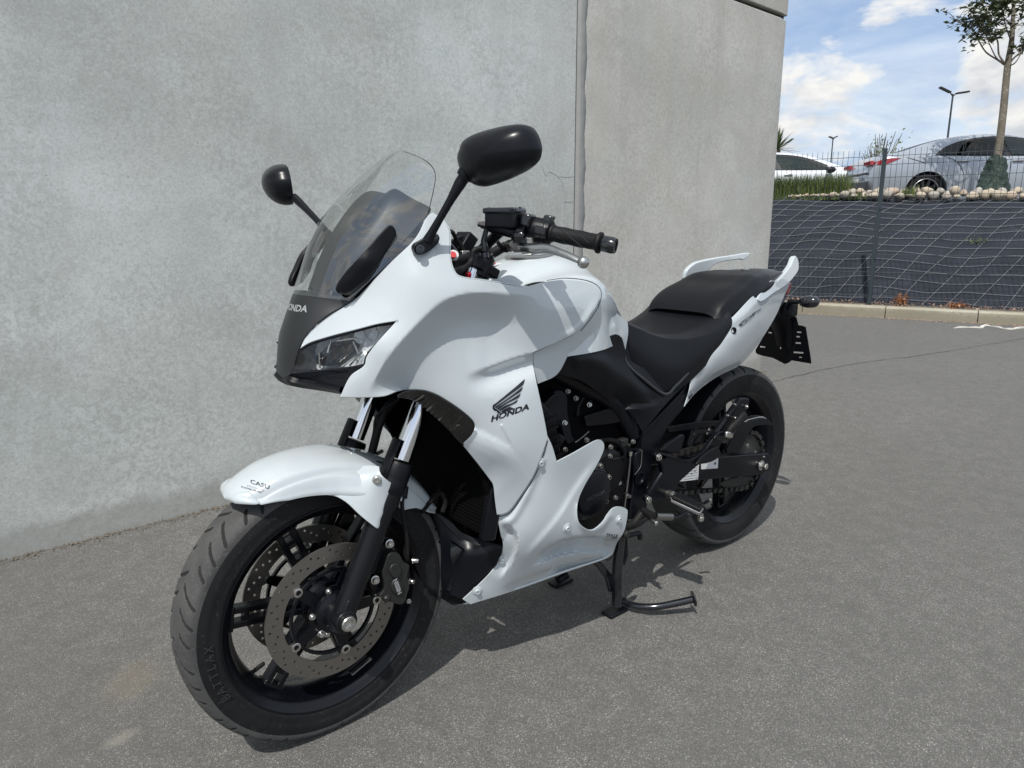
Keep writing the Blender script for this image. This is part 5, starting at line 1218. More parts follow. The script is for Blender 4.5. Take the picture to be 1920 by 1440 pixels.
# ---- black lower nose shroud in front of the belly pan
SH=[(812,958,.050,'c'),(845,978,.075),(868,1000,.098),(905,1010,.128),(938,1022,.172),(941,1036,.178,'c'),(930,1060,.157),(907,1087,.133),(868,1123,.107,'c'),(845,1116,.085),(830,1106,.06,'c'),(820,1080,.05),(818,1040,.045),(815,1000,.045)]
plate_o=outline_curve(SH,6)
def shroud(name,px,ctrl,mat,holes=(),thick=.003,mirror=True,bevel=.0012,step=6):
    X=[];Y=[]
    for p in list(px)+list(ctrl):
        q=[x for x in p if x!='c']
        if len(q)>2: X.append(q[:2]);Y.append(q[2])
    f=tps(X,Y); ol=outline_curve(px,step); T3=lambda P:[PY(u,v,y) for (u,v),y in zip(P,f(np.array(P)))]
    lo,hi=ol.min(0),ol.max(0); gx,gy=np.meshgrid(np.arange(lo[0]+5,hi[0],9),np.arange(lo[1]+5,hi[1],9)); P=np.stack([gx.ravel(),gy.ravel()],1); cl=np.vstack([ol,ol[:1]]); ins=np.zeros(len(P),bool)
    for i in range(len(cl)-1):
        (x1,y1),(x2,y2)=cl[i],cl[i+1]; ins^=((y1>P[:,1])!=(y2>P[:,1]))&(P[:,0]<(x2-x1)*(P[:,1]-y1)/(y2-y1+1e-12)+x1)
    d,_=seg_dist(P,cl); P=P[ins&(np.abs(d)>3)]
    o=plate2d(name,ol,[outline_curve(h,step) for h in holes],T3,(-.002,-thick,0),mat,bike,bevel=bevel,fill=P)
    if mirror: mirrored(o,bike)
    return o
shroud('lower_shroud',SH,[(880,1040,.13),(850,1060,.09)],M['black_satin'],holes=[[(846,1014,'c'),(871,1031,'c'),(866,1040),(849,1063,'c'),(845,1040)]])
shroud('shroud_ridge',[(812,958,.052,'c'),(845,978,.078),(868,1000,.101),(905,1012,.132),(936,1022,.172,'c'),(905,1024,.14),(884,1024,.122),(870,1050,.104),(855,1085,.088),(845,1110,.085,'c'),(838,1108,.078,'c'),(848,1070,.088),(868,1030,.105),(860,1012,.096),(840,990,.077)],[],M['black_plastic'],thick=.006)
# centre spoiler joining both shrouds under the radiator
V=[];F=[]
for i,(x,z,hw_) in enumerate([(1.30,.40,.045),(1.285,.33,.05),(1.25,.26,.06),(1.20,.215,.085),(1.12,.20,.10)]):
    V+=[(x,-hw_,z),(x+.006,0,z),(x,hw_,z)]
for i in range(4): F+=[(3*i,3*i+1,3*i+4,3*i+3),(3*i+1,3*i+2,3*i+5,3*i+4)]
mk('front_keel',V,F,M['black_satin'],bike,smooth=60)
# ---- nose cover
def sil(u,v,Rn,k=.42):
    y=-k*Rn; p=PY(u,v,y); return p[0]+y*y/(2*Rn),p[2]
NR=[ # v-ordered rows: silhouette pixel (right side), edge pixel + y on the left side, curvature
 ((549,541),(669,559,.113),.17),((543,556),(646,574,.100),.16),((534,590),(617,591,.085),.145),((526,625),(591,612,.070),.13),((523,655),(568,641,.056),.12),((522,680),(551,690,.040),.115),((523,700),(546,703,.036),.11)]
rows=[]
for (su,sv),(eu,ev,ey),rn in NR:
    x0,z0=sil(su,sv,rn); e=PY(eu,ev,ey); row=[]
    for t in np.linspace(0,1,9):
        y=ey*t; zz=z0+(e[2]-z0)*t**1.6; xx=x0-(x0-e[0])*(t**2.0); row.append((xx,y,zz))
    rows.append([(a,-b,c) for a,b,c in row[::-1]][:-1]+row)
rows=np.array(rows); rr2=catmull(rows.reshape(len(rows),-1),6).reshape(-1,17,3)
nose=grid_mesh('nose_cover',rr2,M['matte_grey'],bike,thick=.003,smooth=50,nrm=-1,bevel=.001)
# chin lip: sweeps from the nose tip under the head lamp to the fairing tip
chin=[PY(534,708,-.01),PY(546,712,.03),PY(565,717,.05),PY(600,723,.09),PY(642,731,.145)]
cl_=catmull(chin,8); V=[];F=[]
for i,p in enumerate(cl_):
    h_=.016-.006*i/len(cl_); V+=[p+np.array([.004,.002,h_*.6]),p+np.array([.010,.004,0]),p+np.array([.002,.003,-h_*.8]),p+np.array([-.030,-.02,-h_*.7]),p+np.array([-.030,-.02,h_*.2])]
for i in range(len(cl_)-1):
    for j in range(5): F.append((5*i+j,5*i+(j+1)%5,5*i+5+(j+1)%5,5*i+5+j))
o=mk('nose_lip',V,F,M['black_plastic'],bike,smooth=60,recalc=True); mirrored(o,bike)
mb=MB(); mb.tube([PY(534,708,-.01)+np.array([-.006,.012,0]),PY(534,708,-.01)*np.array([1,-1,1])+np.array([-.006,-.012,0])],.010,10); mb.build('nose_lip',M['black_plastic'],bike)
V,F=text_mesh('HONDA',bold=.03); P=[]
zc_=PY(567,575.5,.0)[2]
for x,y,_ in V:
    q=bvh(nose).ray_cast(Vector((2.2,.006+x*.0215,zc_+y*.017)),Vector((-1,0,0))); P.append(np.array(q[0])+np.array([.0008,0,0]) if q[0] is not None else P[-1])
mk('lettering',P,F,M['decal_grey'],nose,smooth=0)
# emblem and workshop sticker on the front fender
text_hit('CASU',(486.5,908),(14.5,4.6),(-2.2,-11.5),[fender],M['decal_black'],fender,bold=.01,italic=.2)
text_hit('moto',(478,914.5),(15.0,4.6),(-2.2,-8.5),[fender],M['decal_grey'],fender,bold=.01,italic=.2)
text_hit('SCOOTERS SERVICE',(471,918.0),(4.3,1.25),(-.6,-4.0),[fender],M['decal_black'],fender,bold=.02)
# ---- head lamp
HL=[(547,699,.042,'c'),(551,680,.044),(563,655,.056),(580,645,.068),(604,637,.085),(667,620,.132),(705,610,.158),(739,605,.183,'c'),(715,634,.174),(690,662,.166),(682,683,.162,'c'),(656,688,.140),(600,694,.092)]
panel('headlamp_glass',HL,[(640,655,.117)],M['lamp_glass'],bike,step=6,thick=.002,bevel=.0005)
def back_px(pts,dy): return [(p[0],p[1],p[2]-dy)+tuple(p[3:]) for p in pts]
# seal line round the glass
for lst in (HL[2:8],):
    P=catmull([PY(p[0],p[1]+1.2,p[2]+.0005) for p in lst],5); o=MB().tube(P,.0024,6).build('lamp_seal',M['black_plastic'],bike); mirrored(o,bike)
P=[PY(547,700,.042),PY(600,695,.092),PY(656,689,.140),PY(682,684,.161)]; o=MB().tube(catmull(P,5),.0022,6).build('lamp_seal',M['black_gloss'],bike); mirrored(o,bike)
# housing: black bezel inwards, chrome bowl with facets outwards
def bp(u,v,y): return PY(u,v,y)
panel('lamp_bezel',[(548,699,.030,'c'),(563,656,.042),(604,638,.068,'c'),(594,648,.058),(590,670,.055),(594,692,.060),(604,694,.066,'c')],[],M['black_gloss'],bike,step=6,thick=.002,bevel=0)
ref=[(592,648,.056,'c'),(604,640,.066),(667,623,.108),(705,613,.132),(736,607,.160,'c'),(713,634,.150),(688,661,.140),(681,683,.135,'c'),(656,688,.114),(604,694,.070),(594,690,.058),(589,668,.052)]
panel('lamp_reflector',ref,[(640,655,.060),(620,665,.050),(670,650,.085),(700,630,.110),(640,675,.062)],M['reflector'],bike,step=5,thick=.002,bevel=0,feats=[dict(p=[(668,622),(660,650),(640,688)],a=-.018,w=4,L=30,taper=(0,0)),dict(p=[(700,612),(685,640),(672,684)],k='ridge',a=.014,w=5,taper=(0,0)),dict(p=[(640,632),(625,660),(612,692)],k='ridge',a=.008,w=3,taper=(0,0))])
o=ext('lamp_shade',[(603,673,'c'),(637,645,'c'),(660,640,'c'),(685,645,'c'),(672,655,'c'),(650,668,'c'),(632,684,'c'),(606,687,'c')],.098,.03,M['black_gloss'],bevel=.001); mirrored(o,bike)
for (u,v,y,r_) in ((675,632,.112,.013),(696,626,.128,.014),(716,618,.142,.010)):
    mb=MB(); mb.lathe(PY(u,v,y),(.8,.6,.1),[(r_,.0),(r_*.9,-.006),(r_*.6,-.012),(r_*.2,-.015),(.0001,-.015)],18,cap=False); o=mb.build('lamp_bowl',M['reflector'],bike,smooth=20); mirrored(o,bike)
for (a,b) in (((620,640),(606,690)),((632,640),(668,634)),((662,640),(680,684)),((640,688),(678,662)),((655,686),(680,660)),((664,670),(676,684)),((688,650),(676,680)),((598,660),(600,690))):
    o=MB().tube([PY(*a,.092 if a[0]<640 else .125),PY(*b,.088 if b[0]<640 else .135)],.0018,6).build('reflector_edge',M['chrome'],bike); mirrored(o,bike)
# perforated grille under the lamp
G2=[(547,702,.038,'c'),(600,697,.088),(656,691,.136),(680,686,.158,'c'),(657,706,.152),(642,727,.142,'c'),(600,719,.088),(560,713,.046)]
gx=[];
for j in range(3):
    for i in range(9):
        gx.append(circ2(612+i*5.0+j*1.5,703.5+j*3.6-i*.5,1.25,7))
f_=tps([p[:2] for p in G2],[p[2] for p in G2])
o=plate2d('lamp_grille',outline_curve(G2,6),gx,lambda P:[PY(u,v,y-.004) for (u,v),y in zip(P,f_(np.array(P)))],(-.003,-.003,0),M['black_satin'],bike); mirrored(o,bike)
o=shroud('lamp_backing',back_px([(545,702,.03,'c'),(563,654,.04),(660,610,.11),(742,600,.165,'c'),(700,670,.15),(650,735,.13,'c'),(590,722,.07)],.050),[],M['dark_void'])
# ---- screen
def arcrow(e,x0,z0,ey,n=13,pw=2.2,zp=2.0):
    row=[]
    for t in np.linspace(0,1,n):
        row.append((x0-(x0-e[0])*t**pw,ey*t,z0+(e[2]-z0)*t**zp))
    return row
SC=[ # edge pixel with y ; centre silhouette pixel
 ((661,563,.116),(547,546),.19),((692,534,.130),(560,512),.20),((735,489,.155),(580,468),.20),((768,458,.170),(600,428),.20),((785,437,.172),(622,394),.20),((801,404,.166),(650,361),.19),((811,365,.152),(676,331),.185),((816,338,.138),(692,313),.18),((815,322,.124),(702,302),.17),((808,310,.106),(716,292),.16),((796,300,.082),(730,286.5),.15),((775,290,.046),(742,284),.14),((757,284,.012),(750,283),.13)]
rows=[]
for (eu,ev,ey),(su,sv),rn in SC:
    x0,z0=sil(su,sv,rn,.40 if ey>.1 else .4*ey/.1); e=PY(eu,ev,ey); x0+=.020*math.sin(PI*min(1,max(0,(z0-1.0)/.235)))**.7; k_=.007 if ev>530 else 0; e=e+np.array([k_,0,0]); rows.append(arcrow(e,x0+k_,z0,ey,pw=2.0))
rows=np.array(rows); rows=catmull(rows.reshape(len(rows),-1),5).reshape(-1,13,3)
full=np.concatenate([rows[:,::-1]*np.array([1,-1,1]),rows[:,1:]],axis=1)
SCREEN=full
sb_=MB(); sb_.tube(np.vstack([full[::-1,0],full[:,-1]])if False else full[:,-1],.0009,6); o=sb_.build('screen_edge',M['gunmetal'],bike)  # dark colour imitates how light leaves the clear acrylic edge looking dark
scr=grid_mesh('windscreen',full,M['screen_clear'],bike,thick=.003,smooth=60,nrm=-1)
# points along the screen edge
edge_=[tuple(p) for p in full[:,-1]]; 
# ---- inner cockpit cowl seen through the screen
CW=[ ((652,556,.100),.0,.012),((735,487,.130),.0,.012)]
rows=[]
spec=[ # centre px(y=0) , edge px (y) : dark dashboard cowl
 ((603,548),(664,555,.108)),((612,520),(690,530,.118)),((628,480),(722,492,.134)),((650,440),(754,455,.146)),((672,405),(782,424,.150)),((690,378),(800,404,.146)),((708,362),(808,392,.140)),((722,357),(806,388,.128))]
for (cu,cv_),(eu,ev,ey) in spec:
    c0=PY(cu,cv_,0); e=PY(eu,ev,ey); row=[]
    for t in np.linspace(0,1,12):
        bump=.016*math.exp(-((t-.42)/.16)**2)-.010*math.exp(-((t-.0)/.14)**2)
        row.append((c0[0]-(c0[0]-e[0])*t**1.9+bump*.6,ey*t,c0[2]+(e[2]-c0[2])*t**1.7+bump*.6))
    rows.append([(a,-b,c) for a,b,c in row[::-1]][:-1]+row)
rows=np.array(rows); rows=catmull(rows.reshape(len(rows),-1),5).reshape(-1,23,3)
grid_mesh('cockpit_cowl',rows,M['matte_grey'],bike,thick=.004,smooth=50,nrm=-1,bevel=.001)
# black side ducts
DU=[(630,544,.112,'c'),(632,534,.112),(645,513,.116),(685,469,.132),(725,426,.148),(732,422,.150),(738,425,.153),(743,434,.154),(741,446,.154),(716,484,.143),(692,520,.135),(674,536,.126),(655,548,.118),(636,551,.112)]
panel('screen_duct',[(p[0],p[1],p[2]+.003)+tuple(p[3:]) for p in DU],[(690,485,.147),(660,525,.129)],M['black_plastic'],bike,step=5,thick=.012,bevel=.004,seg=3)
# steering-head cover / dash mass beneath the cowl so the cockpit is solid
mb=MB(); mb.box((1.245,0,.985),(.16,.24,.10),((.85,0,.5),(0,1,0),(-.5,0,.85))); mb.build('instrument_panel',M['black_plastic'],bike,bevel=.02,seg=3)
mb=MB(); mb.box((1.205,0,1.035),(.05,.20,.07),((.7,0,.7),(0,1,0),(-.7,0,.7))); mb.build('instrument_panel',M['black_gloss'],bike,bevel=.01,seg=3)
for lst,tg in ([(1027,826),(1018,856),(1002,894),(974,939),(954,963),(934,969)],belly),:
    P=[hit(u,v,[tg],.0004) for u,v in resample(catmull(lst,6),6)]; P=[q for q in P if q is not None]; MB().tube(P,.0011,5).build('panel_gap',M['joint_dark'],fairing)
# ---- wing emblem and names on the fairing
def decal(name,px,mat,holes=(),off=.0012,parent=None):
    X=[];Y=[]
    for p in FAIR+FC_:
        q=[x for x in p if x!='c']; X.append(q[:2]); Y.append(q[2])
    f=tps(X,Y); ol=outline_curve(px,2.5)
    def T3(P):
        P=np.array(P); y=f(P)+relief(P,feats)+off; return [PY(u,v,yy) for (u,v),yy in zip(P,y)]
    return plate2d(name,ol,[],T3,(0,-.0006,0),mat,parent or fairing)
cz=lambda L_:[(900+p[0]/13.09,690+p[1]/13.09)+tuple(p[2:]) for p in L_]
WING=[[(1100,272,'c'),(1085,345),(1045,425),(960,495,'c'),(620,745),(360,945),(352,975,'c'),(440,1035),(530,1105,'c'),(475,1122,'c'),(400,1065),(325,1020),(312,960),(330,910),(420,845,'c'),(850,490)],
 [(1050,465,'c'),(1030,530),(985,590,'c'),(700,775),(400,985,'c'),(368,962,'c'),(540,850),(800,660)],
 [(998,625,'c'),(965,705),(920,745,'c'),(650,880),(455,1018,'c'),(412,992,'c'),(560,900),(800,755)],
 [(932,775,'c'),(890,850),(860,865,'c'),(720,935),(502,1052,'c'),(465,1030,'c'),(620,930),(800,855)],
 [(745,955,'c'),(850,1000,'c'),(700,1045),(565,1095,'c'),(522,1068,'c'),(620,1005)]]
for k in WING: decal('wing_emblem',cz(k),M['decal_black'])
a=PY(925+0,785,.2445);b=PY(989,763.5,.2445)
cc=(a+b)/2
fx=tps([p[:2] for p in [[x for x in q if x!='c'] for q in FAIR+FC_]],[[x for x in q if x!='c'][2] for q in FAIR+FC_])
yl=float((fx([(957,774)])+relief(np.array([[957.,774.]]),feats))[0])
yL=float((fx([(927,783)])+relief(np.array([[927.,783.]]),feats))[0]); yR=float((fx([(988,764)])+relief(np.array([[988.,764.]]),feats))[0])
A_=PY(925,785,yL);B_=PY(989,763.5,yR); up_=PY(951,757,yl)-PY(957,774,yl)
text_hit('HONDA',(956.5,774.5),(19.0,-6.5),(3.0,-15.5),[fairing],M['decal_black'],fairing,bold=.042)
# ---- fuel tank (loft along x)
def loft(name,st,mat,parent=bike,n=10,m=6,thick=.0,smooth=45,nrm=1,close=True):
    "st: list of stations; each a list of (x,y,z) from the centre line outwards. Mirrored to both sides."
    st=np.array(st,float); a=catmull(st.reshape(len(st),-1),m).reshape(-1,st.shape[1],3)
    rows=[]
    for r in a:
        c=catmull(r,n); rows.append(np.vstack([(c*np.array([1,-1,1]))[::-1][:-1],c]))
    G=np.array(rows)
    return grid_mesh(name,G,mat,parent,thick=thick,smooth=smooth,nrm=nrm)
def tstat(x,zt,w,zw,zl,wl,xb=None,round_=.55,top=.03):
    # x station, top z, half width w at height zw, lower edge wl at zl
    return [(x,0,zt),(x,w*.35,zt-top*.18),(x,w*.66,zt-top),(x,w*.90,zw+(zt-zw)*.42),(x,w,zw),(x,w*.99,zw-(zw-zl)*.4),(x,wl,zl)]
TS=[(1.075,.925,.075,.905,.86,.10),(1.06,.960,.115,.92,.84,.14),(1.03,.985,.140,.935,.82,.165),(.98,1.007,.160,.945,.80,.185),(.92,1.023,.172,.945,.80,.190),(.86,1.030,.178,.940,.80,.190),(.80,1.024,.174,.925,.80,.180),(.75,1.005,.156,.905,.80,.161),(.70,.973,.130,.885,.80,.138),(.655,.938,.101,.866,.80,.112),(.615,.905,.074,.847,.80,.086),(.580,.872,.048,.832,.80,.058),(.555,.848,.026,.822,.80,.03),(.545,.838,.014,.815,.80,.015)]
TST=[tstat(x,zt,w,zw,zl,wl,top=(.035 if x>.6 else .02)) for x,zt,w,zw,zl,wl in TS]
tank=loft('fuel_tank',TST,M['white_paint'],n=5,m=5,thick=.004,smooth=60,nrm=-1)
# tank lower flank running back to the seat
FL=[(1045,640,.196,'c'),(1067,661,.190,'c'),(1110,644,.176),(1151,628,.155),(1166,634,.145),(1173,656,.135,'c'),(1178,625,.125),(1177,604,.112,'c'),(1160,590,.124),(1140,570,.146),(1122,555,.165,'c'),(1118,575,.186),(1100,602,.196),(1080,624,.199),(1055,638,.200)]
panel('tank_flank',FL,[(1130,600,.168),(1150,610,.150),(1100,630,.185)],M['white_paint'],bike,step=5,bevel=.0008,feats=[dict(p=[(1112,552),(1135,575),(1152,605),(1153,625)],k='ridge',a=.004,w=5)])
P=[hit(u,v,[tank,bpy.data.objects['tank_flank']],.0004) for u,v in resample(catmull([(1025,526),(1064,521.5),(1105,527.5),(1126,543),(1124,569),(1107,598),(1089,620)],6),5)]
P=[q for q in P if q is not None]; MB().tube(P,.0011,5).build('panel_gap',M['joint_dark'],tank)
# white corner below the fairing lobe, behind the side fairing
CR=[(1000,662,.205,'c'),(1062,636,.200),(1068,661,.194,'c'),(1045,702,.196),(1009,720,.204,'c'),(1002,690,.208)]
panel('tank_corner',CR,[(1030,680,.200)],M['white_paint'],bike,step=6,bevel=.0008)
# small black vent between fairing and tank
panel('tank_vent',[(984,534,.203,'c'),(1003,529,.196),(1023,528,.190),(1020,533,.194),(1010,537,.199,'c')],[],M['gunmetal'],bike,step=4,thick=.003,bevel=0)
cap=PY(990,475,.0)
MB().lathe((.885,0,1.018),(.05,0,1),[(.062,0),(.062,.008),(.056,.012),(.050,.012),(.048,.009),(.0001,.009)],40).build('filler_cap',M['alloy'],tank)
MB().box((.885,0,1.033),(.035,.022,.006),((1,0,.0),(0,1,0),(0,0,1))).build('cap_flap',M['dull_steel'],tank,bevel=.002)
# red and white notice sticker, on top
sp=np.array([.985,-.035,1.0065])
mb=MB(); mb.box(sp,(.030,.070,.0008),((.98,0,-.2),(0,1,0),(.2,0,.98))); mb.build('warning_sticker',M['label_white'],tank)
mb=MB(); mb.tube(catmull([sp+np.array([.010*math.cos(a)*1,.022*math.sin(a),.0012-.2*.010*math.cos(a)]) for a in np.linspace(0,2*PI,9)],3),.0016,5); mb.build('sticker_ring',M['label_red'],tank)
# ---- seats
def sstat(x,zc,ye,zs,zl,yl,dish=.0):
    return [(x,0,zc-dish),(x,ye*.40,zc-dish*.8),(x,ye*.72,zc-.002),(x,ye*.92,zc-.010),(x,ye,zs),(x,yl,(zs+zl)/2),(x,yl-.004,zl)]
S1=[(.640,.845,.080,.832,.775,.092,0),(.615,.850,.095,.830,.740,.110,.0),(.580,.838,.108,.815,.692,.128,.002),(.53,.816,.120,.795,.655,.148,.005),(.48,.802,.133,.782,.642,.160,.008),(.42,.797,.148,.778,.662,.166,.010),(.36,.802,.158,.785,.695,.170,.010),(.30,.815,.163,.797,.735,.170,.008),(.25,.836,.164,.815,.775,.168,.005),(.222,.856,.160,.828,.80,.164,0),(.213,.850,.150,.82,.81,.155,0)]
seat=loft('rider_seat',[sstat(*s) for s in S1],M['seat_vinyl'],n=5,m=5,thick=.006,smooth=70,nrm=-1)
S2=[(.262,.842,.130,.822,.800,.135,0),(.245,.866,.138,.84,.80,.146,0),(.215,.888,.142,.858,.806,.150,0),(.17,.908,.143,.878,.812,.150,.002),(.11,.926,.140,.898,.832,.147,.004),(.05,.947,.134,.918,.858,.142,.005),(-.01,.952,.126,.926,.885,.134,.004),(-.06,.953,.116,.930,.905,.124,.002),(-.09,.948,.104,.928,.915,.11,0),(-.10,.935,.098,.925,.918,.10,0)]
seat2=loft('passenger_seat',[sstat(*s) for s in S2],M['seat_vinyl'],n=5,m=5,thick=.006,smooth=70,nrm=-1)
MB().tube(catmull([(.232,-.15,.822),(.236,-.07,.846),(.236,0,.848),(.236,.07,.846),(.232,.15,.822)],6),.0022,6).build('seat_seam',M['seat_vinyl'],seat2)
MB().tube(catmull([PY(*q) for q in [(1176,612,.112),(1172,640,.122),(1170,664,.130),(1178,686,.138),(1206,711,.150),(1246,739,.157),(1268,722,.160),(1290,699,.162)]],6),.0048,8).build('seat_lip',M['black_gloss'],seat,smooth=60)
# tail deck behind the seat
S3=[(-.085,.946,.105,.936,.91,.108),(-.14,.954,.098,.944,.915,.104),(-.20,.953,.082,.943,.912,.090),(-.25,.944,.062,.935,.905,.07),(-.275,.930,.045,.922,.90,.05)]
loft('tail_deck',[tstat(x,z,w,zw,zl,wl,top=.006) for x,z,w,zw,zl,wl in S3],M['matte_grey'],n=4,m=5,thick=.003,smooth=50,nrm=-1)
MB().lathe((-.115,-.02,.951),(0,0,1),[(.016,0),(.016,.003),(.010,.005),(.0001,.005)],18).build('deck_emblem',M['bolt_steel'],bike)
# tail side panel
TL=[(1283,763,.158,'c'),(1292,735,.160),(1297,699,.160),(1292,694,.155,'c'),(1315,676,.158),(1340,640,.160),(1356,618,.160),(1362,602,.158,'c'),(1374,594,.155),(1400,567,.148),(1422,545,.138),(1436,533,.130),(1446,526,.124),(1455,527,.118),(1466,522,.108),(1478,518,.092,'c'),(1480,534,.090),(1470,556,.100),(1456,590,.110),(1433,629,.122),(1414,655,.132,'c'),(1396,677,.138),(1379,690,.142),(1350,704,.146),(1321,723,.150),(1300,742,.154)]
tf=[dict(k='crest',p=[(1284,750),(1300,730),(1325,707),(1355,689),(1385,674),(1410,650),(1430,622)],a=-.022,w=14,L=80,taper=(.05,.25)),
    dict(k='ridge',p=[(1318,676),(1308,698),(1298,725),(1290,745)],a=.004,w=5,taper=(.05,.2)),
    dict(p=[(1365,610),(1395,588),(1425,560)],k='ridge',a=.004,w=8)]
tail=panel('tail_panel',TL,[(1330,690,.172),(1380,640,.172),(1420,600,.155),(1450,560,.125),(1345,670,.174),(1400,620,.166)],M['white_paint'],bike,step=5,feats=tf,bevel=.0012,smooth=40,lam=.05)
# tail underside, fills between both panels
S4=[(.38,.70,.12,.69,.66,.13),(.2,.80,.12,.77,.70,.135),(.05,.86,.11,.82,.76,.12),(-.1,.90,.09,.87,.80,.10),(-.2,.905,.07,.88,.83,.08),(-.255,.90,.05,.88,.85,.06)]
loft('tail_undertray',[tstat(x,z,w,zw,zl,wl,top=.006) for x,z,w,zw,zl,wl in S4],M['black_plastic'],n=4,m=4,thick=.003,smooth=50,nrm=-1)
mb=MB(); mb.box((-.262,0,.885),(.03,.13,.045),((.9,0,.4),(0,1,0),(-.4,0,.9))); mb.build('tail_lamp',M['tail_red'],bike,bevel=.006)
# round black plug and name on the tail
pl=PY(1376,620,.168); MB().lathe(pl-np.array([0,.004,0]),(.35,1,.1),[(.0105,0),(.0105,.005),(.008,.0065),(.006,.003),(.0001,.003)],20).build('panel_plug',M['black_satin'],bike)
ftl=tps([[x for x in q if x!='c'][:2] for q in TL]+[(1330,690),(1380,640),(1420,600),(1450,560),(1345,670),(1400,620)],[[x for x in q if x!='c'][2] for q in TL]+[.172,.172,.155,.125,.174,.166])
def on_tail(u,v,off=.0012): return PY(u,v,float(ftl([(u,v)])[0]+relief(np.array([[float(u),float(v)]]),tf)[0])+off)
ct=lambda L_:[(1370+p[0]/18,560+p[1]/18)+tuple(p[2:]) for p in L_]
def tdecal(nm,px):
    ol=outline_curve(px,1.2); T3=lambda P:[on_tail(u,v) for u,v in P]
    return plate2d(nm,ol,[],T3,(0,-.0006,0),M['decal_black'],tail)
tdecal('model_lettering',ct([(280,895,'c'),(340,920),(400,900),(560,775,'c'),(545,762,'c'),(420,860),(345,868,'c'),(400,800),(690,570,'c'),(680,560,'c'),(400,770)]))
tdecal('model_lettering',ct([(530,745,'c'),(575,720,'c'),(585,740,'c'),(545,765,'c')]))
tdecal('model_lettering',ct([(665,585,'c'),(690,560,'c'),(725,610,'c'),(700,635,'c')]))
tdecal('model_lettering',ct([(590,735,'c'),(700,640,'c'),(705,650,'c'),(600,745,'c')]))
tdecal('model_lettering',ct([(722,530,'c'),(880,405,'c'),(870,425,'c'),(775,520,'c'),(785,565,'c'),(755,600,'c')]))
tdecal('model_lettering',ct([(785,520,'c'),(865,450,'c'),(860,465,'c'),(795,535,'c')]))
tdecal('model_lettering',ct([(890,435,'c'),(1035,318,'c'),(1048,325,'c'),(905,455,'c')]))
# ---- grab rails
GR=[(1492,479,.087,'c'),(1496,484,.086),(1498,493,.087),(1497,508,.092),(1483,527,.105),(1468,540,.110),(1453,549,.125),(1433,564,.148),(1424,565,.152),(1421,560,.150),(1424,552,.142),(1435,537,.130,'c'),(1445,527,.125),(1455,528,.118),(1472,512,.104),(1484,496,.093),(1489,483,.088)]
panel('grab_rail',GR,[(1480,515,.100),(1450,540,.126)],M['white_paint'],bike,step=4,thick=.018,bevel=.006,seg=4,lam=.1,mirror=False)
GRR=[(1284,523,-.155,'c'),(1287,510,-.153),(1292,503,-.151),(1300,496,-.148),(1310,491,-.144),(1340,484,-.130),(1375,478,-.112),(1400,474,-.096),(1408,475,-.090,'c'),(1403,482,-.092),(1394,488,-.096,'c'),(1388,486,-.098),(1380,487,-.102),(1355,491,-.118),(1340,497,-.130),(1332,505,-.138),(1318,514,-.148),(1300,530,-.156,'c')]
panel('grab_rail',GRR,[],M['white_paint'],bike,step=4,thick=.016,bevel=.005,seg=3,lam=.1,mirror=False)
# ---- rear indicators and plate holder
def indicator(sg):
    a=np.array(PY(1478,566,.095)); b=np.array(PY(1500,566,.135)); c=np.array(PY(1536,566,.195))
    mb=MB(); mb.tube([a,b],[.009,.0075],12); st=mb.build('indicator_stalk',M['black_plastic'],bike)
    P=[b+(c-b)*t for t in (-.06,0,.12,.35,.6,.8,.93,1.0)]
    mb=MB(); mb.tube(P,[.005,.011,.0165,.0200,.0205,.019,.014,.007],18,flat=(1,1)); bd=mb.build('rear_indicator',M['black_gloss'],bike,smooth=60)
    if sg: mirrored(st,bike); mirrored(bd,bike)
indicator(1)
def PXp(u,v,x0=-.375,k=.35):
    # plane slanted: x = x0 + k*(z-.68)
    r_=ray(u,v); n=np.array([1,0,-k]); t=((np.array([x0,0,.68])-CAM_C)@n)/(r_@n); return CAM_C+r_*t
cp=lambda L_:[(1200+p[0]/5.1417,440+p[1]/5.1417)+tuple(p[2:]) for p in L_]
def slot(x,y,w_,h_,sk=.15): return [(1200+(x+dx*w_/2)/5.1417,440+(y+dy*h_/2+dx*w_/2*sk)/5.1417) for dx,dy in ((-1,-1),(1,-1),(1,1),(-1,1))]
slots=[slot(1252,945,34,13),slot(1336,976,15,58,0),slot(1353,1075,15,52,0),slot(1180,1082,50,14,.12),slot(1532,941,42,13,.05),slot(1522,984,34,13,.05),slot(1523,1045,52,14,.05),slot(1526,1137,96,15,.07),slot(1545,1183,30,9,.05)]
plo=cp([(1270,790,'c'),(1425,750,'c'),(1505,795,'c'),(1525,872,'c'),(1585,880),(1595,890,'c'),(1648,1225),(1636,1242,'c'),(1460,1213,'c'),(1440,1232),(1395,1248,'c'),(1282,1190,'c'),(1130,1152),(1112,1110,'c'),(1200,960,'c')])
o=plate2d('plate_holder',outline_curve(plo,6),slots,lambda P:[PXp(u,v) for u,v in P],(-.004,0,.0),M['black_satin'],bike,bevel=.001)
mb=MB(); mb.tube([(-.22,0,.85),(-.30,0,.80),(-.365,0,.72),(-.38,0,.66)],[.05,.045,.04,.03],10,flat=(.5,1)); mb.build('plate_bracket',M['black_plastic'],bike)
mb=MB(); mb.box(PY(1478,580,.08),(.05,.05,.05)); mb.build('plate_bracket',M['black_plastic'],bike,bevel=.008)
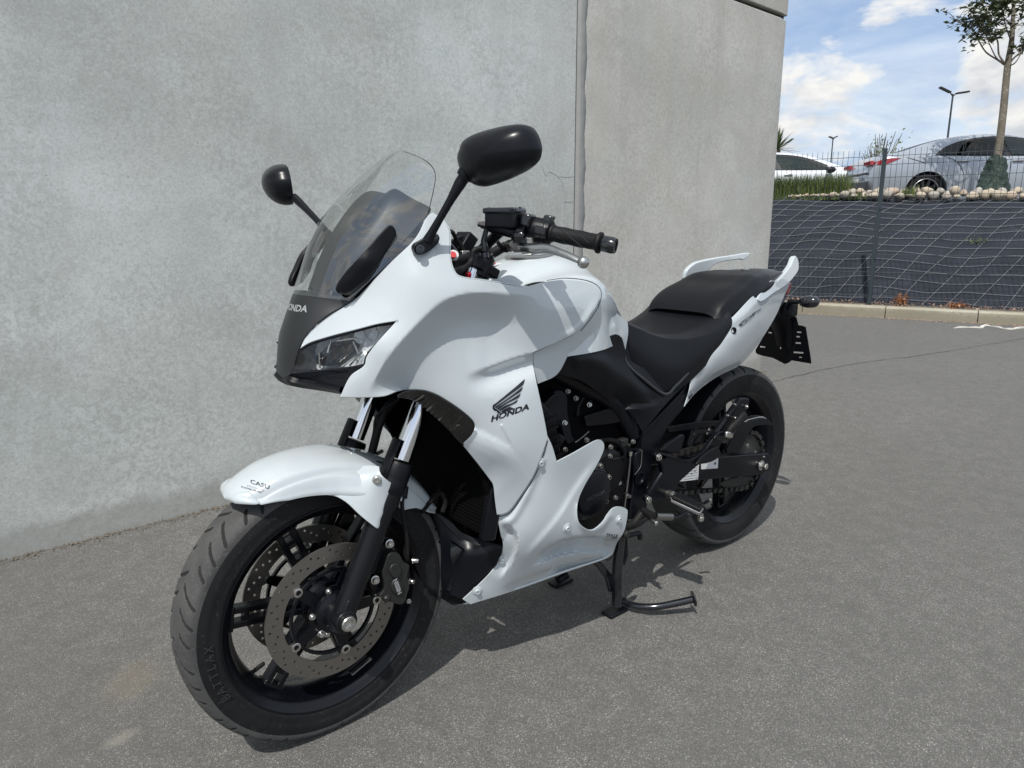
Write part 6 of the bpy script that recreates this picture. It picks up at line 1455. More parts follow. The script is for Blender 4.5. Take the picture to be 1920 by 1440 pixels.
# ---- mirrors
def dome_shell(name,px,X,depth,mat,vd=(1,0,0),tilt=.0,yaw=.0,parent=bike):
    ol=outline_curve(px,4); nrm=np.array([1,yaw,tilt]); nrm=nrm/np.linalg.norm(nrm); r0=PX(*ol.mean(0),X)
    P=[]
    for u,v in ol:
        r_=ray(u,v); t=((r0-CAM_C)@nrm)/(r_@nrm); P.append(CAM_C+r_*t)
    P=np.array(P); c=P.mean(0); V=[];n=len(P); K=9
    for k in range(K):
        s_=math.cos(k/(K-1)*PI/2*.999); h_=math.sin(k/(K-1)*PI/2)
        for p in P: V.append(c+(p-c)*s_+nrm*depth*h_)
    F=[(k*n+i,k*n+(i+1)%n,(k+1)*n+(i+1)%n,(k+1)*n+i) for k in range(K-1) for i in range(n)]; F.append(tuple((K-1)*n+i for i in range(n)))
    # rim and glass at the back
    b=len(V); 
    for p in P: V.append(c+(p-c)*.985-nrm*.010)
    for p in P: V.append(c+(p-c)*.93-nrm*.010)
    F+=[(i,b+i,b+(i+1)%n,(i+1)%n) for i in range(n)]+[(b+i,b+n+i,b+n+(i+1)%n,b+(i+1)%n) for i in range(n)]
    o=mk(name,V,F,mat,parent,smooth=50,recalc=True)
    g=mk('mirror_glass',[c+(p-c)*.93-nrm*.009 for p in P],[tuple(range(n))],M['chrome'],o,smooth=0)
    return o,c,nrm
MIRp=[(864,294),(868,280),(873,266),(884,256),(899,249),(918,243),(938,238),(958,234),(977,233),(992,237),(1001,245),(1008,259),(1012,274),(1012,284),(1009,298),(1003,306),(996,313),(983,322),(969,329),(954,336),(938,342),(924,347),(910,350),(900,349),(893,346),(879,336),(868,315)]
mir,mc,mn=dome_shell('mirror_shell',MIRp,1.235,.052,M['black_satin'],tilt=-.10,yaw=.30)
mr_=mirrored(mir,bike,deep=True); mr_.location=(.098,-.105,-.018)
arm=[PY(872,330,.262),PY(862,345,.255),PY(845,375,.243),PY(826,408,.228),PY(810,436,.214),PY(802,452,.206)]
mb=MB(); mb.tube(catmull(arm,6),np.interp(np.linspace(0,5,31),[0,1,2,3,4,5],[.0115,.0112,.008,.0072,.0082,.011]),16,flat=(1,.8)); am=mb.build('mirror_arm',M['black_satin'],bike,smooth=60)
MB().tube(catmull([PY(551,370,-.355),PY(560,378,-.338),PY(577,395,-.30),PY(594,413,-.262),PY(610,432,-.225),PY(616,440,-.208)],6),np.interp(np.linspace(0,5,31),[0,1,2,3,4,5],[.0105,.0105,.0085,.008,.0085,.011]),16,flat=(1,.8)).build('mirror_arm',M['black_satin'],bike,smooth=60)
mb=MB(); mb.lathe(PY(876,323,.266),(arm[0]-arm[1])/np.linalg.norm(arm[0]-arm[1]),[(.015,-.012),(.0165,-.004),(.0165,.004),(.013,.012)],20); o=mb.build('mirror_joint',M['black_plastic'],am)
BS=[(778,474,.196,'c'),(776,466,.196),(779,458,.197),(790,451,.199),(806,442,.202),(816,437,.203),(822,440,.203),(825,446,.204),(822,456,.204),(812,466,.203),(800,474,.201),(788,478,.199)]
o=panel('mirror_base',[(p[0],p[1],p[2]+.008)+tuple(p[3:]) for p in BS],[],M['black_satin'],bike,step=4,thick=.016,bevel=.003,seg=3)
for (u,v,r_) in ((788,467,.0075),(815,445,.006)): bolt(PY(u,v,.212),(.4,1,.35),r_*.9,.004,'black_gloss',o)
# ---- handlebars (left side in detail; mirrored plain right side)
B1=PY(1152,461,.385); B0=PY(1033,437,.262); bd_=(B1-B0)/np.linalg.norm(B1-B0); upb=np.cross(np.cross(bd_,(0,0,1)),bd_); upb/=np.linalg.norm(upb); fb=np.cross(bd_,upb)
if fb[0]<0: fb=-fb
tb=lambda s_,u_=0,f_=0: B0+bd_*s_+upb*u_+fb*f_
Lb=np.linalg.norm(B1-B0)
def both(o): mirrored(o,bike); return o
# grip with spiral ribs
mb=MB(); mb.lathe(B0,bd_,[(.0120,0),(.0185,.001),(.0185,.006),(.0165,.008),(.0163,Lb-.040),(.0175,Lb-.038),(.0215,Lb-.034),(.0215,Lb-.029),(.0165,Lb-.027)],40); grip=both(mb.build('handlebar_grip',M['rubber'],bike,smooth=40))
for k in range(6):
    P=[]
    for i in range(14):
        t=i/13; a_=.6+k*2*PI/6+t*2.2; P.append(B0+bd_*(.018+(Lb-.066)*t)+(upb*math.cos(a_)+fb*math.sin(a_))*.0164)
    MB().tube(P,.0010,5).build('grip_rib',M['black_gloss'],grip)
mb=MB(); mb.lathe(B0,bd_,[(.0145,Lb-.027),(.0165,Lb-.024),(.0168,Lb-.004),(.0150,Lb+.003),(.009,Lb+.004),(.0085,Lb+.001),(.0001,Lb+.001)],32); both(mb.build('bar_weight',M['black_gloss'],bike,smooth=35))
# switch housing
mb=MB(); mb.lathe(B0,bd_,[(.014,-.052),(.024,-.050),(.0265,-.040),(.0265,-.020),(.0245,-.016),(.0245,-.012),(.0265,-.010),(.0250,-.001),(.018,.001)],28); sw=both(mb.build('switch_housing',M['black_plastic'],bike,smooth=35))
mb=MB(); mb.box(tb(-.012,.026,-.006),(.018,.014,.022),(bd_,upb,fb)); mb.box(tb(-.012,.031,-.010),(.022,.006,.010),(bd_,upb,fb)); mb.build('switch_button',M['black_gloss'],sw,bevel=.002)
mb=MB(); mb.box(tb(-.014,.004,.0255),(.024,.016,.003),(bd_,upb,fb)); mb.build('switch_button',M['black_gloss'],sw,bevel=.001)
text3('G',.009,tb(-.014,.013,.0245),-bd_,upb,M['decal_grey'],sw,extr=.0004)
# handlebar tube going in to the yoke
bar=[B0,tb(-.06),tb(-.10,-.004),np.array([1.125,.100,1.035]),np.array([1.135,.085,1.01])]
both(MB().tube(catmull(bar,6),.0115,14).build('handlebar_tube',M['black_satin'],bike,smooth=60))
mb=MB(); mb.lathe((1.128,.103,.99),(-.44,0,.9),[(.028,0),(.028,.045),(.020,.052),(.012,.055)],24); both(mb.build('bar_clamp',M['black_satin'],bike))
# clutch master cylinder, reservoir and lever
mx=tb(-.075,0,.012)
mb=MB(); mb.lathe(tb(-.050,0,0),-bd_,[(.018,0),(.018,.022),(.015,.024)],20); mb.box(tb(-.062,-.004,.016),(.030,.026,.03),(bd_,upb,fb)); 
mb.tube([tb(-.045,-.012,.034),tb(-.12,-.008,.040)],.0125,14); both(mb.build('master_cylinder',M['black_satin'],bike,bevel=.002))
rc=tb(-.094,.006,.030); up_=np.array([0,0,1.]); rb=bd_-up_*(bd_@up_); rb/=np.linalg.norm(rb); rf=np.cross(up_,rb); 
mb=MB(); mb.box(rc+up_*.004,(.070,.050,.034),(rb,rf,up_)); res=both(mb.build('fluid_reservoir',M['black_satin'],bike,bevel=.005,seg=3))
mb=MB(); mb.box(rc+up_*.0225,(.076,.056,.012),(rb,rf,up_)); mb.build('reservoir_lid',M['black_gloss'],res,bevel=.004,seg=3)
for a_,b_ in ((-1,0),(1,0)): bolt(rc+up_*.0285+rb*.036*a_,up_,.0035,.0015,'black_gloss',res)
mb=MB(); mb.box(tb(-.048,.018,.018),(.022,.026,.034),(bd_,upb,fb)); both(mb.build('lever_clamp',M['black_gloss'],bike,bevel=.004))
# hydraulic fitting and hose
bj=tb(-.128,-.008,.041)
mb=MB(); mb.lathe(tb(-.118,-.008,.040),-bd_,[(.0125,0),(.0105,.006),(.0105,.012),(.0085,.013),(.0085,.022),(.006,.023),(.006,.030),(.0001,.030)],6); mb.build('banjo_bolt',M['gunmetal'],bike,smooth=20)
mb=MB(); mb.tube([bj+np.array([0,0,-.004]),bj+np.array([.004,-.006,-.03]),bj+np.array([.002,-.006,-.045])],[.0055,.006,.0085],12); mb.tube([bj+np.array([.002,-.006,-.042]),bj+np.array([.002,-.006,-.052])],.0085,12); mb.tube([bj+np.array([.002,-.006,-.056]),bj+np.array([.002,-.004,-.066])],.0085,12); mb.build('hose_fitting',M['black_gloss'],bike,smooth=40)
MB().tube(catmull([bj+np.array([.002,-.006,-.045]),PY(889,470,.150),PY(884,490,.15),PY(868,505,.155),PY(853,516,.16),PY(845,530,.15)],7),.0060,10).build('clutch_hose',M['rubber'],bike)
MB().tube(catmull([PY(845,494,.12),PY(862,488,.11),PY(882,485,.10),PY(905,482,.09),PY(925,474,.09),PY(943,464,.10),PY(958,462,.13)],7),.0115,12).build('wiring_sleeve',M['rubber'],bike,smooth=60)
mb=MB(); mb.box(PY(911,474,.10),(.016,.012,.030)); mb.box(PY(921,483,.11),(.028,.010,.010),((.7,.5,-.5),(0,1,0),(.5,0,.7))); mb.build('cable_tie',M['black_gloss'],bike,bevel=.002)
MB().tube(catmull([PY(930,445,.14),PY(934,455,.12),PY(944,468,.11),PY(952,470,.12)],6),.0045,8).build('cable',M['rubber'],bike)
MB().tube(catmull([PY(842,433,.12),PY(849,436,.10),PY(856,450,.09),PY(866,462,.09),PY(872,478,.09)],6),.0045,8).build('cable',M['rubber'],bike)
mb=MB(); mb.box(PY(868,458,.06),(.03,.05,.05),((.8,0,.6),(0,1,0),(-.6,0,.8))); mb.build('instrument_bracket',M['black_plastic'],bike,bevel=.004)
ext('instrument_bracket',[(844,452,'c'),(858,446),(872,440),(876,444,'c'),(873,452),(884,475),(880,486,'c'),(862,474),(846,470,'c')],.07,.012,M['black_plastic'],bevel=.002)
MB().lathe(PY(849,481,.12),(.2,.8,.6),[(.012,0),(.012,.006),(.010,.010),(.0001,.010)],18).build('key_tag',M['label_white'],bike); MB().lathe(PY(848,480,.127),(.2,.8,.6),[(.0075,0),(.0075,.006)],14).build('key_tag_print',M['label_red'],bike)
mb=MB(); mb.box(PY(871,476,.10),(.02,.012,.014)); mb.build('connector',M['bolt_steel'],bike,bevel=.002)
MB().lathe(PY(878,517,.15),(.1,.3,1),[(.0065,-.01),(.0065,.006),(.004,.008)],12).build('preload_adjuster',M['red_plastic'],bike)
mb=MB(); mb.tube([(1.155,.103,.90),(1.12,.103,.985)],.027,18); both(mb.build('fork_cap',M['black_satin'],bike))
MB().tube([PY(912,470,.075),PY(930,440,.075)],.0085,14).build('bar_riser',M['chrome'],bike,smooth=60)
# lever: flat blade with ball end
LV=[PY(966,463,.215),PY(985,463,.235),PY(1003,466,.262),PY(1025,466,.290),PY(1045,472,.318),PY(1062,478,.342),PY(1078,485,.364),PY(1090,491,.380)]
c_=catmull(LV,6); w_=np.interp(np.linspace(0,7,len(c_)),[0,1,2,3,4,5,6,7],[.019,.020,.0185,.0150,.0125,.0112,.0102,.0085])
mb=MB(); mb.tube(c_,w_,14,up=(0,0,1),flat=(.62,1.0)); lv=both(mb.build('clutch_lever',M['alloy'],bike,smooth=60))
bp_=c_[-1]+np.array([-.001,.003,-.001]); mb=MB(); mb.lathe(bp_-np.array([0,.0105,0]),(0,1,0),[(.0118*math.sin(t),.0118*(1-math.cos(t))) for t in np.linspace(.05,PI-.02,14)],22); mb.build('lever_ball',M['alloy'],lv,smooth=60)
ext('lever_bracket',[(955,458,'c'),(963,450),(985,449,'c'),(1000,458),(990,470,'c'),(976,472),(960,466,'c')],.235,.02,M['dull_steel'],bevel=.003)
MB().lathe(PY(991,450,.238),(.1,.1,1),[(.012,-.006),(.012,.004),(.009,.006),(.007,.003),(.0001,.003)],20).build('lever_pivot',M['bolt_steel'],lv)
mb=MB(); mb.lathe(PY(972,444,.235),(.1,.2,1),[(.014,-.01),(.016,0),(.013,.008),(.006,.012),(.0001,.012)],22); mb.build('adjuster_dial',M['black_gloss'],bike)
# ---- top yoke nut etc: chrome steering nut
MB().lathe((1.115,0,1.018),(-.44,0,.9),[(.020,0),(.020,.012),(.012,.016)],6).build('steering_nut',M['bolt_steel'],bike,smooth=20)
# ---- side cover below seat and tank
SCV=[(1046,702,.176,'c'),(1067,661,.184,'c'),(1110,643,.176),(1151,627,.156),(1164,631,.148),(1174,640,.132,'c'),(1180,660,.128),(1186,678,.126),(1222,695,.130),(1256,708,.134,'c'),(1272,702,.140),(1291,692,.148,'c'),(1297,699,.157),(1284,722,.158),(1250,757,.158),(1205,811,.158,'c'),(1194,792,.150),(1178,772,.140),(1160,762,.132),(1146,759,.130,'c'),(1124,739,.148),(1087,714,.166)]
scf=[dict(p=[(1068,682),(1110,676),(1140,686),(1180,715),(1215,745),(1235,758)],k='ridge',a=.010,w=14,taper=(.1,.2)),dict(p=[(1240,752),(1215,765),(1180,768),(1150,775)],a=-.010,w=10,L=30)]
panel('side_cover',SCV,[(1110,680,.182),(1150,710,.174),(1200,750,.166)],M['black_plastic'],bike,step=6,feats=scf,bevel=.0015,thick=.004)
# ---- pivot plate / frame
PV=[(1297,699,'c'),(1283,728),(1250,765),(1205,811,'c'),(1204,845,'c'),(1192,852),(1188,900),(1180,975,'c'),(1212,972,'c'),(1214,940),(1216,904),(1228,853),(1252,803),(1283,765,'c'),(1300,735)]
pvp=ext('pivot_plate',PV,.150,.045,M['frame_black'],bevel=.004,mirror=True)
MB().lathe(PY(1197,896,.150),(0,1,0),[(.020,0),(.020,.006),(.016,.007),(.014,.002),(.0001,.002)],28).build('pivot_cap',M['frame_black'],pvp)
MB().tube(catmull([PY(1204,845,.153),PY(1202,870,.153),PY(1198,880,.153),PY(1190,890,.153)],5),.0012,5).build('casting_edge',M['dull_steel'],pvp)
MB().tube([PY(1182,849,.165),PY(1180,880,.165),PY(1171,952,.165)],.0024,8).build('brake_rod',M['dull_steel'],bike); MB().lathe(PY(1182,849,.165),(0,0,1),[(.005,-.008),(.005,.004)],10).build('rod_end',M['bolt_steel'],bike)
# ---- engine
mb=MB(); mb.prism([(1.10,.14,.33),(1.00,.14,.26),(.70,.14,.27),(.64,.14,.40),(.70,.14,.50),(.92,.14,.50),(1.05,.14,.44)],(0,-.28,0)); eng=mb.build('engine_block',M['engine_black'],bike,bevel=.012,seg=3)
mb=MB(); mb.prism([(1.06,.17,.44),(.90,.17,.46),(.95,.17,.66),(.99,.17,.70),(1.10,.17,.66),(1.11,.17,.60)],(0,-.34,0)); mb.build('cylinder_block',M['engine_black'],bike,bevel=.008)
mb=MB(); mb.prism([(.98,.185,.665),(1.09,.185,.64),(1.14,.185,.70),(1.11,.185,.76),(1.04,.185,.775)],(0,-.37,0)); mb.build('cylinder_head',M['engine_black'],bike,bevel=.014,seg=3)
for k in range(7):
    mb=MB(); z=.49+k*.024; mb.box((1.005+.006*k,0,z),(.19,.352,.006),((.97,0,-.22),(0,1,0),(.22,0,.97))); mb.build('cooling_fin',M['engine_black'],eng)
# visible lumps on the left side of the engine
ext('cylinder_cover',[(1022,755,'c'),(1032,745),(1042,733),(1052,732),(1060,738,'c'),(1064,745),(1065,775),(1070,800),(1072,815),(1078,826,'c'),(1066,833),(1058,820),(1052,800),(1046,795,'c'),(1034,812),(1026,808,'c')],.150,.06,M['clutch_black'],bevel=.004)
ext('cam_cover',[(1018,760,'c'),(1034,744),(1043,738,'c'),(1052,741),(1040,752),(1030,765),(1024,775,'c')],.160,.02,M['engine_black'],bevel=.003)
ext('starter_cover',[(1034,830,'c'),(1040,818),(1048,812),(1062,822,'c'),(1055,832),(1040,838,'c')],.165,.05,M['clutch_black'],bevel=.005)
ext('throttle_box',[(1095,781,'c'),(1130,770),(1158,762),(1168,768,'c'),(1176,780),(1170,790,'c'),(1140,796),(1100,800,'c')],.125,.12,M['engine_black'],bevel=.006)
cc=PY(1117,926,.205)
mb=MB(); mb.lathe(cc-np.array([0,.075,0]),(0,1,0),[(.078,0),(.078,.045),(.072,.056),(.060,.062),(.0585,.066),(.0565,.072),(.052,.0745),(.0001,.0755)],56); clt=mb.build('clutch_cover',M['clutch_black'],bike,smooth=40)
MB().lathe(cc-np.array([0,.0125,0]),(0,1,0),[(.0600,0),(.0612,.0015),(.0600,.003)],56,cap=False).build('cover_ring',M['gunmetal'],clt)
for a_ in (20,62,105,-35): 
    q=cc+np.array([-.070*math.cos(R(a_)),-.020,.070*math.sin(R(a_))]); bolt(q,(0,1,0),.0065,.008,'dull_steel',clt)
text3('HONDA',.0135,cc+np.array([.0,.0012,-.004]),(-1,0,.10),(0,0,1),M['decal_dim'],clt,bold=.0004,sx=1.3)
mb=MB(); mb.lathe(PY(1148,890,.165)-np.array([0,.07,0]),(0,1,0),[(.066,0),(.066,.05),(.055,.06),(.0001,.062)],40); mb.build('sprocket_cover',M['engine_black'],bike)
ext('crankcase_cover',[(1118,865,'c'),(1140,848),(1170,850,'c'),(1183,870),(1184,920),(1176,985,'c'),(1150,990),(1130,960),(1135,900)],.135,.05,M['engine_black'],bevel=.006)
for (u,v,y) in ((1156,868,.142),(1144,838,.150),(1160,905,.142),(1153,933,.165),(1059,843,.160),(1058,793,.158),(1079,747,.13),(1104,759,.12),(1064,734,.13),(1099,825,.16),(1186,828,.15),(1143,855,.155),(1178,930,.14)): bolt(PY(u,v,y),(.2,1,.2),.0052,.008,'bolt_steel' if (u+v)%2 else 'dull_steel',eng)
MB().tube(catmull([PY(1125,826,.12),PY(1142,825,.135),PY(1158,830,.14),PY(1168,845,.14),PY(1166,860,.13)],6),.0075,12).build('coolant_hose',M['rubber'],bike)
MB().tube(catmull([PY(1140,862,.150),PY(1155,860,.155),PY(1170,856,.150),PY(1172,846,.145)],6),.0035,8).build('cable',M['rubber'],bike)
MB().tube(catmull([PY(1078,830,.15),PY(1092,820,.15),PY(1104,809,.145)],5),.0018,6).build('wire',M['dull_steel'],bike)
MB().tube(catmull([PY(1082,780,.12),PY(1085,760,.11),PY(1100,740,.11),PY(1108,755,.11)],5),.0045,8).build('hose',M['rubber'],bike)
mb=MB(); mb.box(PY(1167,829,.14),(.028,.02,.022)); mb.build('connector',M['gunmetal'],bike,bevel=.003)
# frame main tube and filler mass so nothing behind shows through
both(MB().tube(catmull([(1.14,.06,.92),(1.08,.10,.86),(.98,.115,.79),(.82,.115,.71),(.68,.110,.63),(.60,.115,.53)],6),.026,14).build('frame_rail',M['frame_black'],bike,smooth=60))
mb=MB(); mb.prism([(1.06,.13,.80),(.62,.10,.74),(.56,.10,.50),(.95,.12,.46),(1.10,.13,.66)],(0,-.26,0)); mb.build('airbox',M['dark_void'],bike,bevel=.01)
mb=MB(); mb.prism([(.62,.105,.74),(.40,.11,.66),(.30,.11,.74),(.30,.11,.78),(.62,.08,.80)],(0,-.2,0)); mb.build('subframe_tray',M['dark_void'],bike,bevel=.01)
# ---- radiator and the dark interior behind the forks
rc_=np.array([1.135,0,.565]); ra=np.array([-.22,0,.975]); rf_=np.array([.975,0,.22])
mb=MB(); mb.box(rc_,(.030,.36,.30),(rf_,(0,1,0),ra)); rad=mb.build('radiator',M['dark_void'],bike,bevel=.004)
for k in range(36): 
    mb=MB(); mb.box(rc_+rf_*.0165+ra*(-.14+.28*k/35),(.002,.34,.0022),(rf_,(0,1,0),ra)); mb.build('radiator_fin',M['dark_void'],rad)
for s_ in (1,-1): MB().box(rc_+np.array([0,.185*s_,0]),(.038,.02,.32),(rf_,(0,1,0),ra)).build('radiator_tank',M['black_plastic'],rad,bevel=.005)
# exhaust headers below the radiator
for k,y in enumerate((-.12,-.04,.04,.12)):
    P=catmull([(1.08,y,.56),(1.115,y,.48),(1.125,y*1.02,.40),(1.10,y*.9,.32),(1.02,y*.7,.265),(.85,y*.5,.24)],7); MB().tube(P,.018,14).build('exhaust_header',M['gunmetal'],bike,smooth=60)
MB().lathe((1.085,-.02,.40),(1,.1,-.1),[(.036,-.06),(.036,.03),(.030,.045),(.0001,.046)],24).build('oil_filter',M['black_satin'],bike)
# inner fairing walls
IN=[(1.34,.165,.80),(1.20,.19,.84),(1.08,.195,.80),(1.08,.20,.62),(1.12,.185,.46),(1.15,.175,.47),(1.200,.20,.60),(1.258,.195,.70)]
mb=MB(); mb.prism(IN,(0,-.010,0)); both(mb.build('inner_fairing',M['dark_void'],bike))
mb=MB(); mb.prism([(1.40,.14,.86),(1.16,.14,.80),(1.10,.14,.86),(1.16,.14,.96),(1.34,.12,.97)],(0,-.28,0)); mb.build('fairing_stay',M['dark_void'],bike,bevel=.01)
MB().tube(catmull([PY(790,960,.08),PY(822,925,.06),PY(835,940,.06),PY(830,960,.06)],5),.006,8).build('hose',M['rubber'],bike)
# ---- swing arm, chain guard, chain, sprocket
SW=[(1276,867,'c'),(1349,857,'c'),(1441,850,'c'),(1446,860),(1446,878),(1430,890,'c'),(1395,893),(1371,895,'c'),(1311,901),(1272,905,'c'),(1200,905,'c'),(1200,872,'c')]
swo=ext('swing_arm',SW,.128,.040,M['frame_black'],bevel=.004,mirror=True)
mb=MB(); mb.box((.40,0,.40),(.10,.20,.06)); mb.build('swing_arm_bridge',M['frame_black'],bike,bevel=.01)
MB().lathe(PY(1426,872,.130),(0,1,0),[(.017,0),(.017,.003),(.0125,.004),(.0125,.008),(.0110,.009),(.0110,.022),(.0095,.024),(.0001,.024)],6).build('axle_nut',M['bolt_steel'],swo,smooth=20)
MB().lathe(PY(1426,872,.130),(0,1,0),[(.0175,0),(.0175,.004),(.012,.005)],28).build('axle_washer',M['bolt_steel'],swo)
text_px('MAX',(1427,857),(1438,856),(1432,850),.1290,.006,M['decal_grey'],swo,bold=.0003)
ext('chain_guard',[(1250,802,'c'),(1275,797),(1307,792),(1345,789),(1370,790,'c'),(1392,793),(1420,786),(1436,785),(1452,797,'c'),(1430,797),(1412,802),(1396,830),(1386,850,'c'),(1362,848),(1374,820),(1382,800,'c'),(1330,800),(1290,806),(1255,811,'c')],.118,.008,M['black_plastic'],bevel=.0015)
ext('chain_guard',[(1300,818,'c'),(1306,808),(1320,806),(1340,808,'c'),(1338,812),(1320,811),(1308,815),(1304,822,'c')],.120,.004,M['black_satin'],bevel=.001)
mb=MB(); mb.lathe(RC+np.array([0,.085,0]),(0,1,0),[(.040,0),(.060,.012),(.088,.014),(.088,.020),(.060,.020),(.045,.028),(.020,.030)],40); mb.build('sprocket',M['gunmetal'],rw)
for k in range(5):
    a_=2*PI*k/5+.3; bolt(RC+np.array([.052*math.cos(a_),.104,.052*math.sin(a_)]),(0,1,0),.0075,.008,'dull_steel',rw)
mb=MB()
path=[]
for t in np.linspace(R(-100),R(100),30): path.append(RC+np.array([-.098*math.cos(t),.102,.098*math.sin(t)]))
path=path+[np.array([.60,.102,.43]),np.array([.64,.102,.41]),np.array([.64,.102,.36]),np.array([.60,.102,.345])]+[path[0]]
pp=resample(np.array(path),.0159)
for i in range(len(pp)-1):
    t=pp[i+1]-pp[i]; t/=np.linalg.norm(t)+1e-9; n_=np.cross(t,(0,1,0)); mb.box((pp[i]+pp[i+1])/2+np.array([0,(.004 if i%2 else -.000),0]),(.0165,.016 if i%2 else .010,.0135),(t,(0,1,0),n_))
tag(mb.build('drive_chain',M['chain_metal'],bike,smooth=20),kind='stuff')
ext('chain_plate',[(1350,906,'c'),(1380,895),(1412,893,'c'),(1410,905),(1395,915),(1372,916),(1355,912)],.108,.004,M['gunmetal'],bevel=.001)
# labels on the swing arm
def label_quad(px,Y,mat,par,name='data_label'):
    P=[PY(u,v,Y) for u,v in px]; mb=MB(); mb.prism(P,(0,-.0006,0)); return mb.build(name,mat,par)
lb1=label_quad([(1283,871),(1311,864),(1309,899),(1274,903)],.1292,M['label_white'],swo); lb2=label_quad([(1314,858),(1347,853),(1346,878),(1315,880)],.1292,M['label_white'],swo)
for k in range(6):
    a=PY(1282+0,876+k*4.6,.1298); b=PY(1308,872+k*4.6,.1298); MB().tube([a,b],.0004,4).build('label_line',M['decal_black'],lb1)
for i,(u,v) in enumerate(((1290,880),(1297,878),(1303,883),(1288,889),(1297,888))):
    MB().lathe(PY(u,v,.1298),(0,1,0),[(.0024,0),(.0024,.0004),(.0014,.0004),(.0014,0)],12).build('label_mark',M['decal_black'],lb1)
for (u,v,r_) in ((1325,866,.004),(1341,869,.0042)): MB().lathe(PY(u,v,.1298),(0,1,0),[(r_,0),(r_,.0005),(r_*.6,.0005),(r_*.6,0)],16).build('label_mark',M['decal_black'],lb2)
# ---- foot rest bracket
c7=lambda L_:[(1020+p[0]/3.1304,700+p[1]/3.1304)+tuple(p[2:]) for p in L_]
BR=c7([(655,478,'c'),(672,463),(700,468,'c'),(830,510),(870,512,'c'),(960,440),(1010,345,'c'),(1090,235),(1150,158,'c'),(1175,145),(1207,148,'c'),(1205,180),(1185,235,'c'),(1120,330),(1045,375,'c'),(1035,430),(1000,470,'c'),(900,545),(800,635,'c'),(770,690),(740,735,'c'),(680,745),(625,765,'c'),(598,750),(600,725,'c'),(650,670),(700,595,'c'),(690,540),(660,510)])
brk=ext('foot_rest_bracket',BR,.182,.016,M['frame_black'],bevel=.004)
MB().tube(catmull([PY(*q,.184) for q in [(1234,849),(1262,858),(1291,863),(1318,848),(1342,815),(1370,776),(1390,750)]],6),.0022,6).build('casting_edge',M['frame_black'],brk)
ext('heel_guard',c7([(895,535,'c'),(940,480),(1010,432),(1025,430,'c'),(1042,478),(1035,492,'c'),(985,520),(940,532)]),.194,.012,M['black_plastic'],brk,bevel=.003)
ext('bracket_fin',c7([(690,452,'c'),(750,400),(815,358),(828,362,'c'),(822,400),(798,470,'c'),(760,470)]),.172,.010,M['frame_black'],brk,bevel=.003)
for (u,v,r_,y) in ((1234,857,.0105,.184),(1215,937,.0105,.184),(1398,762,.006,.184),(1376,783,.005,.184),(1376,758,.004,.184),(1362,779,.004,.184)): bolt(PY(u,v,y),(0,1,0),r_*.78,.008,'bolt_steel',brk)
MB().tube([PY(1216,925,.176),PY(1229,906,.186),PY(1241,888,.19)],[.010,.011,.010],14).build('bracket_tube',M['frame_black'],brk)
# passenger peg folded up
pg=[PY(1364,817,.195),PY(1372,803,.20),PY(1385,790,.205),PY(1396,776,.205)]
mb=MB(); mb.tube(catmull(pg,5),[.013]*14+[.012,.010],14,flat=(1,.8)); pgo=mb.build('passenger_foot_rest',M['rubber'],bike,smooth=60)
for k in range(9):
    t=.15+.8*k/8; p=catmull(pg,5)[int(t*15)]; MB().box(p+np.array([0,.0125,0])+np.array([.004,0,.002]),(.014,.003,.0022),((.8,0,-.5),(0,1,0),(.5,0,.8))).build('rubber_rib',M['rubber'],pgo)
mb=MB(); mb.box(PY(1366,815,.205),(.040,.012,.020),((-.9,0,-.25),(0,1,0),(-.25,0,.9))); mb.build('peg_plate',M['bolt_steel'],bike,bevel=.004)
ext('peg_mount',c7([(1000,385,'c'),(1030,345),(1085,345),(1105,372,'c'),(1075,395),(1020,392)]),.192,.016,M['black_satin'],bevel=.003)
ext('rear_gusset',[(1425,781,'c'),(1436,782),(1438,790,'c'),(1418,793),(1398,796,'c'),(1400,788)],.100,.03,M['alloy'],bevel=.002)
# rider foot rest
p0=PY(1256,927,.190)
mb=MB(); mb.lathe(p0,(0,1,0),[(.012,-.012),(.012,.010),(.007,.012),(.007,.016),(.0001,.016)],16); mb.build('peg_pivot',M['dull_steel'],brk)
q0=PY(1260,934,.195); q1=PY(1316,960,.275); qd=(q1-q0)/np.linalg.norm(q1-q0); qx=np.cross(qd,(0,0,1)); qx/=np.linalg.norm(qx); qz=np.cross(qx,qd); 
if qz[2]<0: qz=-qz
L_=np.linalg.norm(q1-q0)
mb=MB(); mb.box((q0+q1)/2,(L_,.040,.012),(qd,qx,qz)); pr=mb.build('rider_foot_rest',M['alloy'],bike,bevel=.004,seg=3)
mb=MB(); mb.box((q0+q1)/2+qz*.011,(L_-.004,.044,.012),(qd,qx,qz)); rb_=mb.build('peg_rubber',M['rubber'],pr,bevel=.004,seg=3)
for k in range(4): MB().box((q0+q1)/2+qz*.0175+qx*(-.015+.010*k),(L_-.014,.0022,.0014),(qd,qx,qz)).build('rubber_rib',M['black_plastic'],rb_)
for k in range(5): MB().box((q0+q1)/2+qz*.0175+qd*(-L_*.38+L_*.19*k),(.0020,.038,.0014),(qd,qx,qz)).build('rubber_rib',M['black_plastic'],rb_)
MB().lathe(q1-qz*.006,-qz+qd*.25,[(.0065,0),(.0065,.008),(.009,.009),(.009,.018),(.005,.022)],14).build('peg_feeler',M['bolt_steel'],pr)
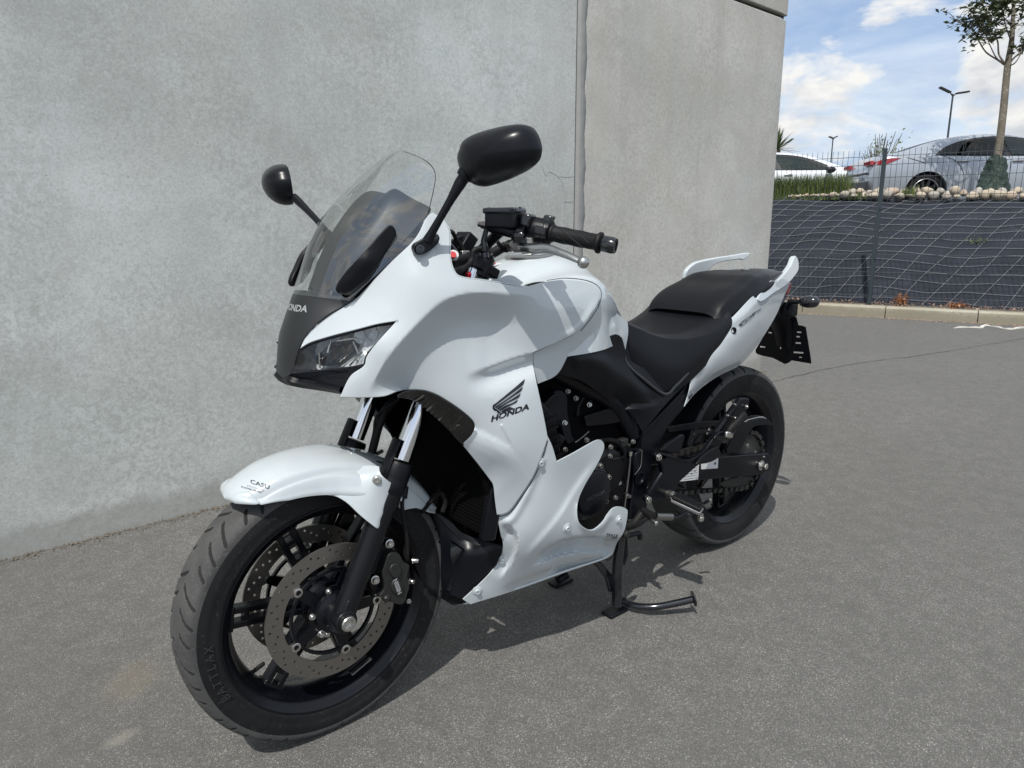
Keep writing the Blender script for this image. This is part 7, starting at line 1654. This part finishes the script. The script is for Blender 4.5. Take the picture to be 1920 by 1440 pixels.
# gear lever
g0=PY(1222,968,.20); mb=MB(); mb.lathe(g0-np.array([0,.0,0]),(.15,1,-.15),[(.0105,-.035),(.0105,-.008),(.0125,-.007),(.0125,-.003),(.0105,-.002),(.0125,-.001),(.0125,.004),(.008,.006)],18); gl=mb.build('gear_pedal',M['rubber'],bike)
MB().lathe(PY(1229,980,.215),(.1,1,-.1),[(.0065,-.02),(.0065,.004),(.005,.006)],14).build('pedal_pin',M['bolt_steel'],gl)
MB().tube(catmull([g0-np.array([0,.035,0]),PY(1190,978,.155),PY(1178,985,.14)],5),.009,10).build('gear_lever',M['gunmetal'],bike)
a_=PY(1228,968,.150);b_=PY(1258,969,.150); MB().tube([a_,b_],.0115,18).build('link_sleeve',M['dull_steel'],bike)
MB().tube([b_,PY(1268,971,.150),PY(1292,958,.148)],.0055,10).build('gear_rod',M['black_satin'],bike); MB().tube([PY(1255,978,.14),PY(1300,965,.14)],.002,6).build('wire',M['black_satin'],bike)
MB().tube(catmull([PY(1150,1000,.10),PY(1172,988,.12),PY(1195,980,.135),PY(1213,966,.14)],6),.013,14).build('link_pipe',M['gunmetal'],bike,smooth=60)
MB().tube([PY(1313,948,.24),PY(1330,938,.26)],.0045,8).build('stand_feeler',M['black_satin'],bike); MB().lathe(PY(1331,937,.262),(0,1,0),[(.005,-.004),(.006,0),(.005,.004)],12).build('feeler_ball',M['bolt_steel'],bike)
# ---- centre stand
ft=PZ(1152,1143,.012)
up1=PY(1163,1000,.115)
mb=MB(); mb.tube(catmull([up1,PY(1158,1060,.115),PY(1157,1100,.12),np.array([ft[0],ft[1]+.01,.03])],6),.0165,16,flat=(1,.85)); std=mb.build('centre_stand',M['black_gloss'],bike,smooth=60)
o=mirrored(std,bike)
mb=MB(); mb.prism([PY(1112,1053,.10),PY(1128,1054,.10),PY(1150,1080,.105),PY(1152,1105,.11),PY(1145,1112,.11),PY(1138,1085,.105)],(0,-.012,0)); mb.build('stand_gusset',M['black_gloss'],std,bevel=.003)
mb=MB(); mb.tube([(.70,-.13,.20),(.70,.13,.20)],.014,14); mb.build('stand_cross_tube',M['black_gloss'],std)
for s_ in (1,-1): MB().prism([(ft[0]+.035,s_*ft[1]-.02,.002),(ft[0]-.040,s_*ft[1]-.02,.002),(ft[0]-.040,s_*ft[1]+.02,.002),(ft[0]+.035,s_*ft[1]+.02,.002)],(0,0,.010)).build('stand_foot',M['black_satin'],std,bevel=.003)
lvp=[PY(1158,1100,.12),PZ(1166,1122,.030),PZ(1188,1135,.025),PZ(1225,1138,.030),PZ(1262,1132,.040),PZ(1298,1124,.052)]
mb=MB(); mb.tube(catmull(lvp,7),.0105,16); mb.build('stand_lever',M['black_gloss'],std,smooth=60)
e=PZ(1301,1122,.053); dd=(e-PZ(1262,1132,.04)); dd/=np.linalg.norm(dd); MB().lathe(e-dd*.004,dd,[(.0105,-.002),(.022,.001),(.023,.004),(.020,.006),(.0001,.006)],22).build('lever_flange',M['black_gloss'],std)
MB().tube([PY(1170,1002,.12),PY(1172,1040,.12),PY(1168,1058,.12)],[.010,.0095,.006],12).build('stand_spring',M['black_satin'],bike)
MB().tube(catmull([PY(1160,1002,.13),PY(1178,1004,.14),PY(1198,1000,.15),PY(1200,1010,.15)],6),.0075,10).build('side_stand',M['black_satin'],bike); 
mb=MB(); mb.lathe(PY(1171,1000,.135),(0,1,0),[(.012,-.02),(.012,.01),(.008,.014)],14); mb.build('stand_pivot',M['gunmetal'],bike)
MB().tube([PY(1046,1088,.0),PY(1062,1078,.0)],.012,10).build('stand_stop',M['black_satin'],bike)
# rear brake disc and hanger on the far side, silencer on the right
disc(RC,-.085,-1,rw,ph=10,ro=.120,ri=.085)
MB().lathe((.45,-.20,.36),(-1,-.05,.16),[(.0001,0),(.045,.002),(.055,.03),(.060,.12),(.060,.40),(.052,.44),(.030,.45),(.028,.42)],32).build('silencer',M['alloy'],bike)
MB().tube(catmull([(.85,-.06,.24),(.65,-.12,.24),(.52,-.18,.30),(.45,-.20,.36)],6),.022,14).build('exhaust_pipe',M['gunmetal'],bike)
# rear hugger
V=[];th_=np.linspace(R(20),R(150),26)
G=np.array([[(.335*math.cos(t)+RC[0],y,.335*math.sin(t)+RC[2]-.05*(abs(y)/.085)**3*.35) for y in np.linspace(-.085,.085,9)] for t in th_ if t<R(95)])
grid_mesh('rear_hugger',G[:10],M['black_plastic'],bike,thick=.003,smooth=60)
